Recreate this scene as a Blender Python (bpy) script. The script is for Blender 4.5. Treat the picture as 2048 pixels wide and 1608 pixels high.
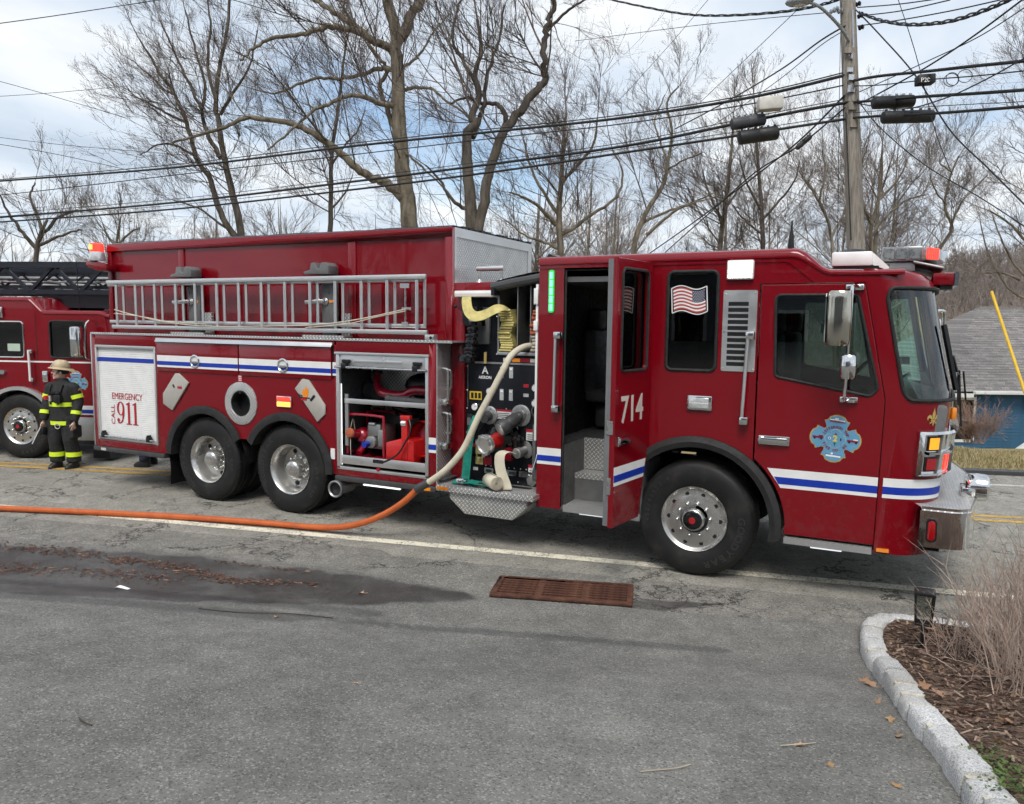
import bpy, bmesh, math, random
from mathutils import Vector, Matrix, noise
R = math.radians
SC = bpy.context.scene
for o in list(bpy.data.objects): bpy.data.objects.remove(o)
COL = SC.collection
# ------------------------------------------------------------------ camera
CAM_POS = Vector((1.5559, -7.0021, 2.3414))
YAW, PITCH, ROLL, FPX = 0.4569, 0.1034, 0.0116, 1537.25
_fw = Vector((-math.sin(YAW)*math.cos(PITCH), math.cos(YAW)*math.cos(PITCH), -math.sin(PITCH)))
_r0 = Vector((math.cos(YAW), math.sin(YAW), 0)); _u0 = _r0.cross(_fw)
_rt = math.cos(ROLL)*_r0 + math.sin(ROLL)*_u0; _up = -math.sin(ROLL)*_r0 + math.cos(ROLL)*_u0
cam = bpy.data.cameras.new('camera'); cam_o = bpy.data.objects.new('camera', cam); COL.objects.link(cam_o)
cam.sensor_width = 36.0; cam.lens = FPX/2048*36.0; cam.clip_start = .05; cam.clip_end = 2000
cam_o.matrix_world = Matrix(((_rt.x, _up.x, -_fw.x, CAM_POS.x), (_rt.y, _up.y, -_fw.y, CAM_POS.y), (_rt.z, _up.z, -_fw.z, CAM_POS.z), (0, 0, 0, 1)))
SC.camera = cam_o
# survey helper: direction of sight in the photograph, used to place far trees and wires at their own distances
def at(px, py, depth):
    d = _rt*((px-1024)/FPX) - _up*((py-804)/FPX) + _fw
    return CAM_POS + d*depth
# ------------------------------------------------------------------ world / sun / exposure
SUN_EL, SUN_AZ = R(54), R(165)
W = bpy.data.worlds.new('World'); SC.world = W; W.use_nodes = True
def build_world():
    nt = W.node_tree; N = nt.nodes; L = nt.links; N.clear()
    def nd(t, **k):
        n = N.new(t)
        for a, b in k.items(): setattr(n, a, b)
        return n
    out = nd('ShaderNodeOutputWorld'); bg = nd('ShaderNodeBackground')
    sky = nd('ShaderNodeTexSky', sky_type='NISHITA', sun_disc=False, sun_elevation=SUN_EL, sun_rotation=SUN_AZ, air_density=1.0, dust_density=1.6, ozone_density=1.0)
    tc = nd('ShaderNodeTexCoord'); sep = nd('ShaderNodeSeparateXYZ'); L.new(tc.outputs['Generated'], sep.inputs[0])
    def mth(op, a, b=None, c=None, clamp=False):
        n = nd('ShaderNodeMath', operation=op, use_clamp=clamp)
        for i, v in enumerate((a, b, c)):
            if v is None: continue
            if isinstance(v, (int, float)): n.inputs[i].default_value = v
            else: L.new(v, n.inputs[i])
        return n.outputs[0]
    zc = mth('ADD', mth('MAXIMUM', sep.outputs[2], 0.0), 0.16)
    cb = nd('ShaderNodeCombineXYZ'); L.new(mth('DIVIDE', sep.outputs[0], zc), cb.inputs[0]); L.new(mth('DIVIDE', sep.outputs[1], zc), cb.inputs[1])
    mp = nd('ShaderNodeMapping'); L.new(cb.outputs[0], mp.inputs[0]); mp.inputs['Rotation'].default_value = (0, 0, R(35)); mp.inputs['Scale'].default_value = (1.0, .62, 1); mp.inputs['Location'].default_value = (3.2, 1.4, 0)
    n1 = nd('ShaderNodeTexNoise'); n1.inputs['Scale'].default_value = .85; n1.inputs['Detail'].default_value = 7; n1.inputs['Roughness'].default_value = .52; n1.inputs['Distortion'].default_value = .35
    n2 = nd('ShaderNodeTexNoise'); n2.inputs['Scale'].default_value = 1.7; n2.inputs['Detail'].default_value = 7; n2.inputs['Roughness'].default_value = .5
    L.new(mp.outputs[0], n1.inputs[0]); L.new(mp.outputs[0], n2.inputs[0])
    cov = nd('ShaderNodeMapRange', interpolation_type='SMOOTHSTEP'); L.new(n1.outputs[0], cov.inputs[0]); cov.inputs[1].default_value = .27; cov.inputs[2].default_value = .47
    cr = nd('ShaderNodeValToRGB'); L.new(n2.outputs[0], cr.inputs[0])
    e = cr.color_ramp.elements; e[0].position = .30; e[0].color = (.45, .53, .63, 1); e[1].position = .66; e[1].color = (.84, .855, .865, 1)
    m = e.new(.48); m.color = (.63, .70, .785, 1)
    sk = nd('ShaderNodeMix', data_type='RGBA', blend_type='MULTIPLY'); sk.inputs[0].default_value = 1.0
    L.new(sky.outputs[0], sk.inputs['A']); sk.inputs['B'].default_value = (SKY_K*.98, SKY_K*1.04, SKY_K*1.06, 1)
    cl = nd('ShaderNodeMix', data_type='RGBA', blend_type='MULTIPLY'); cl.inputs[0].default_value = 1.0
    L.new(cr.outputs[0], cl.inputs['A']); cl.inputs['B'].default_value = (CLOUD_K, CLOUD_K, CLOUD_K, 1)
    mx = nd('ShaderNodeMix', data_type='RGBA'); L.new(mth('MULTIPLY', cov.outputs[0], .94), mx.inputs[0]); L.new(sk.outputs['Result'], mx.inputs['A']); L.new(cl.outputs['Result'], mx.inputs['B'])
    L.new(mx.outputs['Result'], bg.inputs[0]); bg.inputs[1].default_value = 1.0
    L.new(bg.outputs[0], out.inputs[0])
SKY_K, CLOUD_K = .095, .72
build_world()
sl = bpy.data.lights.new('sun', 'SUN'); sl.energy = 1.5; sl.angle = R(25); sl.color = (1, .955, .89)
sun_o = bpy.data.objects.new('sun', sl); COL.objects.link(sun_o)
_sd = Vector((math.sin(SUN_AZ)*math.cos(SUN_EL), math.cos(SUN_AZ)*math.cos(SUN_EL), math.sin(SUN_EL)))
sun_o.rotation_euler = _sd.to_track_quat('Z', 'Y').to_euler(); sun_o.location = (0, -10, 20)
SC.view_settings.view_transform = 'Standard'; SC.view_settings.look = 'None'; SC.view_settings.gamma = 1; SC.view_settings.exposure = 0.80
SC.view_settings.use_curve_mapping = False
SC.render.engine = 'CYCLES'
CY = SC.cycles; CY.max_bounces = 6; CY.diffuse_bounces = 2; CY.glossy_bounces = 3; CY.transmission_bounces = 4; CY.transparent_max_bounces = 10
CY.caustics_reflective = False; CY.caustics_refractive = False; CY.use_adaptive_sampling = True; CY.adaptive_threshold = .03; CY.adaptive_min_samples = 10
W.cycles.sampling_method = 'MANUAL'; W.cycles.sample_map_resolution = 512
# ------------------------------------------------------------------ mesh builder
class MB:
    def __init__(s): s.v = []; s.f = []; s.m = []; s.c = 0
    def mat(s, i): s.c = i; return s
    def add(s, vs, fs):
        b = len(s.v); s.v += [tuple(v) for v in vs]
        for f in fs: s.f.append(tuple(i+b for i in f)); s.m.append(s.c)
        return s
    def box(s, x0, x1, y0, y1, z0, z1):
        return s.add([(x0,y0,z0),(x1,y0,z0),(x1,y1,z0),(x0,y1,z0),(x0,y0,z1),(x1,y0,z1),(x1,y1,z1),(x0,y1,z1)],
                     [(0,3,2,1),(4,5,6,7),(0,1,5,4),(1,2,6,5),(2,3,7,6),(3,0,4,7)])
    def obox(s, c, ax, ay, az):      # oriented box: centre and three half axes
        c, ax, ay, az = map(Vector, (c, ax, ay, az)); vs = []
        for k in (-1, 1):
            for i, j in ((-1,-1),(1,-1),(1,1),(-1,1)): vs.append(c+ax*i+ay*j+az*k)
        return s.add(vs, [(0,3,2,1),(4,5,6,7),(0,1,5,4),(1,2,6,5),(2,3,7,6),(3,0,4,7)])
    def bar(s, a, b, w, h, up=(0,0,1)):   # rectangular bar from a to b
        a, b = Vector(a), Vector(b); d = b-a; n = d.normalized(); u = Vector(up)
        if abs(n.dot(u)) > .98: u = Vector((1,0,0))
        sx = n.cross(u).normalized(); sy = sx.cross(n)
        return s.obox((a+b)/2, d/2, sx*w/2, sy*h/2)
    def tube(s, pts, r, n=8, caps=True, flat=None):
        pts = [Vector(p) for p in pts]; k = len(pts)
        rs = r if isinstance(r, (list, tuple)) else [r]*k
        t0 = (pts[1]-pts[0]).normalized(); a = Vector((0,0,1)) if abs(t0.z) < .9 else Vector((1,0,0))
        u = t0.cross(a).normalized(); vs = []; fs = []
        for i, p in enumerate(pts):
            t = (pts[min(i+1,k-1)]-pts[max(i-1,0)])
            t = t.normalized() if t.length > 1e-9 else t0
            u = (u-t*u.dot(t)); u = u.normalized() if u.length > 1e-6 else t.orthogonal().normalized(); w = t.cross(u)
            for j in range(n):
                an = 2*math.pi*j/n; vs.append(p+(u*math.cos(an)+w*math.sin(an))*rs[i])
        for i in range(k-1):
            for j in range(n): fs.append((i*n+j, i*n+(j+1)%n, (i+1)*n+(j+1)%n, (i+1)*n+j))
        if caps: fs.append(tuple(range(n-1,-1,-1))); fs.append(tuple(range((k-1)*n, k*n)))
        return s.add(vs, fs)
    def cyl(s, a, b, r, r2=None, n=16): return s.tube([a, b], [r, r if r2 is None else r2], n)
    def lathe(s, prof, o, ax, n=32, closed=False, caps=True):   # profile of (radius, height along ax)
        o = Vector(o); ax = Vector(ax).normalized(); u = ax.orthogonal().normalized(); w = ax.cross(u); vs = []; fs = []; k = len(prof)
        for r, h in prof:
            for j in range(n):
                an = 2*math.pi*j/n; vs.append(o+ax*h+(u*math.cos(an)+w*math.sin(an))*r)
        for i in range(k-1 if not closed else k):
            i2 = (i+1) % k
            for j in range(n): fs.append((i*n+j, i*n+(j+1)%n, i2*n+(j+1)%n, i2*n+j))
        if not closed and caps:
            if prof[0][0] > 1e-6: fs.append(tuple(range(n-1,-1,-1)))
            if prof[-1][0] > 1e-6: fs.append(tuple(range((k-1)*n, k*n)))
        return s.add(vs, fs)
    def prism(s, poly, a0, a1, plane='xz'):    # polygon extruded along the third axis
        def P(p, t): return (p[0], t, p[1]) if plane == 'xz' else ((p[0], p[1], t) if plane == 'xy' else (t, p[0], p[1]))
        n = len(poly); vs = [P(p, a0) for p in poly]+[P(p, a1) for p in poly]
        fs = [tuple(range(n)), tuple(range(2*n-1, n-1, -1))]+[(i, i+n, (i+1)%n+n, (i+1)%n) for i in range(n)]
        return s.add(vs, fs)
    def grid(s, rows, closed=False):
        n = len(rows[0]); vs = [p for r in rows for p in r]; fs = []
        for i in range(len(rows)-1):
            for j in range(n if closed else n-1): fs.append((i*n+j, i*n+(j+1)%n, (i+1)*n+(j+1)%n, (i+1)*n+j))
        return s.add(vs, fs)
    def sphere(s, c, r, n=12, m=8, sc=(1,1,1)):
        c = Vector(c); rows = []
        for i in range(m+1):
            th = math.pi*i/m; rows.append([(c.x+r*sc[0]*math.sin(th)*math.cos(2*math.pi*j/n), c.y+r*sc[1]*math.sin(th)*math.sin(2*math.pi*j/n), c.z+r*sc[2]*math.cos(th)) for j in range(n)])
        return s.grid(rows, True)
    def torus(s, c, ax, R0, r, n=32, m=8):
        return s.lathe([(R0+r*math.cos(2*math.pi*k/m), r*math.sin(2*math.pi*k/m)) for k in range(m)], c, ax, n, True)
    def xform(s, M): s.v = [tuple(M @ Vector(v)) for v in s.v]; return s
    def mesh(s, name, mats, bev=0, seg=2, smooth=35, fix=True):
        me = bpy.data.meshes.new(name); me.from_pydata(s.v, [], s.f)
        if not isinstance(mats, (list, tuple)): mats = [mats]
        for x in mats: me.materials.append(M_(x))
        if len(mats) > 1: me.polygons.foreach_set('material_index', s.m)
        if bev or fix:
            bm = bmesh.new(); bm.from_mesh(me)
            bmesh.ops.remove_doubles(bm, verts=bm.verts, dist=1e-5)
            if fix: bmesh.ops.recalc_face_normals(bm, faces=bm.faces)
            if bev:
                ed = [e for e in bm.edges if len(e.link_faces) == 2 and e.calc_face_angle(0) > .5]
                bmesh.ops.bevel(bm, geom=ed, offset=bev, segments=seg, affect='EDGES', profile=.5, clamp_overlap=True)
            bm.to_mesh(me); bm.free()
        if smooth:
            me.shade_smooth(); me.set_sharp_from_angle(angle=R(smooth))
        me.update(); return me
    def build(s, name, mats, parent=None, bev=0, seg=2, smooth=35, fix=True, loc=None):
        return link(name, s.mesh(name, mats, bev, seg, smooth, fix), parent, loc)
def link(name, me, parent=None, loc=None):
    o = bpy.data.objects.new(name, me); COL.objects.link(o)
    if parent: o.parent = parent
    if loc is not None: o.location = loc
    return o
def tag(o, label=None, cat=None, group=None, kind=None):
    if label: o['label'] = label
    if cat: o['category'] = cat
    if group: o['group'] = group
    if kind: o['kind'] = kind
    return o
def empty(name, loc=(0,0,0), rz=0):
    o = bpy.data.objects.new(name, None); COL.objects.link(o); o.location = loc; o.rotation_euler = (0,0,rz); o.empty_display_size = .2
    return o
def thing(name, label, cat, loc=(0,0,0), rz=0, group=None): return tag(empty(name, loc, rz), label, cat, group)
def copy_tree(o, parent=None):
    c = o.copy(); COL.objects.link(c); c.parent = parent
    for ch in o.children: copy_tree(ch, c)
    return c
def arc(cx, cz, r, a0, a1, n): return [(cx+r*math.cos(R(a0+(a1-a0)*i/n)), cz+r*math.sin(R(a0+(a1-a0)*i/n))) for i in range(n+1)]
def rrect(x0, x1, z0, z1, r, n=5):
    rs = r if isinstance(r, (list, tuple)) else [r]*4
    return (arc(x0+rs[0], z0+rs[0], rs[0], 180, 270, n)+arc(x1-rs[1], z0+rs[1], rs[1], 270, 360, n)+arc(x1-rs[2], z1-rs[2], rs[2], 0, 90, n)+arc(x0+rs[3], z1-rs[3], rs[3], 90, 180, n))
def rpoly(pts, r, n=5):      # polygon with rounded corners
    out = []; k = len(pts)
    for i in range(k):
        p = Vector(pts[i]); a = Vector(pts[i-1]); b = Vector(pts[(i+1) % k]); ri = r[i] if isinstance(r, (list, tuple)) else r
        da = (a-p).normalized(); db = (b-p).normalized(); an = da.angle(db); t = min(ri/math.tan(an/2), (a-p).length*.48, (b-p).length*.48)
        p0 = p+da*t; p1 = p+db*t
        for j in range(n+1):
            s = j/n; q = p0*(1-s)**2+p*2*s*(1-s)+p1*s*s; out.append((q.x, q.y))
    return out
DG = None
def curve_mesh(cu):
    o = bpy.data.objects.new('tmp', cu); COL.objects.link(o)
    dg = bpy.context.evaluated_depsgraph_get(); me = bpy.data.meshes.new_from_object(o.evaluated_get(dg)); bpy.data.objects.remove(o); bpy.data.curves.remove(cu)
    return me
def plate_mesh(outer, holes, t, M=None, mat=None, bev=0, smooth=30):  # flat plate with holes in local xy, thickness t centred
    cu = bpy.data.curves.new('c', 'CURVE'); cu.dimensions = '2D'; cu.fill_mode = 'BOTH'; cu.extrude = t/2-bev; cu.bevel_depth = bev; cu.bevel_resolution = 1; cu.offset = -bev
    for poly in [outer]+list(holes):
        sp = cu.splines.new('POLY'); sp.points.add(len(poly)-1)
        for p, q in zip(sp.points, poly): p.co = (q[0], q[1], 0, 1)
        sp.use_cyclic_u = True
    me = curve_mesh(cu)
    if M is not None: me.transform(M)
    if mat: me.materials.clear(); me.materials.append(M_(mat))
    me.shade_smooth(); me.set_sharp_from_angle(angle=R(smooth)); return me
# local xy -> world xz on a side panel whose outer face is at y
def side(y, flip=False): return Matrix(((1,0,0,0),(0,0,-1,y),(0,1,0,0),(0,0,0,1)))
def plate(name, outer, holes, y, t, mat, parent, bev=0):
    me = plate_mesh(outer, holes, t, side(y+t/2), mat, bev); me.name = name
    return link(name, me, parent)
def text_mesh(txt, size, t=.002, sx=1, align='CENTER', shear=0, bold=0):
    cu = bpy.data.curves.new('t', 'FONT'); cu.body = txt; cu.size = size; cu.extrude = t/2; cu.align_x = align; cu.align_y = 'CENTER'; cu.shear = shear; cu.offset = bold; cu.resolution_u = 3
    me = curve_mesh(cu)
    if sx != 1: me.transform(Matrix.Diagonal((sx, 1, 1, 1)))
    return me
def text(name, txt, size, M, mat, parent, t=.002, sx=1, bold=0, shear=0):
    me = text_mesh(txt, size, t, sx, bold=bold, shear=shear); me.transform(M); me.materials.clear(); me.materials.append(M_(mat)); me.name = name
    return link(name, me, parent)
def join_meshes(name, ms, mat, M=None):
    bm = bmesh.new()
    for me in ms: bm.from_mesh(me); bpy.data.meshes.remove(me)
    me = bpy.data.meshes.new(name); bm.to_mesh(me); bm.free()
    if M is not None: me.transform(M)
    me.materials.clear(); me.materials.append(M_(mat)); return me
def text_arc_mesh(name, txt, size, rad, a_mid, step, mat, M, t=.002, inward=False, bold=0, sx=1):
    ms = []; n = len(txt)
    for i, ch in enumerate(txt):
        if ch == ' ': continue
        me = text_mesh(ch, size, t, sx, bold=bold)
        a = a_mid+((n-1)/2-i)*step if not inward else a_mid-((n-1)/2-i)*step
        rot = a-90 if not inward else a+90
        me.transform(Matrix.Translation((rad*math.cos(R(a)), rad*math.sin(R(a)), 0)) @ Matrix.Rotation(R(rot), 4, 'Z')); ms.append(me)
    return join_meshes(name, ms, mat, M)
def spline(pts, n=8):      # Catmull-Rom through points
    P = [Vector(p) for p in pts]; out = []
    for i in range(len(P)-1):
        p0 = P[max(i-1,0)]; p1 = P[i]; p2 = P[i+1]; p3 = P[min(i+2, len(P)-1)]
        for j in range(n):
            t = j/n; out.append(.5*((2*p1)+(p2-p0)*t+(2*p0-5*p1+4*p2-p3)*t*t+(3*p1-p0-3*p2+p3)*t**3))
    out.append(P[-1]); return out
# ------------------------------------------------------------------ materials
_M = {}; _DEF = {}
def M_(n):
    if not isinstance(n, str): return n
    if n not in _M: _M[n] = _DEF[n](n)
    return _M[n]
class NT:
    def __init__(s, name):
        s.m = bpy.data.materials.new(name); s.m.use_nodes = True; s.t = s.m.node_tree; s.N = s.t.nodes; s.L = s.t.links; s.N.clear()
        s.out = s.N.new('ShaderNodeOutputMaterial'); s.bs = None; s.tc = None
    def set(s, sock, v):
        if v is None: return
        if hasattr(v, 'is_linked') or hasattr(v, 'links'): s.L.new(v, sock)
        elif isinstance(v, (tuple, list)) and sock.type == 'RGBA' and len(v) == 3: sock.default_value = (*v, 1)
        else: sock.default_value = v
    def n(s, t, ins=None, **k):
        x = s.N.new(t)
        for a, b in k.items(): setattr(x, a, b)
        for a, b in (ins or {}).items(): s.set(x.inputs[a], b)
        return x
    def obj(s):
        if not s.tc: s.tc = s.N.new('ShaderNodeTexCoord')
        return s.tc.outputs['Object']
    def geo(s): return s.n('ShaderNodeNewGeometry').outputs['Position']
    def math(s, op, a, b=None, c=None, clamp=False):
        x = s.n('ShaderNodeMath', operation=op, use_clamp=clamp)
        for i, v in enumerate((a, b, c)): s.set(x.inputs[i], v)
        return x.outputs[0]
    def noise(s, scale, detail=4, rough=.5, vec=None, dist=0, out=0):
        x = s.n('ShaderNodeTexNoise', {'Scale': scale, 'Detail': detail, 'Roughness': rough, 'Distortion': dist}); s.L.new(vec or s.obj(), x.inputs['Vector']); return x.outputs[out]
    def vor(s, scale, feature='F1', vec=None, rnd=1, out='Distance'):
        x = s.n('ShaderNodeTexVoronoi', {'Scale': scale, 'Randomness': rnd}, feature=feature); s.L.new(vec or s.obj(), x.inputs['Vector']); return x.outputs[out]
    def rng(s, v, a, b, c=0, d=1, smooth=True):
        x = s.n('ShaderNodeMapRange', interpolation_type='SMOOTHSTEP' if smooth else 'LINEAR'); s.set(x.inputs[0], v)
        for i, q in enumerate((a, b, c, d)): s.set(x.inputs[i+1], q)
        return x.outputs[0]
    def mix(s, f, a, b, mode='MIX'):
        x = s.n('ShaderNodeMix', data_type='RGBA', blend_type=mode); s.set(x.inputs[0], f); s.set(x.inputs['A'], a); s.set(x.inputs['B'], b); return x.outputs['Result']
    def ramp(s, f, stops):
        x = s.n('ShaderNodeValToRGB'); s.set(x.inputs[0], f); e = x.color_ramp.elements
        for i, (p, c) in enumerate(stops):
            if i > 1: e.new(p)
        for i, (p, c) in enumerate(sorted(stops)): e[i].position = p; e[i].color = (*c, 1)
        return x.outputs[0]
    def sep(s, v=None):
        x = s.n('ShaderNodeSeparateXYZ'); s.L.new(v or s.obj(), x.inputs[0]); return x.outputs
    def comb(s, x=0, y=0, z=0):
        c = s.n('ShaderNodeCombineXYZ'); s.set(c.inputs[0], x); s.set(c.inputs[1], y); s.set(c.inputs[2], z); return c.outputs[0]
    def mapping(s, sc=(1,1,1), rot=(0,0,0), loc=(0,0,0), vec=None):
        x = s.n('ShaderNodeMapping'); s.L.new(vec or s.obj(), x.inputs[0]); x.inputs['Scale'].default_value = sc; x.inputs['Rotation'].default_value = rot; x.inputs['Location'].default_value = loc; return x.outputs[0]
    def bump(s, h, strength=.3, dist=.01, normal=None):
        x = s.n('ShaderNodeBump', {'Strength': strength, 'Distance': dist}); s.set(x.inputs['Height'], h)
        if normal: s.L.new(normal, x.inputs['Normal'])
        return x.outputs[0]
    def attr(s, name): return s.n('ShaderNodeAttribute', attribute_name=name).outputs['Fac']
    def P(s, col, rough=.5, metal=0, spec=.5, coat=0, normal=None, emis=None, estr=0, sheen=0, coatr=.03):
        b = s.n('ShaderNodeBsdfPrincipled'); s.set(b.inputs['Base Color'], col); s.set(b.inputs['Roughness'], rough); s.set(b.inputs['Metallic'], metal)
        s.set(b.inputs['Specular IOR Level'], spec); s.set(b.inputs['Coat Weight'], coat); b.inputs['Coat Roughness'].default_value = coatr
        if normal: s.L.new(normal, b.inputs['Normal'])
        if emis is not None: s.set(b.inputs['Emission Color'], emis); s.set(b.inputs['Emission Strength'], estr)
        if sheen: b.inputs['Sheen Weight'].default_value = sheen
        s.L.new(b.outputs[0], s.out.inputs[0]); s.bs = b; return s.m
def defmat(name, fn): _DEF[name] = fn
def simple(name, col, rough=.5, metal=0, spec=.5, coat=0, var=.12, vs=6, emis=None, estr=0, bump=0, bs=200):
    def fn(nm):
        t = NT(nm)
        f = t.rng(t.noise(vs, 5, .6), .3, .7, 1-var, 1+var)
        c = t.mix(1.0, col, t.comb(f, f, f), 'MULTIPLY') if var else col
        r = t.rng(t.noise(vs*3, 4, .6), .3, .7, max(.02, rough*.8), min(1, rough*1.25)) if var else rough
        nrm = t.bump(t.noise(bs, 3), bump, .002) if bump else None
        return t.P(c, r, metal, spec, coat, nrm, emis, estr)
    defmat(name, fn)
def red_paint(nm, k=1.0):
    t = NT(nm); z = t.sep(t.geo())[2]
    dirt = t.math('MULTIPLY', t.rng(t.noise(9, 6, .65), .42, .75), t.rng(z, .35, 1.15, .38, .03))
    c = t.mix(dirt, (.190*k, .0009, .0066), (.12, .050, .042))
    ripple = t.bump(t.noise(1.7, 1, .4), .035, .12)
    return t.P(c, t.math('ADD', t.math('MULTIPLY', dirt, .5), .24), 0, .22, t.math('SUBTRACT', .65, dirt), ripple, coatr=.025)
defmat('red', red_paint)
simple('chrome', (.72, .72, .71), .09, 1, var=.04)
simple('steel', (.60, .60, .59), .28, 1, var=.1)
def brushed(nm, ax=(1, 40, 40), col=(.72, .72, .715), rough=.34):
    t = NT(nm); n = t.noise(14, 4, .6, t.mapping(ax)); m = t.noise(3, 4, .6)
    f = t.math('ADD', t.math('MULTIPLY', n, .25), .78)
    return t.P(t.mix(1.0, col, t.comb(f, f, f), 'MULTIPLY'), t.rng(m, .3, .7, rough*.8, rough*1.3), .85, .5, 0, t.bump(n, .08, .002))
defmat('alu', brushed)
defmat('alu_dull', lambda n: brushed(n, (2, 30, 30), (.42, .42, .415), .42))
defmat('alu_rim', lambda n: brushed(n, (6, 6, 6), (.60, .59, .565), .26))
def dplate(nm, ax, s=21., col=(.58, .58, .57), rough=.27):
    t = NT(nm); o = t.sep(); a, b = o['xyz'.index(ax[0])], o['xyz'.index(ax[1])]
    u = t.math('MULTIPLY', a, s); v = t.math('MULTIPLY', b, s)
    def loz(off, sg):
        uu = t.math('SUBTRACT', t.math('FRACT', t.math('ADD', u, off)), .5); vv = t.math('SUBTRACT', t.math('FRACT', t.math('ADD', v, off)), .5)
        p = t.math('MULTIPLY', t.math('ADD', uu, t.math('MULTIPLY', vv, sg)), .7071); q = t.math('MULTIPLY', t.math('SUBTRACT', uu, t.math('MULTIPLY', vv, sg)), .7071)
        d = t.math('ADD', t.math('POWER', t.math('DIVIDE', p, .40), 2.0), t.math('POWER', t.math('DIVIDE', q, .115), 2.0))
        return t.rng(d, 1.15, .35)
    # two lattices of lozenges, leaning left and right
    h = t.math('MAXIMUM', loz(.25, 1.0), loz(.75, -1.0))
    g = t.noise(4, 5, .6)
    c = t.mix(h, t.mix(t.rng(g, .35, .7), (col[0]*.62, col[1]*.62, col[2]*.62), (col[0]*.80, col[1]*.80, col[2]*.79)), (.95, .95, .94))  # lozenges paler than the ground between: relief shading put into the colour
    return t.P(c, t.math('ADD', t.math('MULTIPLY', g, .16), rough), .55, .5, 0, t.bump(h, 1.0, .004))
defmat('dplate_tank', lambda n: dplate(n, 'yz', 19., (.78, .78, .77), .34))  # brighter copy of the plate, light on the tank front painted in
for a in ('xz', 'yz', 'xy'): defmat('dplate_'+a, (lambda a: lambda n: dplate(n, a))(a))
simple('black', (.012, .012, .013), .42, spec=.4, var=.2)
simple('black_gloss', (.008, .008, .009), .12, var=.1)
simple('rubber', (.022, .022, .022), .62, spec=.35, var=.3, vs=12)
def tyre_mat(nm):
    t = NT(nm); n = t.noise(5, 6, .65); d = t.rng(n, .45, .75)
    c = t.mix(d, (.0085, .0085, .0088), (.030, .028, .026))
    return t.P(c, t.rng(n, .3, .7, .5, .75), 0, .4, 0, t.bump(t.noise(120, 3), .15, .002))
defmat('tyre', tyre_mat)
simple('tyre_letter', (.022, .022, .022), .5, var=.15)
simple('underside', (.012, .012, .012), .8, spec=.2, var=.3)
simple('white', (.84, .84, .825), .33, var=.05, coat=.4)
simple('white_reflective', (.80, .80, .78), .42, var=.04)
simple('blue_stripe', (.006, .035, .36), .38, var=.05)
simple('hex_pad', (.42, .40, .36), .5, var=.06)
simple('grey_frame', (.20, .205, .21), .45, .3, var=.08)
simple('dark_grey', (.05, .05, .052), .5, var=.15)
simple('mid_grey', (.13, .13, .13), .5, var=.15)
simple('bright_red', (.55, .012, .012), .35, coat=.5, var=.12)
simple('deep_red', (.30, .004, .02), .3, coat=.8, var=.15)
simple('panel_black', (.005, .006, .010), .42, spec=.3, var=.1, bump=.12, bs=500)
simple('gold', (.55, .40, .13), .4, .3, var=.08)
simple('letter_red', (.42, .012, .03), .45, var=.05)
simple('letter_cream', (.66, .60, .54), .45, var=.05)
simple('amber', (.85, .26, .01), .2, coat=.8, var=.1)
simple('amber_lit', (.9, .35, .02), .2, emis=(1, .36, .03), estr=.45, var=0)
simple('red_lens', (.35, .005, .008), .15, coat=1, var=.1)
simple('red_lit', (.7, .03, .02), .2, emis=(1, .05, .03), estr=.9, var=0)
simple('orange_lit', (1, .3, .05), .2, emis=(1, .28, .04), estr=2.2, var=0)
simple('green_lit', (.1, .8, .15), .2, emis=(.06, 1, .16), estr=3.4, var=0)
simple('green_lens', (.01, .30, .04), .15, coat=1, emis=(.02, .6, .08), estr=.35, var=0)
simple('white_lit', (1, 1, 1), .2, emis=(1, .98, .88), estr=12, var=0)
simple('strip_lit', (1, 1, 1), .2, emis=(.95, 1, 1), estr=.5, var=0)
simple('bar_lens', (.22, .225, .23), .15, .2, coat=1, var=.35, vs=40)
simple('sign_yellow', (.72, .48, .03), .5, var=.05)
simple('clear_lens', (.62, .64, .64), .12, .35, coat=1, var=.2, vs=60)
simple('yellow_hose', (.56, .48, .19), .75, spec=.25, var=.18, vs=14, bump=.25, bs=350)
simple('rust_hose', (.36, .10, .05), .75, spec=.25, var=.2, vs=14, bump=.25, bs=350)
simple('grey_hose', (.45, .40, .34), .8, spec=.2, var=.2, vs=20, bump=.25, bs=350)
simple('green_hose', (.012, .20, .15), .7, spec=.3, var=.25, vs=14, bump=.25, bs=350)
def canvas(nm):
    t = NT(nm); n = t.noise(7, 6, .65); st = t.rng(t.noise(3, 5, .6), .45, .72)
    c = t.mix(t.math('MULTIPLY', st, .55), (.62, .57, .45), (.36, .30, .22)); c = t.mix(t.rng(n, .5, .8, 0, .35), c, (.25, .22, .18))
    return t.P(c, .85, 0, .2, 0, t.bump(t.noise(260, 3), .35, .003))
defmat('canvas', canvas)
def orange_hose(nm):
    t = NT(nm); n = t.noise(6, 6, .65); g = t.rng(t.noise(14, 6, .7), .52, .78, 0, .55)
    c = t.mix(g, t.mix(t.rng(n, .3, .7), (.44, .085, .018), (.54, .125, .030)), (.20, .09, .05))
    return t.P(c, .55, 0, .4, 0, t.bump(t.noise(180, 3), .2, .002))
defmat('orange_hose', orange_hose)
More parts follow.
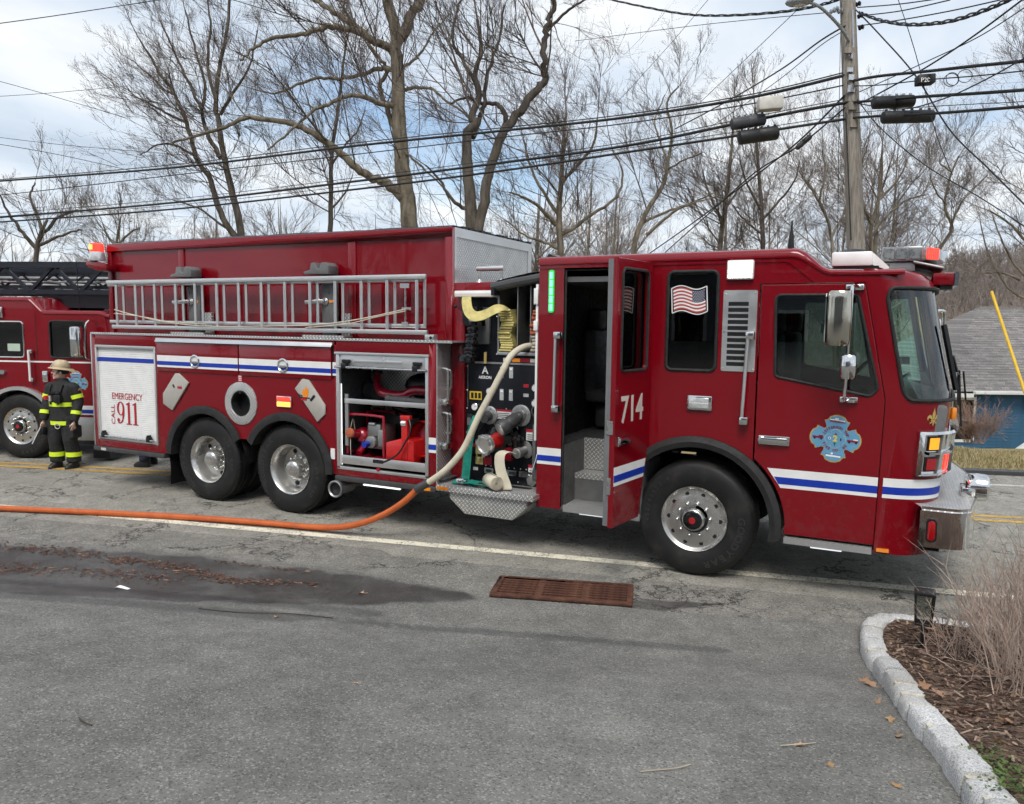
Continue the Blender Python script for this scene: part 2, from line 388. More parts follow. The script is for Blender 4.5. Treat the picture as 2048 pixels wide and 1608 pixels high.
def glass(nm, tint=(.55, .68, .64), rough=.01, ior=1.5, dark=1.0):
    t = NT(nm); tr = t.n('ShaderNodeBsdfTransparent', {'Color': tuple(x*dark for x in tint)}); gl = t.n('ShaderNodeBsdfGlossy', {'Color': (1, 1, 1), 'Roughness': rough})
    fr = t.n('ShaderNodeFresnel', {'IOR': ior}); mx = t.n('ShaderNodeMixShader'); t.L.new(fr.outputs[0], mx.inputs[0]); t.L.new(tr.outputs[0], mx.inputs[1]); t.L.new(gl.outputs[0], mx.inputs[2]); t.L.new(mx.outputs[0], t.out.inputs[0]); return t.m
defmat('glass', lambda n: glass(n, (.36, .47, .45), ior=1.75))
defmat('glass_tint', lambda n: glass(n, (.10, .11, .12), ior=1.5))
defmat('windshield', lambda n: glass(n, (.70, .98, .88), ior=1.8))
defmat('glass_house', lambda n: glass(n, (.2, .22, .22), ior=1.9))
simple('navy_black',(.010,.012,.020),.35,var=.2)
simple('strip_pale',(.45,.55,.45),.5,var=.05)
simple('guard_yellow',(.75,.46,.02),.5,var=.08)
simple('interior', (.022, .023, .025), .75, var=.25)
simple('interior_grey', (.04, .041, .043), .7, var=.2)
simple('mirror_shell', (.50, .47, .40), .12, 1, var=.06)
simple('mirror_face', (.85, .85, .85), .03, 1, var=0)
# ------------------------------------------------------------------ setting: road, driveway, verge, terrain
def sstep(a, b, x):
    t = max(0, min(1, (x-a)/(b-a))); return t*t*(3-2*t)
ROAD_A = math.atan(.215)
def fog_y(x): return .24+.202*x if x < 3 else .24+.202*3+.26*(x-3)
def yel_y(x): return 3.33+.268*x
def dw_y(x):             # line where the driveway meets the road shoulder
    pts = [(-14,-3.6),(-7,-2.25),(-3.3,-1.42),(-2.2,-1.33),(-1.45,-1.40),(-.27,-1.08),(.5,-.86),(1.5,-.50),(2.4,-.05),(4,.62),(12,2.7)]
    for (a,b),(c,d) in zip(pts, pts[1:]):
        if x <= c: return b+(d-b)*(x-a)/(c-a)
    return pts[-1][1]
def dw_z(x, y):
    d = (dw_y(x)-y)*.97
    return 0 if d <= 0 else .118*d*sstep(0, 2.2, d)
def far_z(x, y):         # land beyond the far kerb: level verge, then falling away towards the house
    e = 6.35+.30*x if x < 8 else 6.35+2.4+.1*(x-8)
    d = y-e-3.4
    return .05-.24*sstep(0, 3.6, y-e)+(-2.1*sstep(0, 13, d) if d > 0 else 0)
def asphalt(nm, c0, c1, cr=0, wet=False, speck=.55, fine=230):
    t = NT(nm); P = t.geo()
    big = t.noise(.55, 6, .6, P); mid = t.noise(4, 6, .7, P); fn = t.noise(fine, 2, .6, P)
    ag = t.vor(fine*.42, 'F1', P, out='Color'); agv = t.sep(ag)[0]
    c = t.mix(t.rng(big, .3, .7), c0, c1)
    k = t.math('ADD', .62, t.math('MULTIPLY', t.rng(fn, .25, .75, smooth=False), .76)); c = t.mix(1.0, c, t.comb(k, k, k), 'MULTIPLY')
    c = t.mix(t.math('MULTIPLY', t.rng(agv, .80, .97), speck), c, (.46, .45, .42)); c = t.mix(t.math('MULTIPLY', t.rng(agv, .22, .05), .5), c, (.022, .022, .023))
    m2 = t.rng(mid, .3, .72, .80, 1.18); c = t.mix(1.0, c, t.comb(m2, m2, m2), 'MULTIPLY')
    h = t.math('ADD', t.math('MULTIPLY', fn, .6), t.math('MULTIPLY', agv, .6)); rough = .88
    if cr:
        w = t.n('ShaderNodeVectorMath', {0: P, 1: t.noise(2.2, 5, .7, P, out=1)}, operation='ADD').outputs[0]
        e1 = t.rng(t.vor(.62, 'DISTANCE_TO_EDGE', w), .014, .003); e2 = t.rng(t.vor(2.3, 'DISTANCE_TO_EDGE', w), .030, .008)
        msk = t.rng(t.noise(.55, 3, .5, P), .48, .62)
        cm = t.math('MAXIMUM', t.math('MULTIPLY', e1, t.rng(t.noise(.8, 2, .5, P), .42, .52)), t.math('MULTIPLY', e2, msk))
        c = t.mix(t.math('MULTIPLY', cm, .85), c, (.020, .019, .018)); h = t.math('SUBTRACT', h, t.math('MULTIPLY', cm, 1.6))
    nrm = t.bump(h, .55, .006)
    if wet:
        a = t.math('ADD', t.attr('wet'), t.math('MULTIPLY', t.math('SUBTRACT', t.noise(3.2, 6, .65, P), .5), 1.15)); wv = t.math('MULTIPLY', t.rng(a, .36, .70), t.rng(t.noise(1.3, 5, .6, P), .25, .6, .55, 1.0))
        sk = t.math('ADD', t.attr('skid'), t.math('MULTIPLY', t.math('SUBTRACT', t.noise(9, 5, .7, P), .5), .5)); sv = t.rng(sk, .4, .8, 0, .5)
        c = t.mix(sv, c, (.035, .035, .037))
        c = t.mix(wv, c, t.mix(1.0, c, (.34, .34, .36), 'MULTIPLY'))
        rough = t.math('SUBTRACT', .88, t.math('MULTIPLY', wv, .50)); nrm = t.bump(h, t.math('SUBTRACT', .55, t.math('MULTIPLY', wv, .3)), .006)
        return t.P(c, rough, 0, .5, 0, nrm)
    return t.P(c, rough, 0, .35, 0, nrm)
defmat('road', lambda n: asphalt(n, (.250, .237, .205), (.315, .299, .260), cr=1, speck=.45, fine=215))
defmat('shoulder', lambda n: asphalt(n, (.172, .164, .144), (.220, .209, .184), cr=1, wet=True, speck=.42, fine=215))
defmat('driveway', lambda n: asphalt(n, (.136, .132, .120), (.186, .180, .164), wet=True, speck=.36, fine=255))
def grass_mat(nm, a, b, c):
    t = NT(nm); P = t.geo(); n = t.noise(1.2, 6, .65, P); m = t.noise(40, 4, .7, P)
    return t.P(t.mix(t.rng(m, .3, .7), t.mix(t.rng(n, .35, .65), a, b), c), .95, 0, .1, 0, t.bump(m, .8, .03))
defmat('dead_grass', lambda n: grass_mat(n, (.34, .27, .14), (.38, .31, .17), (.22, .18, .085)))
defmat('terrain', lambda n: grass_mat(n, (.12, .095, .06), (.15, .12, .08), (.075, .06, .04)))
def paint_line(nm, col):
    t = NT(nm); P = t.geo(); w = t.rng(t.math('ADD', t.noise(60, 4, .7, P), t.math('MULTIPLY', t.noise(4, 3, .6, P), .5)), .70, .98)
    crk = t.rng(t.vor(3.2, 'DISTANCE_TO_EDGE', t.n('ShaderNodeVectorMath', {0: P, 1: t.noise(3, 4, .7, P, out=1)}, operation='ADD').outputs[0]), .035, .012)
    f = t.math('MAXIMUM', t.math('MULTIPLY', w, .75), t.math('MULTIPLY', crk, .8))
    return t.P(t.mix(f, col, (.11, .105, .095)), .75, 0, .3, 0, t.bump(t.noise(150, 2, .6, P), .4, .004))
defmat('line_white', lambda n: paint_line(n, (.80, .75, .60)))
defmat('line_yellow', lambda n: paint_line(n, (.60, .36, .06)))
defmat('line_white2', lambda n: paint_line(n, (.62, .62, .58)))
def frange(a, b, n): return [a+(b-a)*i/n for i in range(n+1)]
# ground sheet to the horizon, dropping where the land falls away
g = MB(); xs = [-600,-300,-150,-80,-50]+frange(-40, 40, 40)+[50,80,150,300,600]; ys = [-300,-120,-60,-30,-15,-8]+frange(4, 40, 48)+[50,70,100,160,300,700]
g.grid([[(x, y, (far_z(x, y) if y > 5 else 0)-.30-(.9 if y < 0 else 0)) for x in xs] for y in ys])
tag(g.build('ground', 'terrain', fix=False), kind='structure')
# carriageway
g = MB(); rows = []
for x in [-60,-40,-25]+frange(-16, 14, 60)+[20,30,60]:
    y0 = fog_y(x)-.62 if x > -3 else max(dw_y(x)+.55, fog_y(x)-.62); y1 = 6.35+.30*x-.02
    rows.append([(x, y0+(y1-y0)*k/8, 0) for k in range(9)])
tag(g.grid(rows).build('road', 'road', fix=False), kind='structure')
# road shoulder between the edge line and the driveway
def inpoly(x, y, P):
    r = False
    for (a,b),(c,d) in zip(P, P[1:]+P[:1]):
        if (b > y) != (d > y) and x < (c-a)*(y-b)/(d-b)+a: r = not r
    return r
def pdist(x, y, P, closed=True):
    m = 1e9
    for (a,b),(c,d) in zip(P, P[1:]+(P[:1] if closed else [])):
        dx, dy = c-a, d-b; L2 = dx*dx+dy*dy or 1e-9; t = max(0, min(1, ((x-a)*dx+(y-b)*dy)/L2)); m = min(m, math.hypot(x-a-t*dx, y-b-t*dy))
    return m
def wetness(x, y):
    v = 0
    for P, soft in WET_POLYS:
        d = pdist(x, y, P); v = max(v, .5+min(.5, d/soft) if inpoly(x, y, P) else .5-min(.5, d/soft))
    return v
WET_POLYS = [([(-12,-4.3),(-9,-3.2),(-6.56,-2.4),(-5.77,-2.13),(-4.96,-1.89),(-4.32,-1.72),(-3.76,-1.63),(-3.13,-1.5),(-2.53,-1.42),(-1.97,-1.38),(-1.47,-1.38),(-1.42,-1.46),(-1.79,-1.74),(-2.09,-1.98),(-2.45,-2.25),(-2.85,-2.5),(-3.3,-2.85),(-3.9,-3.25),(-4.6,-3.6),(-7,-4.9),(-10,-6)], .30),
             ([(-.36,-.78),(.0,-.72),(.42,-.55),(.36,-.66),(.12,-.84),(.02,-.98),(-.22,-1.04)], .10)]
SKIDS = [([(-5.2,-3.3),(-3.6,-2.75),(-2.0,-2.2)], .10), ([(-4.4,-3.6),(-2.9,-2.85),(-1.2,-2.15),(.6,-1.6)], .07), ([(-6,-4.2),(-3.9,-3.35),(-2.4,-2.75)], .13)]
def skidness(x, y): return max(max(0, 1-pdist(x, y, P, False)/w/2.2) for P, w in SKIDS)
def surf_grid(name, mat, rows):
    g = MB().grid(rows); me = g.mesh(name, mat, fix=False, smooth=180)
    for an, fnc in (('wet', wetness), ('skid', skidness)):
        a = me.attributes.new(an, 'FLOAT', 'POINT'); a.data.foreach_set('value', [fnc(v.co.x, v.co.y) for v in me.vertices])
    return tag(link(name, me), kind='structure')
rows = []
for x in [-60,-30]+frange(-16, 14, 150)+[20,40,60]:
    y1 = (fog_y(x)-.60 if x > -3 else max(dw_y(x)+.57, fog_y(x)-.60))+.14; y0 = dw_y(x)-.12
    rows.append([(x, y0+(y1-y0)*k/10, .001) for k in range(11)])
surf_grid('road_shoulder', 'shoulder', rows)
rows = []
for x in [-50,-25]+frange(-14, 8, 176)+[14,30,60]:
    y1 = dw_y(x); rows.append([])
    for d in frange(0, 5.5, 64)+[6.5,8,11,16,24]: rows[-1].append((x, y1-d, .006+dw_z(x, y1-d)))
surf_grid('driveway', 'driveway', rows)
def strip(name, mat, xs, fn, w, z, label=None):
    g = MB(); g.grid([[(x, fn(x)-w/2, z), (x, fn(x)+w/2, z)] for x in xs]); return tag(g.build(name, mat, fix=False), kind='structure')
strip('edge_line', 'line_white', frange(-14, 12, 90), fog_y, .145, .004)
strip('centre_line', 'line_yellow', frange(-30, 25, 60), lambda x: yel_y(x)+.05*0, .11, .004)
strip('centre_line', 'line_yellow', frange(-30, 25, 60), lambda x: yel_y(x)-.25, .11, .0041)
strip('edge_line', 'line_white2', frange(-30, 25, 60), lambda x: 5.48+.29*x, .10, .004)
# far kerb and verge
g = MB(); rows = []
for x in frange(-40, 40, 80):
    e = 6.35+.30*x if x < 8 else 6.35+2.4+.1*(x-8)
    rows.append([(x, e, -.05), (x, e, .06), (x, e+.16, .07), (x, e+.16, -.02)])
tag(g.grid(rows).build('kerb', 'dark_grey', fix=False), kind='structure')
g = MB(); rows = []
for x in frange(-45, 45, 90):
    e = 6.35+.30*x if x < 8 else 6.35+2.4+.1*(x-8)
    rows.append([(x, e+.15+d, far_z(x, e+.15+d)+.05*math.sin(x*1.7+d)) for d in frange(0, 40, 60)])
tag(g.grid(rows).build('verge', 'dead_grass', fix=False), kind='structure')
# ------------------------------------------------------------------ the tanker fire engine (front wheel at x=0, near side at y=0)
T = thing('fire_engine', 'dark red tanker fire engine numbered 714 with its crew door open, parked across the picture', 'fire truck')
def part(mb, name, mats, parent=T, **k): return mb.build(name, mats, parent, **k)
# chassis and dark underside
m = MB(); m.box(-8.2, 1.6, .75, .98, .62, .86).box(-8.2, 1.6, 1.52, 1.75, .62, .86)
for x in (-8.1, -7.0, -3.5, -2.2, -.9, 1.2): m.box(x, x+.12, .9, 1.6, .64, .84)
m.cyl((-6.255,.5,.54),(-6.255,2.0,.54),.09,n=10).cyl((-4.885,.5,.54),(-4.885,2.0,.54),.09,n=10).cyl((0,.4,.54),(0,2.1,.54),.08,n=10)
m.sphere((-6.255,1.25,.54),.24).sphere((-4.885,1.25,.54),.24).cyl((-4.8,1.25,.58),(-1.5,1.25,.72),.07,n=8)
m.box(-3.9, -2.0, 1.0, 1.5, .40, .62).box(-1.4, -.7, 1.3, 2.2, .42, .85)
part(m, 'chassis', 'underside', bev=.01)
# inner body core (keeps the lockers dark and closed)
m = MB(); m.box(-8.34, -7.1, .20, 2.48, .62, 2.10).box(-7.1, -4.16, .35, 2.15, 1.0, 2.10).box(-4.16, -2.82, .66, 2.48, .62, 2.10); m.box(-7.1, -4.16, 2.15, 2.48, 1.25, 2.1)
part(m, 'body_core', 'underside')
m = MB(); m.box(-8.38, -2.79, 2.46, 2.5, 1.25, 2.12).box(-8.38,-7.08,2.46,2.5,.56,1.25).box(-4.18,-2.79,2.46,2.5,.56,1.25)
part(m, 'offside_panel', 'red')
m = MB(); m.box(-8.40, -8.345, .03, 2.47, .57, 2.12); part(m, 'rear_panel', 'dplate_yz')
# --- rear roll-up locker
m = MB()
m.box(-8.38,-8.315,0,.2,.56,2.115).box(-7.115,-7.075,.002,.2,.56,2.115).box(-8.315,-7.115,0,.2,1.965,2.115).box(-8.315,-7.115,0,.2,.56,.655)
part(m, 'locker_frame', 'red', bev=.004)
m = MB(); m.box(-8.40,-8.38,-.012,.05,.56,2.12); part(m, 'corner_post', 'alu', bev=.004)
m = MB(); m.box(-8.315,-8.285,-.010,.02,.655,1.965).box(-7.145,-7.115,-.010,.02,.655,1.965).box(-8.30,-7.13,-.016,.02,1.93,1.968)
part(m, 'door_track', 'alu', bev=.003)
m = MB(); n = 46; z0, z1 = .70, 1.93; prof = []
for i in range(n):
    a = z0+(z1-z0)*i/n; h = (z1-z0)/n
    prof += [(.026, a), (.020, a+h*.12), (.020, a+h*.88)]
prof += [(.026, z1)]
m.grid([[(x, y, z) for x in (-8.285, -7.145)] for y, z in prof]); 
ru = part(m, 'roll_up_door', 'white', smooth=20)
def slab(name, mat, x0, x1, z0, z1, y, parent=T, t=.004): return MB().box(x0, x1, y-t, y, z0, z1).build(name, mat, parent)
slab('stripe', 'blue_stripe', -8.283, -7.147, 1.745, 1.80, .019, ru, .003)
m = MB(); m.box(-8.285,-7.145,.0,.03,.66,.705); part(m, 'bottom_rail', 'alu', ru, bev=.004)
m = MB(); m.cyl((-8.26,-.035,.715),(-7.17,-.035,.715),.013,n=10); part(m, 'lift_bar', 'steel', ru)
for x in (-8.17,-7.27):
    m = MB(); m.box(x-.035,x+.035,-.05,.0,.69,.76).box(x-.015,x+.02,-.055,.0,.755,.785); part(m, 'latch', 'black', ru, bev=.006)
SY = side(.0)
text('lettering', 'EMERGENCY', .125, side(.016) @ Matrix.Translation((-7.73, 1.27, 0)), 'letter_red', ru, sx=.86)
text('lettering', 'CALL', .105, side(.016) @ Matrix.Translation((-8.02, 1.015, 0)) @ Matrix.Rotation(R(90), 4, 'Z'), 'letter_red', ru, sx=1.12)
def numeral_911():
    m = MB(); y0, y1 = .0145, .0165
    def ring(cx, cz, rx, rz, wx, wz, a0, a1, n=28):
        o = []; i = []
        for k in range(n+1):
            a = R(a0+(a1-a0)*k/n); o.append((cx+rx*math.cos(a), cz+rz*math.sin(a))); i.append((cx+(rx-wx)*math.cos(a), cz+(rz-wz)*math.sin(a)))
        for k in range(n): m.prism([o[k], o[k+1], i[k+1], i[k]], y0, y1)
    ring(-7.865, 1.105, .075, .095, .036, .012, 0, 360); 
    m.prism([(-7.826,1.10),(-7.790,1.105),(-7.794,1.02),(-7.825,.93),(-7.88,.897),(-7.925,.905),(-7.925,.918),(-7.875,.915),(-7.84,.95),(-7.828,1.03)], y0-.0006, y1-.0006)
    m.prism(arc(-7.915, .945, .026, 0, 360, 14)[:-1], y0-.0012, y1-.0012)
    for cx in (-7.705, -7.575):
        m.prism([(cx-.018,.905),(cx+.024,.905),(cx+.024,1.20),(cx+.012,1.20),(cx-.05,1.172),(cx-.05,1.160),(cx-.018,1.168)], y0, y1); m.prism([(cx-.05,.893),(cx+.055,.893),(cx+.055,.905),(cx-.05,.905)], y0, y1)
    return m
part(numeral_911(), 'lettering', 'letter_red', ru, smooth=0)
# --- panel round the rear wheels
XR1, XR2 = -6.255, -4.885
def arch_pts(cx, r, za, zb, n=22):    # arch traced left to right, from height za to height zb
    a0 = 180-math.degrees(math.asin((za-.54)/r)); a1 = math.degrees(math.asin((zb-.54)/r)); return arc(cx, .54, r, a0, a1, n)
out = [(-7.075,.56)]+[(-6.93,.56)]+arch_pts(XR1,.675,.56,.86)+arch_pts(XR2,.675,.86,.56)+[(-4.16,.56),(-4.16,1.675),(-7.075,1.675)]
plate('wheel_panel', out, [arc(-5.615,1.305,.158,0,360,36)[:-1]], 0, .05, 'red', T)
m = MB(); m.box(-7.075,-4.16,.012,.05,1.675,2.06); part(m, 'locker_recess', 'black')
m = MB(); m.box(-7.075,-4.13,.0,.05,2.062,2.115); part(m, 'top_rail', 'red')
for x0, x1 in ((-7.068,-5.637),(-5.620,-4.195)):
    m = MB(); m.box(x0, x1, -.018, .018, 1.655, 2.045); ld = part(m, 'locker_door', 'red', bev=.008)
    slab('stripe', 'white_reflective', x0+.002, x1-.002, 1.708, 1.862, -.0185, ld, .0015); slab('stripe', 'blue_stripe', x0+.002, x1-.002, 1.735, 1.786, -.020, ld, .0015)
    cx = -6.37 if x0 < -6 else -4.91
    m = MB(); m.lathe([(.085,0),(.085,.012),(.070,.020),(.060,.012),(.058,.0)], (cx,-.018,1.80), (0,-1,0), 28, caps=False); m.lathe([(.058,0),(.03,-.02),(.0,-.024)], (cx,-.016,1.80), (0,-1,0), 28, caps=False); m.box(cx-.045,cx+.045,-.036,-.02,1.775,1.80)
    part(m, 'paddle_latch', 'chrome', ld)
slab('stripe', 'white_reflective', -4.185, -4.125, 1.708, 1.862, -.0005, T, .003); slab('stripe', 'blue_stripe', -4.185, -4.125, 1.735, 1.786, -.004, T, .0015)
m = MB(); m.prism([(-.045,2.035),(-.02,2.085),(.03,2.09),(.03,2.05),(-.02,2.045)], -7.08, -4.175, 'yz'); part(m, 'drip_rail', 'alu', bev=.004)
# fenders
for cx, za, zb, nm in ((XR1,.60,.86,0),(XR2,.86,.56,1)):
    a = arch_pts(cx,.70,za,zb,30); b = arch_pts(cx,.60,max(za-.06,.56),max(zb-.06,.55),30)
    m = MB(); m.grid([[(p[0],-.03,p[1]) for p in a],[(p[0],-.045,p[1]) for p in [( (q[0]*.6+w[0]*.4),(q[1]*.6+w[1]*.4)) for q,w in zip(a,b)]],[(q[0],-.035,q[1]) for q in b],[(q[0],.30,q[1]) for q in b]])
    m.grid([[(p[0],.0,p[1]) for p in a],[(p[0],-.03,p[1]) for p in a]])
    part(m, 'fender', 'rubber', fix=False)
    m = MB(); o2 = arch_pts(cx,.66,.56,.56,24); m.grid([[(p[0],.03,p[1]) for p in o2],[(p[0],.75,p[1]) for p in o2]]); part(m, 'wheel_housing', 'underside', fix=False)
m = MB(); m.grid([[(-6.99+.04*math.sin(z*5),y,z) for y in (.04,.3,.62)] for z in (.14,.3,.45,.62)]); m.v = m.v+[]; part(m, 'mud_flap', 'black', fix=False)
# bottle hatches, filler ring and lights on the wheel panel
def hexpad(pts, flip, marks):
    m = MB(); m.prism(pts, -.030, 0.0); h = part(m, 'bottle_hatch', 'hex_pad', bev=.012); return h
h1 = hexpad([(-6.735,1.635),(-6.665,1.635),(-6.495,1.52),(-6.81,1.145),(-6.975,1.225),(-6.975,1.36)][::-1], 0, 0)
MB().obox((-6.73,-.032,1.475),(.022,0,.0),(0,.003,0),(0,0,.012)).xform(Matrix.Translation((-6.76,0,1.47))@Matrix.Rotation(R(50),4,'Y')@Matrix.Translation((6.73,0,-1.475))).build('hatch_latch','black',h1)
MB().box(-6.69,-6.61,-.033,-.030,1.44,1.47).build('hatch_label','letter_red',h1)
h2 = hexpad([(-4.735,1.535),(-4.62,1.655),(-4.525,1.645),(-4.285,1.36),(-4.285,1.255),(-4.40,1.155)][::-1], 1, 1)
MB().obox((0,0,0),(.045,0,0),(0,.003,0),(0,0,.015)).xform(Matrix.Translation((-4.46,-.032,1.435))@Matrix.Rotation(R(-45),4,'Y')).build('hatch_latch','black',h2)
MB().box(-4.64,-4.545,-.033,-.030,1.40,1.425).build('hatch_label','letter_red',h2)
m = MB(); m.prism([(-4.60,1.44),(-4.615,1.50),(-4.585,1.545),(-4.58,1.51),(-4.555,1.575),(-4.545,1.53),(-4.525,1.555),(-4.52,1.50),(-4.535,1.44)], -.0335, -.030); part(m, 'flame_sticker', 'amber', h2)
text('lettering', 'Fire', .055, side(-.032)@Matrix.Translation((-4.645,1.455,0)), 'black', h2, sx=.8, bold=.001); slab('lettering','black',-4.67,-4.50,1.425,1.437,-.030,h2,.003)
ring = MB(); RC = (-5.615, 0, 1.305)
ring.lathe([(.265,0),(.265,.012),(.255,.016),(.165,.016),(.160,.012),(.160,0)], RC, (0,-1,0), 48, caps=False); rg = part(ring, 'filler_ring', 'dplate_xz')
m = MB(); m.lathe([(.160,.014),(.150,.018),(.145,.01),(.142,-.12),(.0,-.13)], RC, (0,-1,0), 36, caps=False); m.box(-5.63,-5.60,-.02,.02,1.425,1.46); part(m, 'filler_tube', 'black', rg)
for k in range(8): 
    a = R(22.5+45*k); m = MB(); m.sphere((RC[0]+.235*math.cos(a),-.017,RC[2]+.235*math.sin(a)),.009,8,5); part(m,'bolt','steel',rg)
m = MB(); m.box(-5.655,-5.585,-.006,0,1.575,1.66); wl = part(m, 'warning_plate', 'letter_red'); 
for k in range(3): slab('lettering','white',-5.645,-5.595,1.588+.024*k,1.598+.024*k,-.006,wl,.0015)
m = MB(); m.box(-5.02,-4.79,-.028,0,1.30,1.435); wl = part(m, 'warning_light', 'chrome', bev=.008)
m = MB(); m.box(-5.005,-4.805,-.038,-.026,1.37,1.425); part(m, 'lens', 'red_lit', wl, bev=.005)
m = MB(); m.box(-5.005,-4.805,-.038,-.026,1.31,1.365); part(m, 'lens', 'orange_lit', wl, bev=.005)
m = MB(); m.box(-4.225,-4.165,-.008,0,.735,.86); part(m, 'warning_label', 'white')
# --- open locker
LX0, LX1 = -4.13, -2.885
m = MB(); m.box(-4.16,LX0,0,.65,.56,2.115).box(LX1,-2.79,0,.30,.56,2.115).box(LX0,LX1,0,.65,1.985,2.115).box(LX0,LX1,0,.65,.555,.63); part(m, 'locker_frame', 'red', bev=.004)
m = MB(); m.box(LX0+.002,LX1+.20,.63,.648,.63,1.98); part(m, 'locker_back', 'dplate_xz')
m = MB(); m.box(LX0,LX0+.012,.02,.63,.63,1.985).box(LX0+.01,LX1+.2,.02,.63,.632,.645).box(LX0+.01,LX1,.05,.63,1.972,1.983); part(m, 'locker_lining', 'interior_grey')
m = MB(); m.box(LX0,LX0+.045,-.012,.03,.64,1.965).box(LX1-.04,LX1,-.012,.03,.64,1.965).box(LX0-.02,LX1+.01,-.02,.04,1.955,1.985).box(LX0,LX1,-.012,.03,.63,.665); part(m, 'door_track', 'alu', bev=.004)
m = MB(); m.box(LX0+.04,LX1-.04,.004,.03,1.80,1.955); m.box(LX0+.25,LX1-.35,-.004,.005,1.87,1.90); rd = part(m, 'roll_up_door', 'alu', bev=.003)
m = MB(); m.cyl((LX0+.01,-.045,1.815),(LX1-.005,-.045,1.815),.013,n=10); part(m,'lift_bar','steel',rd)
for x in (-3.99,-3.03):
    m = MB(); m.box(x-.035,x+.035,-.06,.0,1.80,1.86).box(x-.06,x+.06,-.012,.0,1.86,1.90); part(m,'latch','black',rd,bev=.006)
m = MB(); m.box(-4.06,LX1-.04,.06,.60,1.395,1.41).box(-4.06,LX1-.04,.045,.062,1.395,1.45); part(m,'shelf','alu',bev=.003)
m = MB(); m.box(-4.06,LX1-.04,.0,.60,.71,.72).box(-4.06,LX1-.04,-.012,.004,.70,.80); tr = part(m,'slide_tray','alu',bev=.003)
slab('lettering','black',-3.62,-3.48,.745,.785,-.012,tr,.002); 
m = MB(); m.cyl((-3.55,-.02,.675),(-3.55,.02,.675),.022,n=14); part(m,'tray_knob','deep_red',tr)
m = MB(); m.box(LX0+.052,LX0+.060,.010,.018,.68,1.62); part(m,'strip_light','strip_lit')
m = MB(); m.box(LX0+.075,LX0+.12,.05,.07,.9,1.5); part(m,'shelf_track','alu_dull')
# stripe on the narrow pillar and front-facing tread-plate end
slab('stripe','white_reflective',-2.884,-2.791,.925,1.09,-.0005,T,.003); slab('stripe','blue_stripe',-2.884,-2.791,.958,1.015,-.004,T,.0015)
m = MB(); m.box(-2.79,-2.78,.0,.34,.56,2.125); part(m,'locker_end','dplate_yz')
for z in (1.02,1.50):
    m = MB(); m.tube(spline([(-2.78,.09,z),(-2.71,.09,z+.01),(-2.70,.09,z+.06),(-2.70,.09,z+.28),(-2.71,.09,z+.33),(-2.78,.09,z+.34)],5),.016,10)
    m.tube(spline([(-2.78,.20,z+.10),(-2.73,.20,z+.12),(-2.73,.20,z+.30),(-2.78,.20,z+.32)],5),.013,8); hd = part(m,'folding_step','steel')
    m = MB(); m.box(-2.78,-2.70,.06,.22,z-.06,z+.0); part(m,'step_light','chrome',hd,bev=.01)
# rub rail
m = MB(); m.box(-8.42,-7.0,-.02,.14,.49,.555); part(m,'rub_rail','dark_grey',bev=.012); m = MB(); m.box(-4.16,-2.79,-.02,.14,.49,.555); rr = part(m,'rub_rail','dark_grey',bev=.012)
m = MB(); m.box(-3.75,-3.25,-.024,.0,.475,.49); part(m,'strip_light','strip_lit',rr)
for x in (-8.2,-2.9):
    m = MB(); m.box(x-.05,x+.05,-.026,-.018,.505,.54); part(m,'marker_light','amber' if x>-5 else 'clear_lens',rr)
# exhaust outlet ahead of the rear wheels
m = MB(); m.lathe([(.095,0),(.100,.01),(.100,.05),(.090,.055),(.078,.045),(.072,-.25),(0,-.25)],(-4.12,-.02,.40),(0,-1,0),28,caps=False); m.mat(1).lathe([(.074,.03),(.07,.02),(.045,.01),(.0,-.02)],(-4.12,-.02,.40),(0,-1,0),16,caps=False); part(m,'exhaust_pipe',['alu_dull','black'])
# catwalk over the lockers
m = MB(); m.box(-8.38,-2.59,.0,.34,2.117,2.132); part(m,'catwalk','dplate_xy')
m = MB(); m.box(-8.39,-2.59,-.012,.004,2.112,2.14); part(m,'edge_trim','dplate_xz')
m = MB(); m.box(-2.96,-2.84,.03,.11,2.135,2.20); m.mat(1).lathe([(.03,0),(.026,.02)],(-2.87,.03,2.165),(0,-1,0),14); part(m,'work_light',['alu','black'],bev=.008)
# --- water tank
TX0, TX1, TY0, TY1, TZ = -8.31, -2.74, .235, 2.265, 3.36
m = MB(); m.box(TX0+.01,TX1-.03,TY0+.035,TY1-.03,2.12,TZ-.03); part(m,'tank','red')
m = MB(); m.box(TX0,TX1,TY0,TY0+.05,TZ-.11,TZ-.005).box(TX0,TX0+.08,TY0,TY0+.04,2.13,TZ-.11).box(TX1-.09,TX1,TY0,TY0+.05,2.13,TZ-.11).box(-6.93,-6.83,TY0+.016,TY0+.05,2.13,TZ-.11).box(-4.15,-4.04,TY0+.016,TY0+.05,2.13,TZ-.11)
part(m,'tank_frame','red',bev=.006)
m = MB(); m.box(TX1-.025,TX1-.012,TY0+.09,TY1-.09,2.62,TZ-.10); part(m,'tank_front','dplate_tank')
m = MB(); m.box(TX1-.03,TX1,TY0+.052,TY0+.10,2.12,TZ-.004).box(TX1-.03,TX1,TY1-.10,TY1,2.12,TZ-.004).box(TX1-.03,TX1,TY0+.10,TY1-.10,TZ-.105,TZ-.004); part(m,'tank_trim','alu')
rnd = random.Random(4); m = MB(); row0 = []; row1 = []; row2 = []
for x in frange(TX0+.05, TX1-.02, 60): row0.append((x,TY0+.02,TZ-.006)); row1.append((x,TY0+.06,TZ+.012+.035*max(0,noise.noise((x*1.3,2,0)))+rnd.uniform(0,.006))); row2.append((x,TY1-.05,TZ+.02+.03*max(0,noise.noise((x*1.1,9,0)))))
m.grid([row0,row1,row2]); part(m,'tank_cover','black',fix=False)
m = MB()
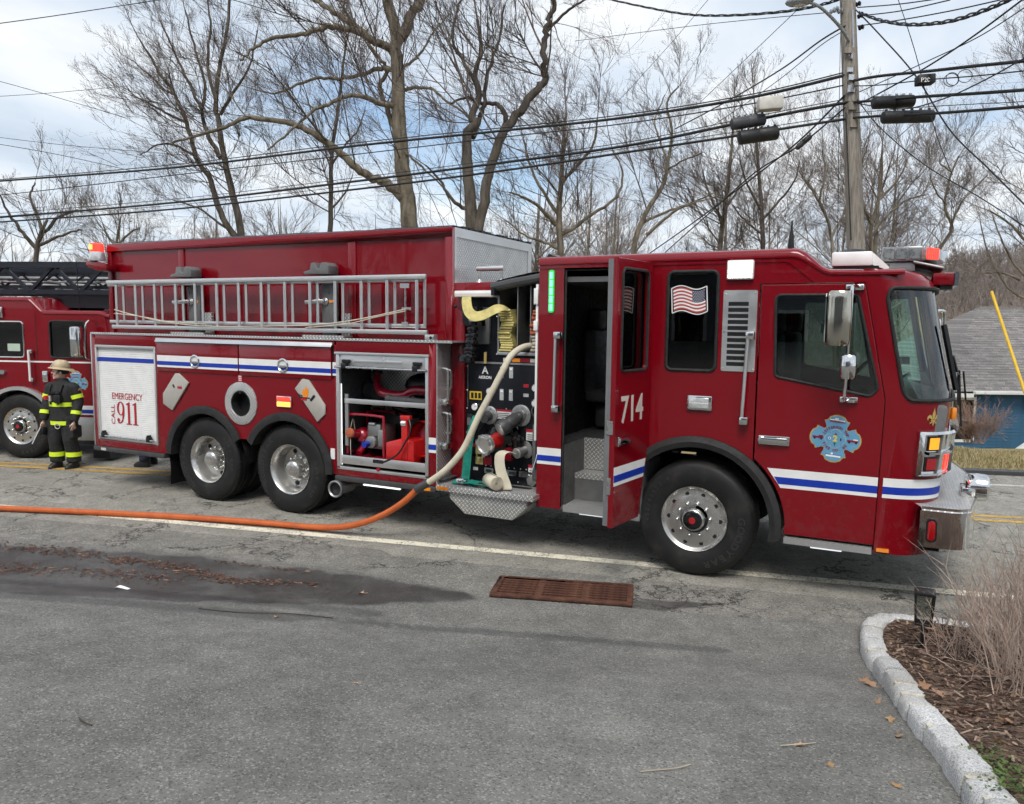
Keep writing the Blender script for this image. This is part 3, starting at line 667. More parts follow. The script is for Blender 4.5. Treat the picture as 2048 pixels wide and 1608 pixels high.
for k in range(14): y = TY0+.1+k*.14; m.box(TX1-.05,TX1-.0,y,y+.10,TZ-.003,TZ+.008+.02*abs(math.sin(k*2.1)))
part(m,'cover_edge','black')
# rear beacon on its bracket
m = MB(); m.prism([(-8.52,3.13),(-8.10,3.07),(-8.10,2.98),(-8.32,2.98),(-8.52,3.05)],.06,.24); bk = part(m,'beacon_bracket','red',bev=.008)
m = MB(); m.lathe([(.10,0),(.105,.03),(.10,.09),(.09,.12)],(-8.37,.13,3.12),(0,0,1),24); part(m,'beacon_base','clear_lens',bk)
m = MB(); m.lathe([(.09,0),(.092,.06),(.086,.11),(.07,.12),(0,.125)],(-8.37,.13,3.24),(0,0,1),20); part(m,'beacon_lens','red_lit',bk)
m = MB(); m.box(-8.40,-8.34,.033,.040,3.27,3.335); part(m,'beacon_lamp','orange_lit',bk)
# ladder rack arms
for cx in (-6.64,-4.43):
    m = MB(); m.box(cx-.06,cx+.16,.19,.235,2.16,2.86); rk = part(m,'rack_plate','mid_grey',bev=.01)
    m = MB(); m.prism([(cx-.20,2.865),(cx+.17,2.865),(cx+.17,2.96),(cx+.12,3.0),(cx+.06,3.0),(cx+.03,2.93),(cx-.0,2.93),(cx-.03,3.0),(cx-.09,3.0),(cx-.11,2.92),(cx-.20,2.90)],.04,.22); part(m,'rack_hook','mid_grey',rk,bev=.01)
    m = MB(); m.lathe([(.045,0),(.045,.012),(.015,.02),(.015,.05)],(cx,.185,2.56),(0,-1,0),12); m.bar((cx-.01,.15,2.56),(cx-.20,.06,2.545),.03,.045); part(m,'rack_crank','steel',rk,bev=.006)
    m = MB(); m.box(cx+.05,cx+.13,.184,.19,2.545,2.575); part(m,'label','amber',rk)
    m = MB(); m.box(cx+.22,cx+.34,.20,.24,2.16,2.42); m.box(cx-.25,cx+.35,.06,.235,2.14,2.165); part(m,'rack_foot','dplate_xz',rk)
# --- wheels
def tyre_mesh(w, r, n=72, blocks=True):
    P = [(.292,w*.5-.09),(.292,.055),(.300,.028),(.316,.014),(.33,.012),(.345,.006),(.40,.0),(.46,.002),(.495,.012),(.512,.020),(.524,.038),(r-.004,.062),(r,.085)]
    for g in (.30,.5,.70): P += [(r,w*g-.012),(r-.014,w*g-.010),(r-.014,w*g+.010),(r,w*g+.012)]
    P += [(r,w-.085),(r-.004,w-.062),(.512,w-.02),(.46,w-.002),(.33,w-.012),(.292,w-.055)]
    m = MB(); m.lathe(P,(0,0,0),(0,1,0),n,True)
    k = 76      # shoulder blocks
    for i in range(k if blocks else 0):
        a = 2*math.pi*i/k; c, s = math.cos(a), math.sin(a)
        m.obox((c*(r-.012),.050,s*(r-.012)),(c*.016,0,s*.016),(0,.014,0),(-s*.0125,0,c*.0125))
    return m.mesh('tyre','tyre',smooth=40)
TY_F, TY_R = tyre_mesh(.40,.545,blocks=False), tyre_mesh(.30,.540)
def tyre_letters(txts): 
    return [text_arc_mesh('sidewall_lettering', tx, s, rad, a, st, 'tyre_letter', side(.0015), .004, bold=.002, sx=1.15, inward=inw) for tx, s, rad, a, st, inw in txts]
TL_F = join_meshes('sidewall_lettering', tyre_letters([('GOODYEAR',.085,.430,-40,10.8,False),('425/65R22.5',.05,.440,150,6.2,False)]), 'tyre_letter')
TL_R = join_meshes('sidewall_lettering', tyre_letters([('GOODYEAR',.080,.430,176,10.5,False),('G289 RSD',.06,.430,-4,8.0,False)]), 'tyre_letter')
LUG = MB().lathe([(.0185,0),(.0185,.022),(.013,.034),(.006,.040),(0,.041)],(0,0,0),(0,-1,0),10).mesh('lug_nut','chrome')
def rim_front():
    m = MB(); m.lathe([(.292,.06),(.300,.022),(.306,.014),(.304,.008),(.296,.012),(.285,.034),(.270,.040),(.225,.030),(.19,.022),(.13,.022)],(0,0,0),(0,1,0),56,caps=False)
    return m.mesh('wheel','alu_rim',smooth=50,fix=False)
def hole_disc(r,k,rad,yy):
    m = MB()
    for i in range(k):
        a = 2*math.pi*(i+.5)/k; m.lathe([(r,0),(r*.9,-.001),(0,-.001)],(rad*math.cos(a),yy,rad*math.sin(a)),(0,-1,0),14)
    return m.mesh('hand_hole','black_gloss')
HOLE_F = MB().lathe([(.019,0),(.019,.003),(0,.003)],(0,0,0),(0,-1,0),14).mesh('hand_hole','black')
HOLE_R = MB().lathe([(.030,0),(.030,.004),(0,.004)],(0,0,0),(0,-1,0),14).mesh('hand_hole','black')
RIM_F = rim_front()
RIM_R = MB().lathe([(.292,.06),(.300,.022),(.306,.014),(.304,.008),(.296,.012),(.288,.03),(.272,.05),(.262,.10),(.258,.17),(.245,.195),(.22,.20),(.10,.20)],(0,0,0),(0,1,0),56,caps=False).mesh('wheel','alu_rim',smooth=50,fix=False)
HUB_F = MB().lathe([(.105,.024),(.105,-.02),(.096,-.035),(.088,-.04),(.086,-.034)],(0,0,0),(0,1,0),36,caps=False).mat(1).lathe([(.086,-.030),(.080,-.055),(.060,-.062),(.0,-.063)],(0,0,0),(0,1,0),32).mat(2).lathe([(.032,-.063),(.030,-.066),(0,-.066)],(0,0,0),(0,1,0),20).mesh('hub',['alu_rim','black_gloss','red_lens'])
HUB_R = MB().lathe([(.165,.20),(.160,.175),(.118,.170),(.112,.10),(.106,.06),(.09,.035),(.06,.024),(.02,.020),(.0,.020)],(0,0,0),(0,1,0),36).mesh('hub','alu_rim',smooth=50)
def wheel(x, y, front, spin=0, parent=T, far=False):
    w = link('wheel', RIM_F if front else RIM_R, parent, (x, y, .545 if front else .54)); w.rotation_euler = (0, spin, math.pi if far else 0)
    link('tyre', TY_F if front else TY_R, w)
    link('hub', HUB_F if front else HUB_R, w)
    if not far: link('sidewall_lettering', TL_F if front else TL_R, w)['kind'] = 'stuff'
    for i in range(10):
        a = 2*math.pi*i/10; r, yy = (.152,.022) if front else (.142,.172)
        link('lug_nut', LUG, w, (r*math.cos(a), yy, r*math.sin(a)))
    for i in range(10 if front else 5):
        k = 10 if front else 5; a = 2*math.pi*(i+.5)/k+.2; r, yy = (.238,.0335) if front else (.208,.197)
        h = link('hand_hole', HOLE_F if front else HOLE_R, w, (r*math.cos(a), yy, r*math.sin(a)))
    return w
wheel(0, .0, True, R(-6)); wheel(XR2, .02, False, R(8)); wheel(XR1, .02, False, R(-20))
for x in (XR2, XR1):
    link('inner_tyre', TY_R, T, (x,.345,.54)); wheel(x, 2.48, False, 0, T, True)
wheel(0, 2.5, True, 0, T, True)
# --- pump bay between tank and cab
PY = .30                       # face of the pump panel
m = MB(); m.box(-2.77,-2.60,PY-.03,PY+.25,.56,2.76).box(-2.60,-2.21,PY-.028,PY+.25,2.665,2.762); part(m,'pump_frame','red',bev=.006)
m = MB(); m.box(-2.60,-1.62,PY,PY+.03,.60,1.90); pp = part(m,'pump_panel','panel_black',bev=.003)
m = MB(); m.box(-2.60,-2.20,PY+.012,PY+.04,1.90,2.66); pu = part(m,'monitor_panel','panel_black')
m = MB(); m.box(-2.60,-1.62,PY-.008,PY+.03,1.895,1.915); part(m,'panel_seam','alu_dull',pp)
m = MB(); m.box(-2.7,-1.62,PY+.05,2.2,.6,2.0).box(-2.7,-2.2,PY+.05,2.2,2.0,2.62); part(m,'pump_house','underside')
# panel bolts
bm_ = MB().sphere((0,0,0),.008,8,4).mesh('bolt','steel')
for x, z in [(-2.58,1.86),(-2.58,1.6),(-2.58,1.4),(-2.58,1.1),(-2.58,.9),(-2.58,.64),(-1.70,1.78),(-1.70,1.30),(-2.1,1.42),(-1.95,.64),(-2.3,.64),(-2.58,2.6),(-2.58,2.4),(-2.58,2.0),(-2.23,2.6),(-2.23,2.4),(-2.23,2.0)]:
    link('bolt',bm_,pp,(x,PY-.001 if z<1.9 else PY+.011,z))
# grab bar and scene-light tube over the monitor
m = MB(); m.cyl((-2.63,PY+.3,2.93),(-2.30,PY+.3,2.93),.03,n=14)
for x in (-2.60,-2.33): m.cyl((x,PY+.3,2.93),(x,PY+.3,2.76),.018,n=10); m.lathe([(.05,0),(.03,.03),(.018,.05)],(x,PY+.3,2.76),(0,0,1),14)
part(m,'grab_bar','alu')
m = MB(); m.box(-2.67,-2.20,PY-.14,PY-.02,2.60,2.67); lb = part(m,'tube_light','white',bev=.012)
m = MB(); m.box(-2.66,-2.24,PY-.144,PY-.139,2.608,2.640); part(m,'lens','letter_cream',lb)
m = MB(); m.box(-2.22,-2.18,PY-.15,PY-.03,2.62,2.69); part(m,'end_cap','black',lb)
m = MB(); m.box(-2.52,-2.30,PY-.03,PY+.02,2.10,2.50); m.xform(Matrix.Identity(4)); mt = part(m,'monitor_plate','mid_grey',bev=.02)
m = MB()      # water monitor (deck gun) hung on its plate, muzzle down
m.sphere((-2.44,PY-.10,2.39),.075,14,8).cyl((-2.44,PY-.02,2.39),(-2.44,PY-.16,2.39),.055,n=16).box(-2.55,-2.33,PY-.14,PY-.06,2.30,2.36).box(-2.50,-2.37,PY-.17,PY-.05,2.43,2.50)
m.box(-2.57,-2.50,PY-.13,PY-.05,2.33,2.46)
for i,(a,r) in enumerate([(2.34,.05),(2.28,.062),(2.25,.045),(2.21,.07),(2.17,.058),(2.14,.075),(2.10,.060),(2.07,.080),(2.03,.070),(1.99,.085)]): m.lathe([(r,0),(r*1.04,.015),(r*.95,.035)],(-2.44-.0022*(2.34-a)*100*.5,PY-.13-.05*(2.34-a),a-.03),(0,0,1),18)
m.lathe([(.085,0),(.092,-.02),(.092,-.07),(.082,-.075),(.06,-.03)],(-2.50,PY-.15,1.985),(.1,0,1),20)
mon = part(m,'water_monitor','black_gloss',smooth=40)
m = MB(); m.box(-2.47,-2.39,PY-.175,PY-.168,2.345,2.375); part(m,'label','clear_lens',mon)
m = MB(); m.cyl((-2.56,PY-.08,2.44),(-2.66,PY-.12,2.50),.006,n=8).sphere((-2.665,PY-.122,2.503),.02,10,6); part(m,'lever','black',mon)
m = MB(); m.box(-2.345,-2.315,PY-.06,PY-.05,1.90,2.02); part(m,'strap','gold',mon)
# decals and small fittings on the panel
def lab(x0,x1,z0,z1,mat,y=PY,name='label'): return slab(name,mat,x0,x1,z0,z1,y,pp,.003)
lab(-2.55,-2.40,1.50,1.59,'sign_yellow'); 
for k in range(3): lab(-2.53+.045*k,-2.50+.045*k,1.515,1.575,'black',PY-.003)
for x in (-2.18,-2.07): 
    for z in (1.51,1.75): lab(x,x+.045,z,z+.12,'clear_lens'); lab(x+.008,x+.037,z+.085,z+.108,'white',PY-.003)
text('lettering','A',.11,side(PY-.002)@Matrix.Translation((-2.36,1.82,0)),'white',pp,bold=.002); text('lettering','AKRON',.045,side(PY-.002)@Matrix.Translation((-2.36,1.745,0)),'white',pp,bold=.001)
lab(-2.575,-2.570,1.42,1.88,'alu_dull'); 
o_ = lab(-2.21,-2.04,1.31,1.41,'white'); lab(-2.21,-2.04,1.39,1.411,'letter_red',PY-.003)
for k in range(3): lab(-2.20,-2.06,1.325+.02*k,1.333+.02*k,'mid_grey',PY-.003)
lab(-2.47,-2.38,.79,1.06,'yellow_hose'); lab(-2.37,-2.27,.79,.90,'letter_red'); 
for x0,z in ((-1.86,1.10),(-1.83,.72)):
    lab(x0,x0+.15,z,z+.12,'white'); lab(x0,x0+.15,z+.09,z+.121,'letter_red',PY-.003)
    for k in range(3): lab(x0+.015,x0+.12,z+.012+.022*k,z+.021+.022*k,'mid_grey',PY-.003)
for k in range(4): 
    x=-2.36+.14*k; q=lab(x,x+.11,.70,.76,'steel',name='drain_valve'); lab(x+.02,x+.09,.715,.745,'dark_grey',PY-.003)
    for d in (.02,.085): link('bolt',bm_,pp,(x+d,PY-.003,.785))
lab(-1.85,-1.73,.74,.76,'mid_grey'); m = MB(); m.lathe([(.06,0),(.06,.01),(.03,.014),(.03,.03),(0,.03)],(-1.79,PY,.67),(0,-1,0),6); part(m,'drain_valve','alu_dull',pp)
m = MB(); m.box(-2.575,-2.50,PY-.03,PY,1.16,1.34); sw = part(m,'switch_box','black',pp,bev=.01); 
m = MB(); m.box(-2.56,-2.515,PY-.035,PY-.028,1.22,1.30).box(-2.575,-2.50,PY-.034,PY-.028,1.125,1.15); part(m,'switch','mid_grey',pp)
# discharges: flanged outlets with caps
def flange(x,z,r): 
    m = MB(); m.lathe([(r,0),(r,.018),(r*.9,.024),(r*.55,.024),(r*.5,.05),(r*.45,.05)],(x,PY,z),(0,-1,0),32)
    for k in range(6): a=R(60*k+15); m.sphere((x+r*.78*math.cos(a),PY-.026,z+r*.78*math.sin(a)),.009,6,4)
    return part(m,'discharge_flange','alu_dull',pp)
flange(-2.30,1.34,.10); flange(-1.92,1.36,.115)
m = MB(); m.cyl((-2.30,PY-.03,1.34),(-2.31,PY-.12,1.32),.055,n=18); part(m,'discharge_elbow','dark_grey',pp)
d = Vector((-.42,-.75,-.42)).normalized(); o0 = Vector((-1.92,PY-.03,1.36)); u = d
m = MB(); m.lathe([(.052,0),(.056,.03),(.052,.04),(.068,.06),(.072,.15),(.064,.16),(.064,.19),(.084,.20),(.088,.24),(.083,.28),(.079,.29),(.070,.285),(.0,.28)],o0,u,32); dc = part(m,'discharge_elbow','dark_grey',pp,smooth=40)
m = MB(); m.lathe([(.068,.284),(.066,.292),(0,.294)],o0,u,32); part(m,'discharge_cap','alu_dull',pp)
m = MB(); m.cyl(o0,o0+u*.03,.048,n=20); part(m,'outlet_pipe','steel',pp)
c0 = Vector((-2.14,PY,1.10))
m = MB(); m.lathe([(.165,0),(.165,.03),(.15,.05),(.12,.055),(.09,.05)],c0,(0,-1,0),40); m.lathe([(.165,-.0),(.155,.06),(.12,.08)],c0,(0,-1,0),40); it = part(m,'intake_flange','black_gloss',pp)
for k in range(12): a=R(30*k); m2=MB(); m2.sphere((c0.x+.172*math.cos(a),PY-.062,c0.z+.172*math.sin(a)),.010,6,4); part(m2,'flange_bolt','dark_grey',it) if False else None
d2 = Vector((-.35,-.92,-.18)).normalized()
m = MB(); m.lathe([(.08,.02),(.084,.08),(.076,.10),(.076,.16),(.08,.18),(.08,.22)],c0,d2,32); part(m,'intake_valve','bright_red',pp)
m = MB(); m.lathe([(.095,.20),(.104,.21),(.104,.25),(.099,.255),(.099,.285),(.090,.29),(.084,.282),(.079,.27),(0,.27)],c0,d2,36)
sx_ = d2.cross(Vector((0,0,1))).normalized(); sz_ = sx_.cross(d2)
for k in range(6):
    a=R(60*k+10); q=c0+d2*.27+(sx_*math.cos(a)+sz_*math.sin(a))*.099; m.obox(q,d2*.02,(sx_*math.cos(a)+sz_*math.sin(a))*.014,(-sx_*math.sin(a)+sz_*math.cos(a))*.018)
part(m,'intake_cap','alu',pp,smooth=40)
m = MB(); m.tube(spline([(-1.98,PY-.05,1.22),(-1.93,PY-.10,1.13),(-1.93,PY-.10,1.02),(-1.98,PY-.06,.93)],5),.035,10); m.sphere((-1.93,PY-.06,1.1),.07,12,8); part(m,'relief_valve','black_gloss',pp)
m = MB(); m.cyl((-2.05,PY,.97),(-2.02,PY-.1,.94),.07,n=16); part(m,'relief_outlet','deep_red',pp)
m = MB(); m.box(-1.78,-1.66,PY-.03,PY,.68,1.28); vb = part(m,'valve_plate','mid_grey',pp,bev=.015)
m = MB(); m.box(-1.735,-1.70,PY-.036,PY-.028,.80,1.20); part(m,'valve_slot','black',pp)
m = MB(); m.cyl((-1.71,PY-.03,.98),(-1.74,PY-.12,.78),.008,n=8).cyl((-1.67,PY-.03,1.12),(-1.66,PY-.07,.74),.018,n=8); part(m,'valve_handle','chrome',pp)
m = MB(); m.lathe([(.095,0),(.095,.014),(.05,.03),(.046,.10),(.056,.105),(.056,.16),(.050,.165)],(-1.86,PY,1.0),(-.25,-.95,-.15),24); part(m,'discharge_outlet','alu_dull',pp)
# speedlay hose bed above the panel
BY0 = PY-.02
m = MB(); m.box(-2.205,-2.185,BY0,2.2,2.0,2.72).box(-1.985,-1.975,BY0+.02,2.2,2.03,2.72).box(-1.835,-1.825,BY0+.02,2.2,2.03,2.72); part(m,'bed_divider','alu_dull')
m = MB(); m.box(-2.20,-1.62,BY0-.02,BY0+.05,1.995,2.03).box(-2.20,-1.62,BY0+.05,2.2,1.99,2.0); part(m,'bed_floor','alu',bev=.004)
m = MB(); m.box(-2.19,-1.62,1.6,1.62,2.0,2.74); part(m,'bed_back','underside')
for k,(mt_) in enumerate(['white','amber','letter_red','letter_cream','clear_lens']): lab(-2.14+.105*k,-2.045+.105*k,1.925,1.965,mt_,PY-.004)
m = MB(); m.box(-2.20,-1.62,PY,PY+.04,1.90,1.995); part(m,'bed_skirt','panel_black')
m = MB(); rows=[]
for y in frange(BY0-.06,2.1,8):
    rows.append([(-2.24+.0,y,2.66),(-2.24,y,2.73),(-2.18,y,2.775),(-2.0,y,2.80+.015*math.sin(y*4)),(-1.8,y,2.835+.015*math.sin(y*3+1)),(-1.62,y,2.86)])
m.grid(rows); m.tube([(-2.245,BY0-.05,2.70),(-2.0,BY0-.06,2.745),(-1.63,BY0-.06,2.80)],.05,10); part(m,'bed_cover','dark_grey',fix=False)
m = MB(); m.box(-1.80,-1.65,PY+.12,PY+.24,2.84,2.97); cm = part(m,'rear_camera','white',bev=.03)
m = MB(); m.box(-1.77,-1.64,PY+.10,PY+.14,2.86,2.95); part(m,'camera_front','black',cm,bev=.01); m = MB(); m.box(-1.74,-1.67,PY+.096,PY+.102,2.895,2.915); part(m,'label','clear_lens',cm)
m = MB(); m.tube(spline([(-1.72,PY+.18,2.97),(-1.70,PY+.18,3.04),(-1.60,PY+.2,3.02)],5),.02,8).tube(spline([(-1.72,PY+.18,2.84),(-1.74,PY+.14,2.78),(-1.69,PY+.12,2.72)],5),.015,8); part(m,'camera_bracket','black',cm)
# white door-seal post at the back of the cab
m = MB(); m.box(-1.645,-1.62,.02,.06,1.15,2.72).box(-1.66,-1.615,.0,.06,2.52,2.68).box(-1.66,-1.615,.0,.06,2.26,2.36); part(m,'seal_post','white',bev=.005)
# running-board step with tread-plate hose trough
m = MB(); m.box(-2.70,-1.57,-.13,PY+.02,.575,.605); st = part(m,'pump_step','dplate_xy',bev=.008)
m = MB(); m.box(-2.705,-1.565,-.145,-.128,.555,.612).box(-2.705,-2.69,-.13,PY,.555,.612).box(-1.58,-1.565,-.13,PY,.555,.612); part(m,'step_edge','dplate_xz',st,bev=.003)
m = MB(); m.prism([(-2.56,.56),(-1.66,.56),(-1.66,.48),(-1.82,.33),(-2.38,.33),(-2.56,.48)],-.10,PY); part(m,'step_box','dplate_xz',st,bev=.004)
m = MB(); m.box(-2.69,-2.55,-.150,-.144,.568,.603); part(m,'marker_light','amber',st)
m = MB(); m.box(-2.5,-1.75,PY-.14,PY-.06,.603,.609); part(m,'drain_slot','black',st)
# small valves, pull rods and gauges that crowd the panel
for x,z in ((-2.48,1.42),(-1.76,1.66),(-1.76,1.50),(-2.30,1.60)):
    m = MB(); m.lathe([(.042,0),(.042,.018),(.036,.022),(.034,.016),(0,.016)],(x,PY,z),(0,-1,0),20); gg = part(m,'gauge','chrome',pp); 
    m = MB(); m.lathe([(.033,.017),(0,.018)],(x,PY,z),(0,-1,0),20); part(m,'gauge_face','white',pp); m = MB(); m.bar((x,PY-.019,z),(x+.018,PY-.019,z+.014),.003,.003); part(m,'needle','black',pp)
for k in range(4):
    x = -2.45+.055*k; m = MB(); m.cyl((x,PY,.90),(x,PY-.05,.90),.007,n=8).box(x-.018,x+.018,PY-.065,PY-.048,.885,.915); part(m,'pull_rod','black' if k%2 else 'chrome',pp)
for x,z,mt_ in ((-2.53,.98,'letter_red'),(-1.90,1.56,'clear_lens'),(-1.90,1.66,'letter_red'),(-2.02,1.20,'white'),(-2.24,1.22,'clear_lens'),(-2.50,.72,'white')): lab(x,x+.06,z,z+.035,mt_)
m = MB(); m.tube(spline([(-1.70,PY-.03,1.22),(-1.72,PY-.07,1.32),(-1.78,PY-.05,1.42),(-1.76,PY-.01,1.47)],5),.008,6).tube(spline([(-2.34,PY-.02,1.25),(-2.40,PY-.06,1.15),(-2.36,PY-.05,1.0),(-2.30,PY-.02,.9)],5),.010,6); part(m,'gauge_line','black',pp)
# --- cab
def lerp_tab(tab, z):
    if z <= tab[0][0]: return tab[0][1]
    for (a,b),(c,d) in zip(tab,tab[1:]):
        if z <= c: return b+(d-b)*(z-a)/(c-a)
    return tab[-1][1]
XS = [(.45,1.515),(1.74,1.538),(2.68,1.343),(2.82,1.31)]
XF = [(.45,1.97),(1.0,2.0),(1.70,2.045),(1.76,2.045),(2.66,1.865),(2.72,1.835),(2.77,1.78),(2.80,1.70),(2.81,1.60)]
BY = .50
def S(u, z, off=0):      # front of the cab: u 0..1 round the near corner, 1..2 across the front, 2..3 round the far corner
    if u > 1.5:
        p = S(3-u, z, off); return Vector((p.x, 2.5-p.y, p.z))
    xs, xf = lerp_tab(XS,z), lerp_tab(XF,z); a = xf-xs; e = 2/2.5
    if u <= 1:
        t = u*math.pi/2; X = xs+a*math.sin(t)**e; Y = BY*(1-math.cos(t)**e); nx, ny = math.sin(t)**(2-e), -math.cos(t)**(2-e); l = math.hypot(nx,ny) or 1; return Vector((X+off*nx/l, Y+off*ny/l, z))
    k = (u-1)*2; return Vector((xf+.035*math.sin(k*math.pi/2)+off, BY+(1.25-BY)*k, z))
WU0, WU1, WZ0, WZ1 = .125, 2.875, 1.745, 2.655
def us(a, b, n): return [a+(b-a)*i/n for i in range(n+1)]
m = MB()
def patch(u0,u1,z0,z1,nu,nz,off=0): m.grid([[S(u,z,off) for u in us(u0,u1,nu)] for z in us(z0,z1,nz)])
patch(0,3,.45,WZ0,60,12); patch(0,WU0,WZ0,WZ1,5,10); patch(WU1,3,WZ0,WZ1,5,10); patch(0,3,WZ1,2.72,60,3); patch(0,3,2.72,2.81,60,6)
CR = .10
def wcorner(u, z, su, sz, rz=.11, ru=.085):      # fill between the square opening and the rounded glass corner
    c = S(u, z); pts = [S(u+su*(ru-ru*math.sin(R(a))), z+sz*(rz-rz*math.cos(R(a)))) for a in range(0,91,15)]
    for p, q in zip(pts, pts[1:]): m.add([c,p,q],[(0,1,2)])
wcorner(WU0,WZ0,1,1); wcorner(WU0,WZ1,1,-1); wcorner(WU1,WZ0,-1,1); wcorner(WU1,WZ1,-1,-1)
cf = part(m,'cab_front','red',fix=False,smooth=60)
m = MB(); m.grid([[(lerp_tab(XS,z)-.09,.036,z),(lerp_tab(XS,z)+.03,.036,z)] for z in us(.46,2.8,8)]); part(m,'door_jamb','black',cf,fix=False)
m = MB(); patch(WU0-.004,WU1+.004,WZ0-.004,WZ1+.004,60,14,-.012); ws = part(m,'windshield','windshield',fix=False,smooth=180)
ol = []
for (u,z,su,sz,a0) in ((WU0,WZ0,1,1,0),(WU1,WZ0,-1,1,1),(WU1,WZ1,-1,-1,0),(WU0,WZ1,1,-1,1)):
    seq = [S(u+su*(.085-.085*math.sin(R(a))), z+sz*(.11-.11*math.cos(R(a))), .006) for a in range(0,91,15)]
    seq = seq[::-1] if not a0 else seq          # run each corner in loop order
    ol.append(seq)
path = ol[0]+[S(u,WZ0,.006) for u in us(WU0+.12,WU1-.12,40)]+ol[1]+[S(WU1,z,.006) for z in us(WZ0+.15,WZ1-.15,6)]+ol[2]+[S(u,WZ1,.006) for u in us(WU1-.12,WU0+.12,40)]+ol[3]+[S(WU0,z,.006) for z in us(WZ1-.15,WZ0+.15,6)]
path.append(path[0]); m = MB(); m.tube(path,.015,8,caps=False); part(m,'windshield_gasket','rubber',ws,fix=False)
for u0 in (1.35,): 
    m = MB(); m.tube([S(u0,WZ0,.0),S(u0,WZ1,.0)],.012,6); 
# side shell, near and far
AW = .76
arch = arc(0,.55,AW,180-math.degrees(math.acos(.50/AW)),math.degrees(math.acos(.503/AW)),22)
outer = [(-1.60,.48),(-1.335,.48),(-1.335,2.87),(-.50,2.87)]+arch+[(.503,2.70),(1.345,2.70),(1.30,2.80),(1.04,2.80),(.82,2.925),(-1.60,2.925)]
w2 = rrect(-.305,.145,1.925,2.815,.055)
cs = plate('cab_side',outer,[w2],0,.045,'red',T)
outer_f = [(-1.60,.48),(-.76,.48)]+arc(0,.55,AW,175,5,24)+[(1.50,.48),(1.53,1.74),(1.33,2.72),(1.30,2.80),(1.04,2.80),(.82,2.925),(-1.60,2.925)]
dwp = [(.64,2.60),(1.285,2.60),(1.475,1.83),(1.42,1.765),(.66,1.90)]
plate('offside_panel',outer_f,[rpoly(dwp,.05),w2,rrect(-1.2,-.62,1.925,2.815,.055)],2.455,.045,'red',T)
m = MB(); m.box(-1.60,-1.56,.045,2.455,.48,2.925); part(m,'cab_back','underside')
# roof cap with rolled edge
prof = [(-1.605,2.985),(.74,3.0),(.80,2.995),(.86,2.965),(1.00,2.835),(1.06,2.815),(1.32,2.81),(1.62,2.81)]
m = MB(); rows = []
for x,z in prof:
    dz = .085 if x < .9 else .05
    rows.append([(x,.0,z-dz),(x,-.012,z-dz+.004),(x,-.014,z-dz*.55),(x,.004,z-dz*.22),(x,.035,z-dz*.05),(x,.09,z+.004),(x,1.25,z+.03),(x,2.41,z+.004),(x,2.465,z-dz*.05),(x,2.496,z-dz*.22),(x,2.514,z-dz*.55),(x,2.512,z-dz+.004),(x,2.5,z-dz)])
rows = [[(p[0],p[1],p[2]) for p in r] for r in rows]
m.grid(rows); m.add([rows[0][i] for i in range(13)],[tuple(range(13))]); rf = part(m,'cab_roof','red',fix=False,smooth=50)
# header lip under the raised roof
m = MB(); m.prism([(-1.60,2.885),(.70,2.90),(.765,2.885),(.955,2.725),(1.32,2.72),(1.32,2.700),(.945,2.700),(.745,2.868),(.70,2.882),(-1.60,2.868)],-.010,.0); part(m,'roof_moulding','red',rf)
# windows
m = MB(); m.prism(rrect(-.30,.14,1.93,2.81,.05),.012,.018); gw = part(m,'crew_window','glass_tint',smooth=0)
def gasket(poly,y,r,parent,mat='rubber',name='window_gasket'):
    m = MB(); m.tube([(p[0],y,p[1]) for p in poly]+[(poly[0][0],y,poly[0][1])],r,8,caps=False); return part(m,name,mat,parent,fix=False)
gasket(w2,-.002,.016,gw)
# driver door
dl = [(.517,2.69),(1.335,2.69),(1.532,1.74),(1.510,.515),(.79,.515)]+arc(0,.55,.80,3,50,14)+[(.517,1.19)]
drv = plate('driver_door',dl,[rpoly(dwp,.05)],-.010,.05,'red',T,bev=.006)
m = MB(); m.prism(rpoly([(p[0],p[1]) for p in dwp],.05),.010,.016); part(m,'window','glass',drv,smooth=0); gasket(rpoly(dwp,.05),-.010,.013,drv)
m = MB(); m.box(1.215,1.235,.0,.02,1.82,2.60); part(m,'window_divider','black',drv)
def grab(x0,z0,x1,z1,parent,y=-.075,r=.016):
    m = MB(); m.cyl((x0,y,z0),(x1,y,z1),r,n=12); h = part(m,'grab_rail','alu',parent)
    for x,z in ((x0,z0),(x1,z1)):
        m = MB(); m.box(x-.02,x+.055,y-.018,0.0,z-.035,z+.035); part(m,'rail_bracket','chrome',h,bev=.01)
    return h
grab(.430,2.25,.405,1.50,cs); grab(-1.385,2.22,-1.395,1.50,cs)
m = MB(); m.prism(rrect(.55,.80,1.315,1.365,.02),-.055,-.035); m.lathe([(.035,0),(.035,.02),(.028,.03),(0,.03)],(.575,-.012,1.34),(0,-1,0),20); m.box(.55,.81,-.035,-.008,1.30,1.38); part(m,'door_handle','chrome',drv,bev=.008)
# stripes: rear pillar, door, wrap round the corner
for nm,z0,z1,y,mt_ in (('stripe',.925,1.092,-.0005,'white_reflective'),('stripe',.958,1.016,-.004,'blue_stripe')): slab(nm,mt_,-1.597,-1.337,z0,z1,y,cs,.003 if mt_[0]=='w' else .0015)
def stripe_door(z0,z1,y,mt_):
    xa = lambda z: math.sqrt(.80**2-(z-.55)**2)+.045
    m = MB(); m.prism([(xa(z0),z0),(1.515,z0),(1.517,z1),(xa(z1),z1)],y-.0015,y); part(m,'stripe',mt_,drv)
stripe_door(.925,1.092,-.0102,'white_reflective'); stripe_door(.958,1.020,-.0118,'blue_stripe')
for z0,z1,o_,mt_ in ((.925,1.092,.004,'white_reflective'),(.958,1.020,.0055,'blue_stripe')):
    m = MB(); m.grid([[S(u,z,o_) for u in us(.02,.80,24)] for z in (z0,z1)]); part(m,'stripe',mt_,cf,fix=False,smooth=180)
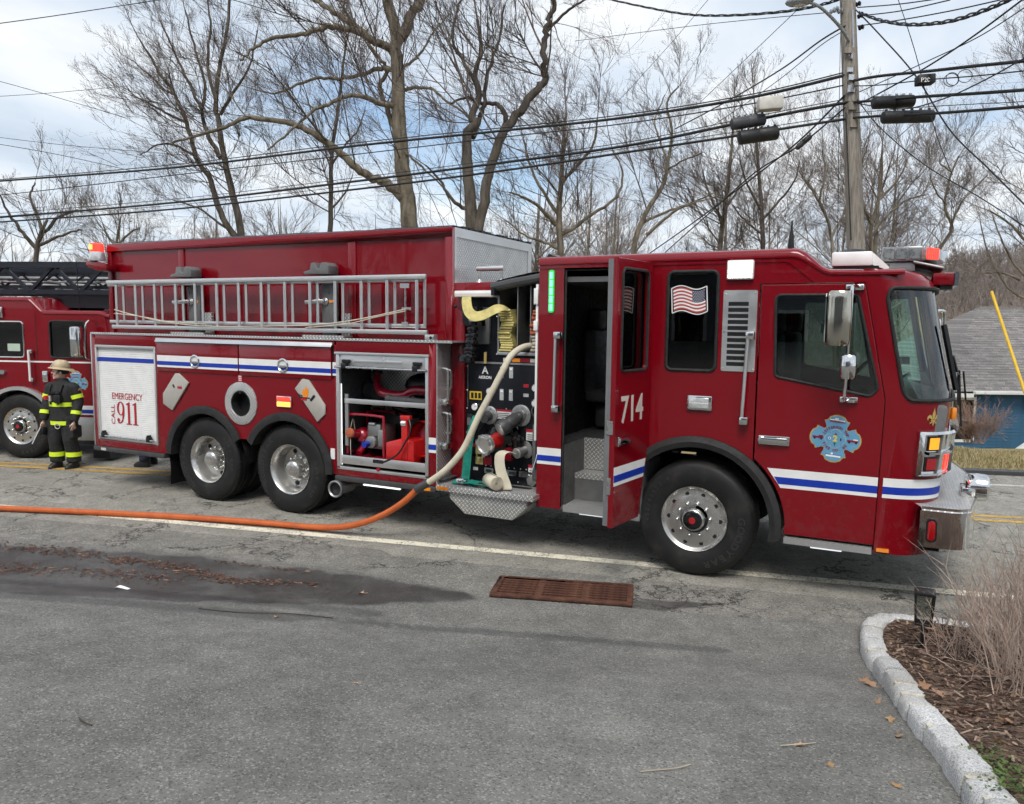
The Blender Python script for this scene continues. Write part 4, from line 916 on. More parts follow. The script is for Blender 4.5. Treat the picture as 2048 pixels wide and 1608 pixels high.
# louvre panel
hl = []; 
for k in range(11): zc = 2.525-.0530*k; hl.append(rrect(.24,.415,zc-.018,zc+.018,.004,2))
lp = plate('louvre_panel',rrect(.195,.487,1.93,2.645,.015),hl,-.008,.008,'alu',cs)
m = MB(); m.box(.21,.47,-.002,-.0005,1.97,2.56); part(m,'louvre_screen','black',lp)
for x,z in [(.215,2.61),(.47,2.62),(.21,1.955),(.47,1.95),(.215,2.28),(.475,2.30)]: MB().sphere((x,-.01,z),.008,8,4).build('bolt','steel',lp)
# scene light, side strobe, green marker bar
m = MB(); m.box(.22,.45,-.045,0,2.735,2.905); sl_ = part(m,'scene_light','white',cs,bev=.015); m = MB(); m.box(.232,.438,-.0465,-.044,2.747,2.893); part(m,'lens','clear_lens',sl_)
for kx in range(6):
    for kz in range(4): m = MB(); m.box(.2375+.0335*kx,.2655+.0335*kx,-.050,-.046,2.752+.035*kz,2.781+.035*kz); part(m,'led','white_lit',sl_,bev=.003)
m = MB(); m.box(-.095,.135,-.03,0,1.565,1.70); s_ = part(m,'strobe_light','chrome',cs,bev=.012); m = MB(); m.box(-.075,.105,-.042,-.028,1.585,1.68); part(m,'lens','clear_lens',s_,bev=.012)
for k in range(9): MB().box(-.068+.02*k,-.055+.02*k,-.0435,-.041,1.628,1.637).build('led','white',s_)
m = MB(); m.prism(rrect(-1.492,-1.435,2.44,2.855,.02),-.02,0); gl_ = part(m,'green_light','green_lens',cs)
for k in range(5): m = MB(); m.box(-1.480,-1.448,-.0235,-.019,2.46+.077*k,2.525+.077*k); part(m,'led_segment','green_lit',gl_)
# cab fender
a_ = arc(0,.55,.775,165,-7,40); b_ = arc(0,.55,.675,165,-10,40); mid = [((p[0]*.5+q[0]*.5),(p[1]*.5+q[1]*.5)) for p,q in zip(a_,b_)]
m = MB(); m.grid([[(p[0],.0,p[1]) for p in a_],[(p[0],-.035,p[1]) for p in a_],[(p[0],-.055,p[1]) for p in mid],[(p[0],-.040,p[1]) for p in b_],[(p[0],.1,p[1]) for p in b_]]); part(m,'fender','rubber',fix=False)
m = MB(); o2 = arc(0,.55,.74,185,-8,30); m.grid([[(p[0],.03,p[1]) for p in o2],[(p[0],.8,p[1]) for p in o2]]); part(m,'wheel_housing','underside',fix=False)
# driver step under the door
m = MB(); m.box(.80,1.50,-.03,.25,.475,.492); dsx = part(m,'cab_step','dplate_xy',bev=.003); m = MB(); m.box(.80,1.50,-.036,-.028,.44,.494); part(m,'step_edge','alu',dsx)
m = MB(); m.box(1.02,1.27,-.02,.01,.425,.438); part(m,'strip_light','strip_lit',dsx); m = MB(); m.box(1.535,1.63,-.012,.02,.465,.495); part(m,'marker_light','amber',cf)
# crew-door steps and dark cab interior
m = MB(); m.box(-1.315,-.52,.03,.34,.470,.52); cst = part(m,'crew_step','dplate_xy',bev=.006); m = MB(); m.box(-1.315,-.52,.022,.032,.455,.525); part(m,'step_edge','alu',cst); m=MB(); m.box(-1.15,-.72,.05,.10,.44,.456); part(m,'strip_light','strip_lit',cst)
m = MB(); m.box(-1.315,-.52,.34,.60,.755,.795); c2 = part(m,'crew_step','dplate_xy',bev=.006); m = MB(); m.box(-1.315,-.52,.332,.342,.745,.80); part(m,'step_edge','dplate_xz',c2)
m = MB(); m.box(-1.315,-.52,.335,.36,.52,.745); part(m,'step_riser','mid_grey',c2); m = MB(); m.box(-1.315,-.52,.59,.62,.80,1.13); part(m,'step_riser','dplate_xz',c2); m = MB(); m.box(-1.335,-1.315,.02,.62,.48,1.13); part(m,'step_well','mid_grey',c2); m=MB(); m.box(-.52,-.50,.02,.62,.48,1.13); part(m,'step_well','mid_grey',c2)
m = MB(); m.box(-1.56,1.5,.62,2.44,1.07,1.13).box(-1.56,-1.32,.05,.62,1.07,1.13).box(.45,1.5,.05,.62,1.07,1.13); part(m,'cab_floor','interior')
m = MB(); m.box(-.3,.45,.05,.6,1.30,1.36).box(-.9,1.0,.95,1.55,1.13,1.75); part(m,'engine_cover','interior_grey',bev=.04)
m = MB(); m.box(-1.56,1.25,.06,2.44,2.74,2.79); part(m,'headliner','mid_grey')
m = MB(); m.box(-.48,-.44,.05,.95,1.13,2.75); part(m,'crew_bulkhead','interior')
m = MB(); m.grid([[(-1.335,.02,z),(-1.335,-.002,z)] for z in (.5,2.86)]); m.tube([(-1.325,.02,.53),(-1.325,.02,2.85),(-.51,.02,2.85)],.014,6); part(m,'door_seal','rubber')
def seat(x,y,rz,back=.72):
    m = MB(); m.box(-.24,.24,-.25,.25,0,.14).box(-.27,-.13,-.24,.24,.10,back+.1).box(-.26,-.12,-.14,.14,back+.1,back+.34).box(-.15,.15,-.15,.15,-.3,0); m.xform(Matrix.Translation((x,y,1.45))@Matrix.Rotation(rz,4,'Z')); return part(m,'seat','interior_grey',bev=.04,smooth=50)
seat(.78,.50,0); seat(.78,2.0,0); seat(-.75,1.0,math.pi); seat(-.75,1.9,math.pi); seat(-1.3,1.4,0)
m = MB(); m.prism([(1.25,1.13),(1.95,1.13),(2.0,1.70),(1.62,1.80),(1.35,1.62)],.12,2.38); db = part(m,'dashboard','mid_grey',bev=.03)
m = MB(); m.torus((1.22,.52,1.86),Vector((-.75,0,.66)),.22,.016,32,8); ax_=Vector((-.75,0,.66)).normalized(); m.cyl(Vector((1.22,.52,1.86))-ax_*.02,Vector((1.22,.52,1.86))-ax_*.35,.035,n=10).bar((1.22,.31,1.86),(1.22,.73,1.86),.03,.02); part(m,'steering_wheel','black')
m = MB(); m.obox((1.62,.75,1.86),(.10,0,.06),(0,.22,0),(-.004,0,.007)); part(m,'clipboard','white',db); m = MB(); m.box(.985,1.01,.35,.36,2.28,2.36); part(m,'window_tag','white',drv)
m = MB(); m.tube([(1.68,.3,1.8),(1.60,.3,2.0),(1.66,.3,2.05)],.012,6).box(1.6,1.7,.22,.38,2.03,2.09); part(m,'spot_lamp','mid_grey',db)
# emblem helper: florian cross outline
def cross_pts(r, n=9):
    pts = []
    for k in range(4):
        b = 90*k
        for a,rr in ((-42,.93),(-33,.90),(-22,1.0),(-10,1.04),(0,1.05),(10,1.04),(22,1.0),(33,.90),(42,.93)): pts.append((r*rr*math.cos(R(b+a*.80)), r*rr*math.sin(R(b+a*.80))))
        for a,rr in ((36.5,.78),(38,.68),(45,.60),(52,.68),(53.5,.78)): pts.append((r*rr*math.cos(R(b+a)), r*rr*math.sin(R(b+a))))
    return pts
def emblem(M, parent, r, detail=True):
    def pl(poly, t, mat, name):
        me = plate_mesh(poly,[],.0012,M@Matrix.Translation((0,0,t)),mat); me.name=name; return link(name,me,parent)
    e = pl(cross_pts(r),.001,'gold','emblem'); pl(cross_pts(r*.945),.0022,'emblem_blue','emblem_field')
    if detail:
        link('lettering',text_arc_mesh('lettering','JEFFERSON TWP',r*.155,r*.505,90,11.2,'emblem_red',M@Matrix.Translation((0,0,.0035)),.001,bold=.0010),parent)
        link('lettering',text_arc_mesh('lettering','FIRE CO. #2',r*.155,r*.505,-90,12.0,'emblem_red',M@Matrix.Translation((0,0,.0035)),.001,inward=True,bold=.0010),parent)
        def rect(x0,x1,z0,z1,mat,t=.0035): pl([(x0*r,z0*r),(x1*r,z0*r),(x1*r,z1*r),(x0*r,z1*r)],t,mat,'emblem_art')
        # little boats above and below, engines left and right
        pl([(-.30*r,.74*r),(.26*r,.74*r),(.30*r,.80*r),(-.30*r,.83*r)],.0035,'emblem_red','emblem_art'); pl([(-.30*r,.80*r),(.30*r,.78*r),(.30*r,.81*r),(-.30*r,.845*r)],.0042,'white','emblem_art'); rect(-.10,.04,.84,.90,'white'); rect(-.24,-.22,.84,.93,'black'); rect(-.3,.34,.71,.725,'emblem_red')
        rect(-.30,.30,-.80,-.72,'white'); rect(-.32,.32,-.725,-.70,'blue_stripe'); rect(-.10,-.02,-.70,-.62,'white')
        for sx in (-1,1):
            rect(sx*.70-.22,sx*.70+.22,-.06,.03,'emblem_red'); rect(sx*.70+.02,sx*.70+.20,.02,.08,'emblem_red' if sx<0 else 'white')
            for w in (-.13,.14): pl(arc(sx*.70*r+w*r,-.07*r,.045*r,0,360,12)[:-1],.0042,'black','emblem_art')
        pl([(p[0]*.41*r/r+0,p[1]*.41) for p in cross_pts(r)],.003,'emblem_line','emblem_art'); pl([(p[0]*.395,p[1]*.395) for p in cross_pts(r)],.0036,'emblem_blue','emblem_art')
        link('lettering',(lambda me:(me.transform(M@Matrix.Translation((0,0,.0052))),me.materials.clear(),me.materials.append(M_('emblem_yellow')),me)[3])(text_mesh('2',r*.36,.001,1.0,bold=.003)),parent)
        pl([(-.06*r,.17*r),(.07*r,.16*r),(.0,.27*r)],.0045,'emblem_red','emblem_art'); rect(-.018,.018,-.30,-.17,'black',.0045); rect(-.05,.05,-.20,-.18,'black',.0046)
        pl(arc(-.23*r,0,.06*r,0,360,14)[:-1],.0045,'white','emblem_art'); pl(arc(-.23*r,0,.035*r,0,360,14)[:-1],.0052,'blue_stripe','emblem_art'); rect(.20,.25,-.06,.05,'black',.0045)
    else:
        link('lettering',(lambda me:(me.transform(M@Matrix.Translation((0,0,.0052))),me.materials.clear(),me.materials.append(M_('emblem_yellow')),me)[3])(text_mesh('2',r*.36,.001,1.0,bold=.003)),parent)
    return e
simple('emblem_blue',(.13,.33,.50),.4,var=.06); simple('emblem_red',(.22,.012,.05),.45,var=0); simple('emblem_yellow',(.75,.60,.10),.4,var=0); simple('emblem_line',(.55,.60,.55),.4,var=0)
emblem(side(-.0115)@Matrix.Translation((1.172,1.392,0))@Matrix.Rotation(R(-4),4,'Z'),drv,.195)
# fleur-de-lis on the corner panel
def on_front(poly, u0, z0, sc, off, mat, name):
    m = MB(); vs = [S(u0+p[0]*sc*1.28, z0+p[1]*sc, off) for p in poly]; m.add(vs,[tuple(range(len(vs)))]); part(m,name,mat,cf,smooth=0,fix=False)
fl = [(0,1),(.12,.62),(.20,.35),(.10,.05),(.07,-.06),(-.07,-.06),(-.10,.05),(-.20,.35),(-.12,.62)]
on_front(fl,.455,1.60,.09,.004,'gold','fleur_de_lis')
for sx in (-1,1):
    on_front([(sx*a,b) for a,b in [(.12,.02),(.28,.28),(.48,.34),(.68,.22),(.74,.0),(.62,-.18),(.58,-.0),(.45,.08),(.32,-.02),(.22,-.10),(.1,-.1)]],.455,1.60,.09,.0042,'gold','fleur_de_lis')
    on_front([(sx*a,b) for a,b in [(.06,-.22),(.20,-.42),(.36,-.48),(.44,-.36),(.34,-.34),(.24,-.25),(.12,-.20)]],.455,1.60,.09,.0042,'gold','fleur_de_lis')
on_front([(-.30,-.12),(.30,-.12),(.30,-.20),(-.30,-.20)],.455,1.60,.09,.0046,'gold','fleur_de_lis'); on_front([(-.07,-.2),(.07,-.2),(.10,-.45),(0,-.72),(-.10,-.45)],.455,1.60,.09,.0044,'gold','fleur_de_lis')
# headlight bezel wrapping the corner
m = MB(); HZ0,HZ1 = 1.13,1.495
def hs(u,z,o): return S(u,z,o)
loop = lambda u0,u1,z0,z1: [(u,z0) for u in us(u0,u1,24)]+[(u,z1) for u in us(u1,u0,24)]
def bez_ring(u0,u1,z0,z1,w,wu,oA,oB):
    A = loop(u0,u1,z0,z1); B = loop(u0+wu,u1-wu,z0+w,z1-w)
    m.grid([[hs(u,z,.0) for u,z in A],[hs(u,z,oA) for u,z in A],[hs(u,z,oB) for u,z in B],[hs(u,z,.02) for u,z in B]],True)
bez_ring(.285,1.10,HZ0,HZ1,.022,.045,.045,.060); hb = part(m,'headlight_bezel','chrome',fix=False,smooth=50)
m = MB(); m.grid([[hs(u,z,.022) for u in us(.31,1.08,20)] for z in us(HZ0+.01,HZ1-.01,6)]); part(m,'bezel_plate','chrome',hb,fix=False)
m = MB(); m.grid([[hs(u,z,o) for u in us(.40,1.05,20)] for z,o in ((1.302,.02),(1.305,.055),(1.325,.055),(1.328,.02))]); part(m,'bezel_bar','chrome',hb,fix=False)
def lampf(u0,u1,z0,z1,o,mat,name,b=0):
    m = MB(); m.grid([[hs(u,z0,.02) for u in us(u0,u1,8)],[hs(u,z0,o) for u in us(u0,u1,8)],[hs(u,z1,o) for u in us(u0,u1,8)],[hs(u,z1,.02) for u in us(u0,u1,8)]]); m.add([hs(u0,z0,.02),hs(u0,z0,o),hs(u0,z1,o),hs(u0,z1,.02)],[(0,1,2,3)]); return part(m,name,mat,hb,fix=False)
lampf(.395,.545,1.335,1.455,.034,'black','lamp_frame'); lampf(.408,.532,1.347,1.443,.040,'amber_lit','turn_signal')
lampf(.385,.535,1.165,1.285,.034,'black','lamp_frame'); lampf(.398,.522,1.177,1.273,.040,'red_lens','warning_lamp')
lampf(.72,.78,1.16,1.29,.03,'red_lit','warning_lamp'); lampf(.82,.92,1.16,1.29,.03,'red_lit','warning_lamp'); lampf(.70,.98,1.335,1.46,.03,'clear_lens','headlight')
m = MB(); m.obox(S(.93,1.62,.012),(.018,.014,0),(-.014,.018,0),(0,0,.05)); part(m,'corner_marker','amber',cf,bev=.008); 
m = MB(); m.grid([[S(u,z,.01+.07*math.sin(math.pi*(z-1.42)/.12)) for u in us(.98,2.02,8)] for z in us(1.42,1.54,6)]); part(m,'grille_trim','chrome',cf,fix=False)
m = MB(); m.grid([[S(u,z,.02) for u in us(1.12,1.88,8)] for z in (1.0,1.42)]); part(m,'grille','chrome',cf,fix=False)
# bumper
def bp(v, x0=1.84, xf=2.20, c=.16): 
    if v<=1: return (x0+(xf-c-x0)*v, -.075)
    if v<=2: a=(v-1)*math.pi/2; return (xf-c+c*math.sin(a), -.075+c*(1-math.cos(a)))
    k=v-2; return (xf+.12*math.sin(min(1,k)*math.pi/2), -.075+c+(1.325-c)*k)
vs_ = us(0,1,4)+us(1,2,8)[1:]+us(2,3,8)[1:]
ring_ = [bp(v) for v in vs_]; ring_ = ring_+[(x,2.5-y) for x,y in ring_[::-1][1:]]
m = MB(); m.grid([[(x,y,z) for x,y in ring_] for z in (.57,.60,.83,.87)]); m.v=[(v[0],v[1],v[2]) for v in m.v]; bpr = part(m,'bumper','chrome',fix=False,smooth=50)
inn = [(x-.02 if y<.2 or y>2.3 else x-.30, min(max(y,.03),2.47)) for x,y in ring_]
m = MB(); m.grid([[(x+.012,y-.010 if y<1.25 else y+.01,.872) for x,y in ring_],[(x,y,.90) for x,y in ring_],[(min(x-.04,1.98) if True else x, min(max(y+.05,.04),2.46),.902) for x,y in ring_],[(1.84,min(max(y+.05,.04),2.46),.89) for x,y in ring_]]); part(m,'bumper_deck','dplate_xy',bpr,fix=False)
m = MB(); m.grid([[(x,y,z) for x,y in [(a+.008,b-.006 if b<1.25 else b+.006) for a,b in ring_]] for z in (.84,.875,.905)]); part(m,'bumper_lip','chrome',bpr,fix=False)
m = MB(); m.prism(rrect(1.885,1.965,.62,.81,.035),-.10,-.074); bl_ = part(m,'bumper_light','black',bpr); m = MB(); m.prism(rrect(1.898,1.952,.635,.795,.025),-.108,-.099); part(m,'lens','red_lens',bl_,bev=.004)
m = MB(); m.box(1.86,2.0,.1,2.4,.50,.88); part(m,'bumper_core','underside',bpr)
m = MB(); m.lathe([(.0,0),(.10,0),(.115,.02),(.12,.10),(.115,.16),(.09,.18),(0,.18)],(2.19,.62,.975),(1,0,0),24); sr = part(m,'siren','chrome',bpr); m=MB(); m.box(2.16,2.24,.50,.74,.86,.98); part(m,'siren_foot','chrome',bpr,bev=.01)
# mirrors
m = MB(); m.tube(spline([(1.30,-.02,2.66),(1.27,-.18,2.665),(1.255,-.27,2.66),(1.25,-.30,2.6),(1.245,-.30,2.2),(1.24,-.30,1.82),(1.24,-.26,1.74),(1.26,-.02,1.73)],6),.013,10); ma = part(m,'mirror_arm','chrome',drv)
for z in (2.66,1.73): m=MB(); m.box(1.19,1.33,-.045,-.01,z-.025,z+.025); part(m,'arm_bracket','chrome',drv,bev=.008)
rows=[]
for z,s in ((2.185,.80),(2.20,.95),(2.25,1),(2.40,1.03),(2.56,1),(2.605,.95),(2.62,.80)):
    rows.append([(1.165+.092*s*math.cos(t)*1.0,-.34-.065*s*abs(math.sin(t))**.7*(1 if math.sin(t)>0 else -1),z) for t in us(0,2*math.pi,20)[:-1]])
m = MB(); m.grid(rows,True); m.add(rows[0],[tuple(range(20))]); m.add(rows[-1],[tuple(range(20))]); mi = part(m,'mirror','mirror_shell',drv,smooth=50)
m = MB(); m.prism(rrect(-.40,-.28,2.21,2.60,.03),1.068,1.076,'yz'); part(m,'mirror_face','mirror_face',drv)
rows=[]
for z,s in ((1.925,.75),(1.94,.95),(2.02,1),(2.10,.95),(2.115,.75)):
    rows.append([(1.255+.06*s*math.cos(t),-.36-.05*s*abs(math.sin(t))**.7*(1 if math.sin(t)>0 else -1),z) for t in us(0,2*math.pi,18)[:-1]])
m = MB(); m.grid(rows,True); m.add(rows[0],[tuple(range(18))]); m.add(rows[-1],[tuple(range(18))]); part(m,'convex_mirror','chrome',drv,smooth=50)
m = MB(); m.tube(spline([(1.93,2.55,2.5),(2.03,2.75,2.52),(2.06,2.80,2.45),(2.05,2.8,2.0)],5),.02,8); fm = part(m,'mirror_arm','chrome'); m=MB(); m.box(1.95,2.03,2.68,2.86,2.06,2.44); part(m,'mirror','white',fm,bev=.03)
# wipers
m = MB(); a0,a1 = S(1.25,1.66,.05),S(1.02,1.95,.07); m.bar(a0,a1,.02,.02); m.bar(S(1.04,1.50,.09),S(1.03,1.98,.08),.028,.014).bar(S(1.10,1.72,.10),S(1.04,1.97,.11),.012,.012); b0,b1 = S(.93,1.82,.03),S(.80,2.36,.03); m.bar(b0,b1,.03,.035); m.bar(S(.99,1.97,.06),S(.88,2.1,.05),.02,.02); part(m,'wiper','black',ws)
# roof fittings
m = MB(); m.box(1.04,1.37,.36,1.3,2.86,2.985); ac = part(m,'roof_unit','white',bev=.02); m = MB(); m.box(1.06,1.42,.38,1.28,2.80,2.862); part(m,'unit_base','black',ac)
m = MB(); m.prism([(1.37,2.87),(1.50,2.82),(1.50,2.85),(1.37,2.975)],.40,1.26); part(m,'unit_nose','white',ac); m = MB(); m.lathe([(.11,0),(.12,.03),(.08,.05),(0,.055)],(1.20,.75,2.985),(0,0,1),20); part(m,'roof_dome','black',ac)
m = MB(); m.lathe([(.028,0),(.03,.03),(.022,.12),(.010,.20),(.006,.27),(0,.27)],(.70,.35,3.0),(0,0,1),12); part(m,'antenna','black')
m = MB(); m.prism([(1.43,2.905),(1.76,2.905),(1.78,2.93),(1.78,3.0),(1.74,3.03),(1.43,3.03)],.52,.96); lbr = part(m,'light_bar','bar_lens',bev=.012)
m = MB(); m.prism([(.50,2.90),(1.25,2.90),(2.0,2.90),(2.0,3.03),(.50,3.03)],1.78,1.80,'yz'); 
m = MB(); m.prism([(1.74,.50),(1.84,.62),(1.96,1.0),(1.96,1.5),(1.84,1.9),(1.74,2.0),(1.5,2.0),(1.5,.97),(1.74,.97)],2.91,3.02,'xy'); part(m,'light_bar_wing','bar_lens',lbr,bev=.01)
for k in range(6):
    a=Vector((1.785,.505,2.965)).lerp(Vector((1.875,.63,2.965)),(k+.12)/6); b=Vector((1.785,.505,2.965)).lerp(Vector((1.875,.63,2.965)),(k+.82)/6); m = MB(); m.bar(a,b,.014,.095); part(m,'red_led','red_lit',lbr)
for k in range(3): m = MB(); m.box(1.45+.1*k,1.53+.1*k,.513,.521,2.925+.0,3.01); part(m,'reflector','steel',lbr)
m = MB(); m.box(1.50,1.70,.56,1.9,2.82,2.90); m.obox((1.80,1.2,2.87),(.12,0,-.03),(0,.68,0),(0,0,.012)); part(m,'light_bar_foot','alu_dull',lbr,bev=.01)
m = MB(); m.box(1.84,2.0,.50,2.0,2.695,2.80); fs_ = part(m,'front_speaker','red',bev=.01); m = MB(); m.box(2.0,2.03,.49,2.01,2.69,2.805); part(m,'speaker_rim','chrome',fs_); m=MB(); m.box(1.90,1.99,.52,.7,2.66,2.70); part(m,'speaker_foot','black',fs_)
# --- open crew door, hinged at its front edge
HX, HY = -.47, -.015; OX, OY = -.575, -.70
dv = Vector((HX-OX, HY-OY, 0)); DW = dv.length; dx = dv.normalized(); dn = Vector((dx.y,-dx.x,0))      # outward normal (towards the front)
DM = Matrix(((dx.x,0,dn.x,OX),(dx.y,0,dn.y,OY),(0,1,0,0),(0,0,0,1)))       # local x along the door, y up, z outward
DM = Matrix(((dx.x,0,dn.x,OX),(dx.y,0,dn.y,OY),(0,1,dn.z,0),(0,0,0,1)))
wd = rrect(.085,.60,1.925,2.815,.055)
def dplate_(name,outer,holes,z,t,mat,parent,bev=0): 
    me = plate_mesh(outer,holes,t,DM@Matrix.Translation((0,0,z)),mat,bev); me.name=name; return link(name,me,parent)
dout = [(0,.555),(.52,.555),(.56,.70),(.62,.95),(DW,1.12),(DW,2.90),(0,2.90)]
cd = dplate_('crew_door',dout,[wd],0,.05,'red',T,.006)
dplate_('door_skin',[(a+(.008 if a<.1 else -.008),b+(.01 if b<1 else -.01)) for a,b in dout],[wd],-.045,.06,'grey_frame',cd)
dplate_('window',rrect(.09,.595,1.93,2.81,.05),[],-.005,.006,'glass_tint',cd)
m = MB(); m.tube([DM@Vector((p[0],p[1],.026)) for p in wd+[wd[0]]],.014,8,caps=False); part(m,'window_gasket','rubber',cd,fix=False)
for z0,z1,o_,mt_ in ((.925,1.092,.0255,'white_reflective'),(.958,1.020,.0270,'blue_stripe')): dplate_('stripe',[(.004,z0),(.60 if z0<.95 else .60,z0),(.64,z1),(.004,z1)],[],o_+.0005,.0012,mt_,cd)
text('lettering','714',.33,DM@Matrix.Translation((.33,1.575,.027)),'letter_cream',cd,sx=.92,bold=.006)
m = MB(); m.box(.06,.27,1.285,1.345,.03,.055).box(.05,.11,1.27,1.36,.02,.045); m.xform(DM); part(m,'door_handle','chrome',cd,bev=.008)
m = MB(); m.box(-.004,.004,1.38,1.50,-.05,.01).box(-.003,.003,.85,1.0,-.04,.0); m.xform(DM); part(m,'door_latch','steel',cd)
# flag decal on the crew window
simple('flag_red',(.42,.05,.05),.5,var=.03); simple('flag_blue',(.01,.012,.06),.5,var=.03)
FO = [(-.245,2.45),(-.245,2.655)]
def fl_y(s): return .035*math.sin(s*5.2+.3)+.03*s
def flagpt(s,t): return (-.262+.29*s+.012*(1-t), 2.455+.02*math.sin(s*6.0+.2)+t*.20+.012*s)
m = MB(); ns=20
for k in range(13):
    m.mat(0 if k%2==0 else 1); t0,t1 = k/13,(k+1)/13
    for i in range(ns):
        s0,s1=i/ns,(i+1)/ns
        if s0>=.60 and k>=6: continue
        q=[flagpt(s0,t0),flagpt(s1,t0),flagpt(s1,t1),flagpt(s0,t1)]; m.add([(a,.0088,b) for a,b in q],[(0,1,2,3)])
m.mat(2)
for i in range(12,20):
    s0,s1=i/ns,(i+1)/ns; q=[flagpt(s0,6/13),flagpt(s1,6/13),flagpt(s1,1),flagpt(s0,1)]; m.add([(a,.0088,b) for a,b in q],[(0,1,2,3)])
m.mat(1); bd=[flagpt(i/ns,-.06) for i in range(-1,ns+2)]+[flagpt(1+1/ns,1.06)]+[flagpt(i/ns,1.06) for i in range(ns,-2,-1)]
for a,b in zip(bd,bd[1:]+bd[:1]): m.bar((a[0],.0086,a[1]),(b[0],.0086,b[1]),.003,.009)
fd = part(m,'flag_decal',['flag_red','white','flag_blue'],gw,fix=False,smooth=0)
m = MB()
for r_ in range(7):
    for c_ in range(6 if r_%2==0 else 5):
        s=.635+(c_+(0 if r_%2==0 else .5))*.065; t=.52+r_*.07; x,z=flagpt(s,t); m.add([(x+.0062*math.sin(R(36*k))*(1 if k%2==0 else .42),.0078,z+.0062*math.cos(R(36*k))*(1 if k%2==0 else .42)) for k in range(10)],[tuple(range(10))])
part(m,'flag_stars','white',gw,fix=False,smooth=0)
# ------------------------------------------------------------------ second engine (ladder truck) in the far lane
T2 = thing('fire_engine','dark red ladder fire truck with a black aerial ladder behind the firefighter at the left','fire truck',(-11.1,.75,0),R(20))
def p2(m,name,mat,parent=None,**k): return m.build(name,mat,parent or T2,**k)
p2(MB().box(-9,1.5,.7,1.7,.5,.9).cyl((-.16,.3,.54),(-.16,2.0,.54),.09),'chassis','underside')
A2=arc(-.16,.545,.63,178,2,28)
wb1=rrect(-.62,-.02,1.68,2.26,.06); wb2=rrect(.44,1.06,1.685,2.275,.05)
plate('cab_side',[(-3.6,.5),(-.80,.5)]+A2+[(.48,.5),(.60,.72),(1.42,.72),(1.50,1.6),(1.40,2.40),(.30,2.42),(.10,2.60),(-3.6,2.60)],[wb1,wb2],0,.05,'red',T2)
c2_=p2(MB().box(-3.6,-3.55,.05,2.4,.5,2.6).box(-3.6,1.4,2.35,2.4,.9,1.62),'cab_shell','red')
m=MB(); rows=[]
for x,z in [(-3.62,2.66),(.08,2.66),(.14,2.63),(.30,2.47),(.36,2.45),(1.30,2.45),(1.48,2.40)]: rows.append([(x,0,z-.07),(x,-.015,z-.06),(x,-.012,z-.03),(x,.02,z-.006),(x,.08,z),(x,2.32,z),(x,2.4,z-.07)])
p2(m.grid(rows),'cab_roof','red',fix=False,smooth=50)
m=MB(); rows=[]
for z,xf in [(.6,1.72),(1.6,1.78),(2.3,1.62),(2.42,1.55)]:
    rows.append([(1.42 if z>2 else 1.50,0,z),(1.55 if z>2 else 1.65,.06,z),(xf-.05,.25,z),(xf,.6,z),(xf,1.8,z),(xf-.05,2.15,z),(1.45,2.4,z)])
p2(m.grid(rows),'cab_front','red',fix=False,smooth=60)
p2(MB().grid([[(1.512,.012,1.72),(1.66,.06,1.72),(1.74,.25,1.72)],[(1.43,.012,2.30),(1.54,.06,2.30),(1.60,.25,2.30)]]),'windshield','glass_tint',fix=False)
for w in (wb1,wb2):
    gx=p2(MB().prism(w,.012,.018),'window','glass',smooth=0); gasket(w,-.004,.014,gx,'chrome' if w is wb1 else 'rubber')
p2(MB().box(-1.5,1.4,.5,2.3,.9,1.0).box(-1.2,-.9,.4,1.0,1.0,1.9).box(.3,.55,.4,.9,1.0,2.0).box(1.1,1.5,.2,2.2,1.0,1.6),'interior','interior')
p2(MB().torus((1.0,.5,1.72),Vector((-.75,0,.66)),.20,.014,24,6),'steering_wheel','black')
p2(MB().prism(rrect(-.32,-.10,1.78,1.90,.01),.006,.011),'window_sticker','strip_pale'); p2(MB().box(.70,.80,.25,.26,1.9,2.2),'visor','strip_pale')
slab('stripe','white_reflective',-3.6,1.44,1.600,1.625,-.0005,T2,.003)
p2(MB().box(.195,.205,-.002,.01,.95,2.40),'door_seam','black'); p2(MB().box(-3.6,-.75,-.012,-.0,2.40,2.43),'roof_moulding','red')
for z0,z1,mt in ((.76,.91,'white_reflective'),(.785,.845,'blue_stripe')): slab('stripe',mt,.60,1.46,z0,z1,-.0005 if mt[0]=='w' else -.004,T2,.003)
h=p2(MB().cyl((.11,-.07,1.30),(.10,-.07,1.80),.018,n=10),'grab_rail','white'); 
for z in (1.32,1.78): p2(MB().box(.08,.16,-.075,0,z-.03,z+.03),'rail_bracket','chrome',h,bev=.01)
p2(MB().prism(rrect(-.62,-.36,1.40,1.47,.03),-.05,0),'door_handle','chrome'); p2(MB().box(.30,.40,-.05,0,1.28,1.47),'door_handle','chrome',bev=.02)
emblem(side(-.002)@Matrix.Translation((.86,1.27,0)),T2,.20,True)
a_=arc(-.16,.545,.66,176,4,30); b_=arc(-.16,.545,.60,176,4,30)
p2(MB().grid([[(p[0],.0,p[1]) for p in a_],[(p[0],-.05,p[1]) for p in a_],[(p[0],-.05,p[1]) for p in b_],[(p[0],.2,p[1]) for p in b_]]),'fender','alu',fix=False)
p2(MB().grid([[(p[0],.03,p[1]) for p in A2],[(p[0],.8,p[1]) for p in A2]]),'wheel_housing','underside',fix=False)
wheel(-.16,-.01,True,R(10),T2); wheel(-.16,2.35,True,0,T2,True)
b=p2(MB().box(.72,1.42,-.02,.5,.34,.72),'battery_box','dplate_xz',bev=.01); p2(MB().box(.70,1.46,-.04,.4,.40,.44),'cab_step','dplate_xy',b)
p2(MB().prism([(1.1,.05),(1.4,.05),(1.35,.34),(1.1,.34)],.0,.4),'chock','black')
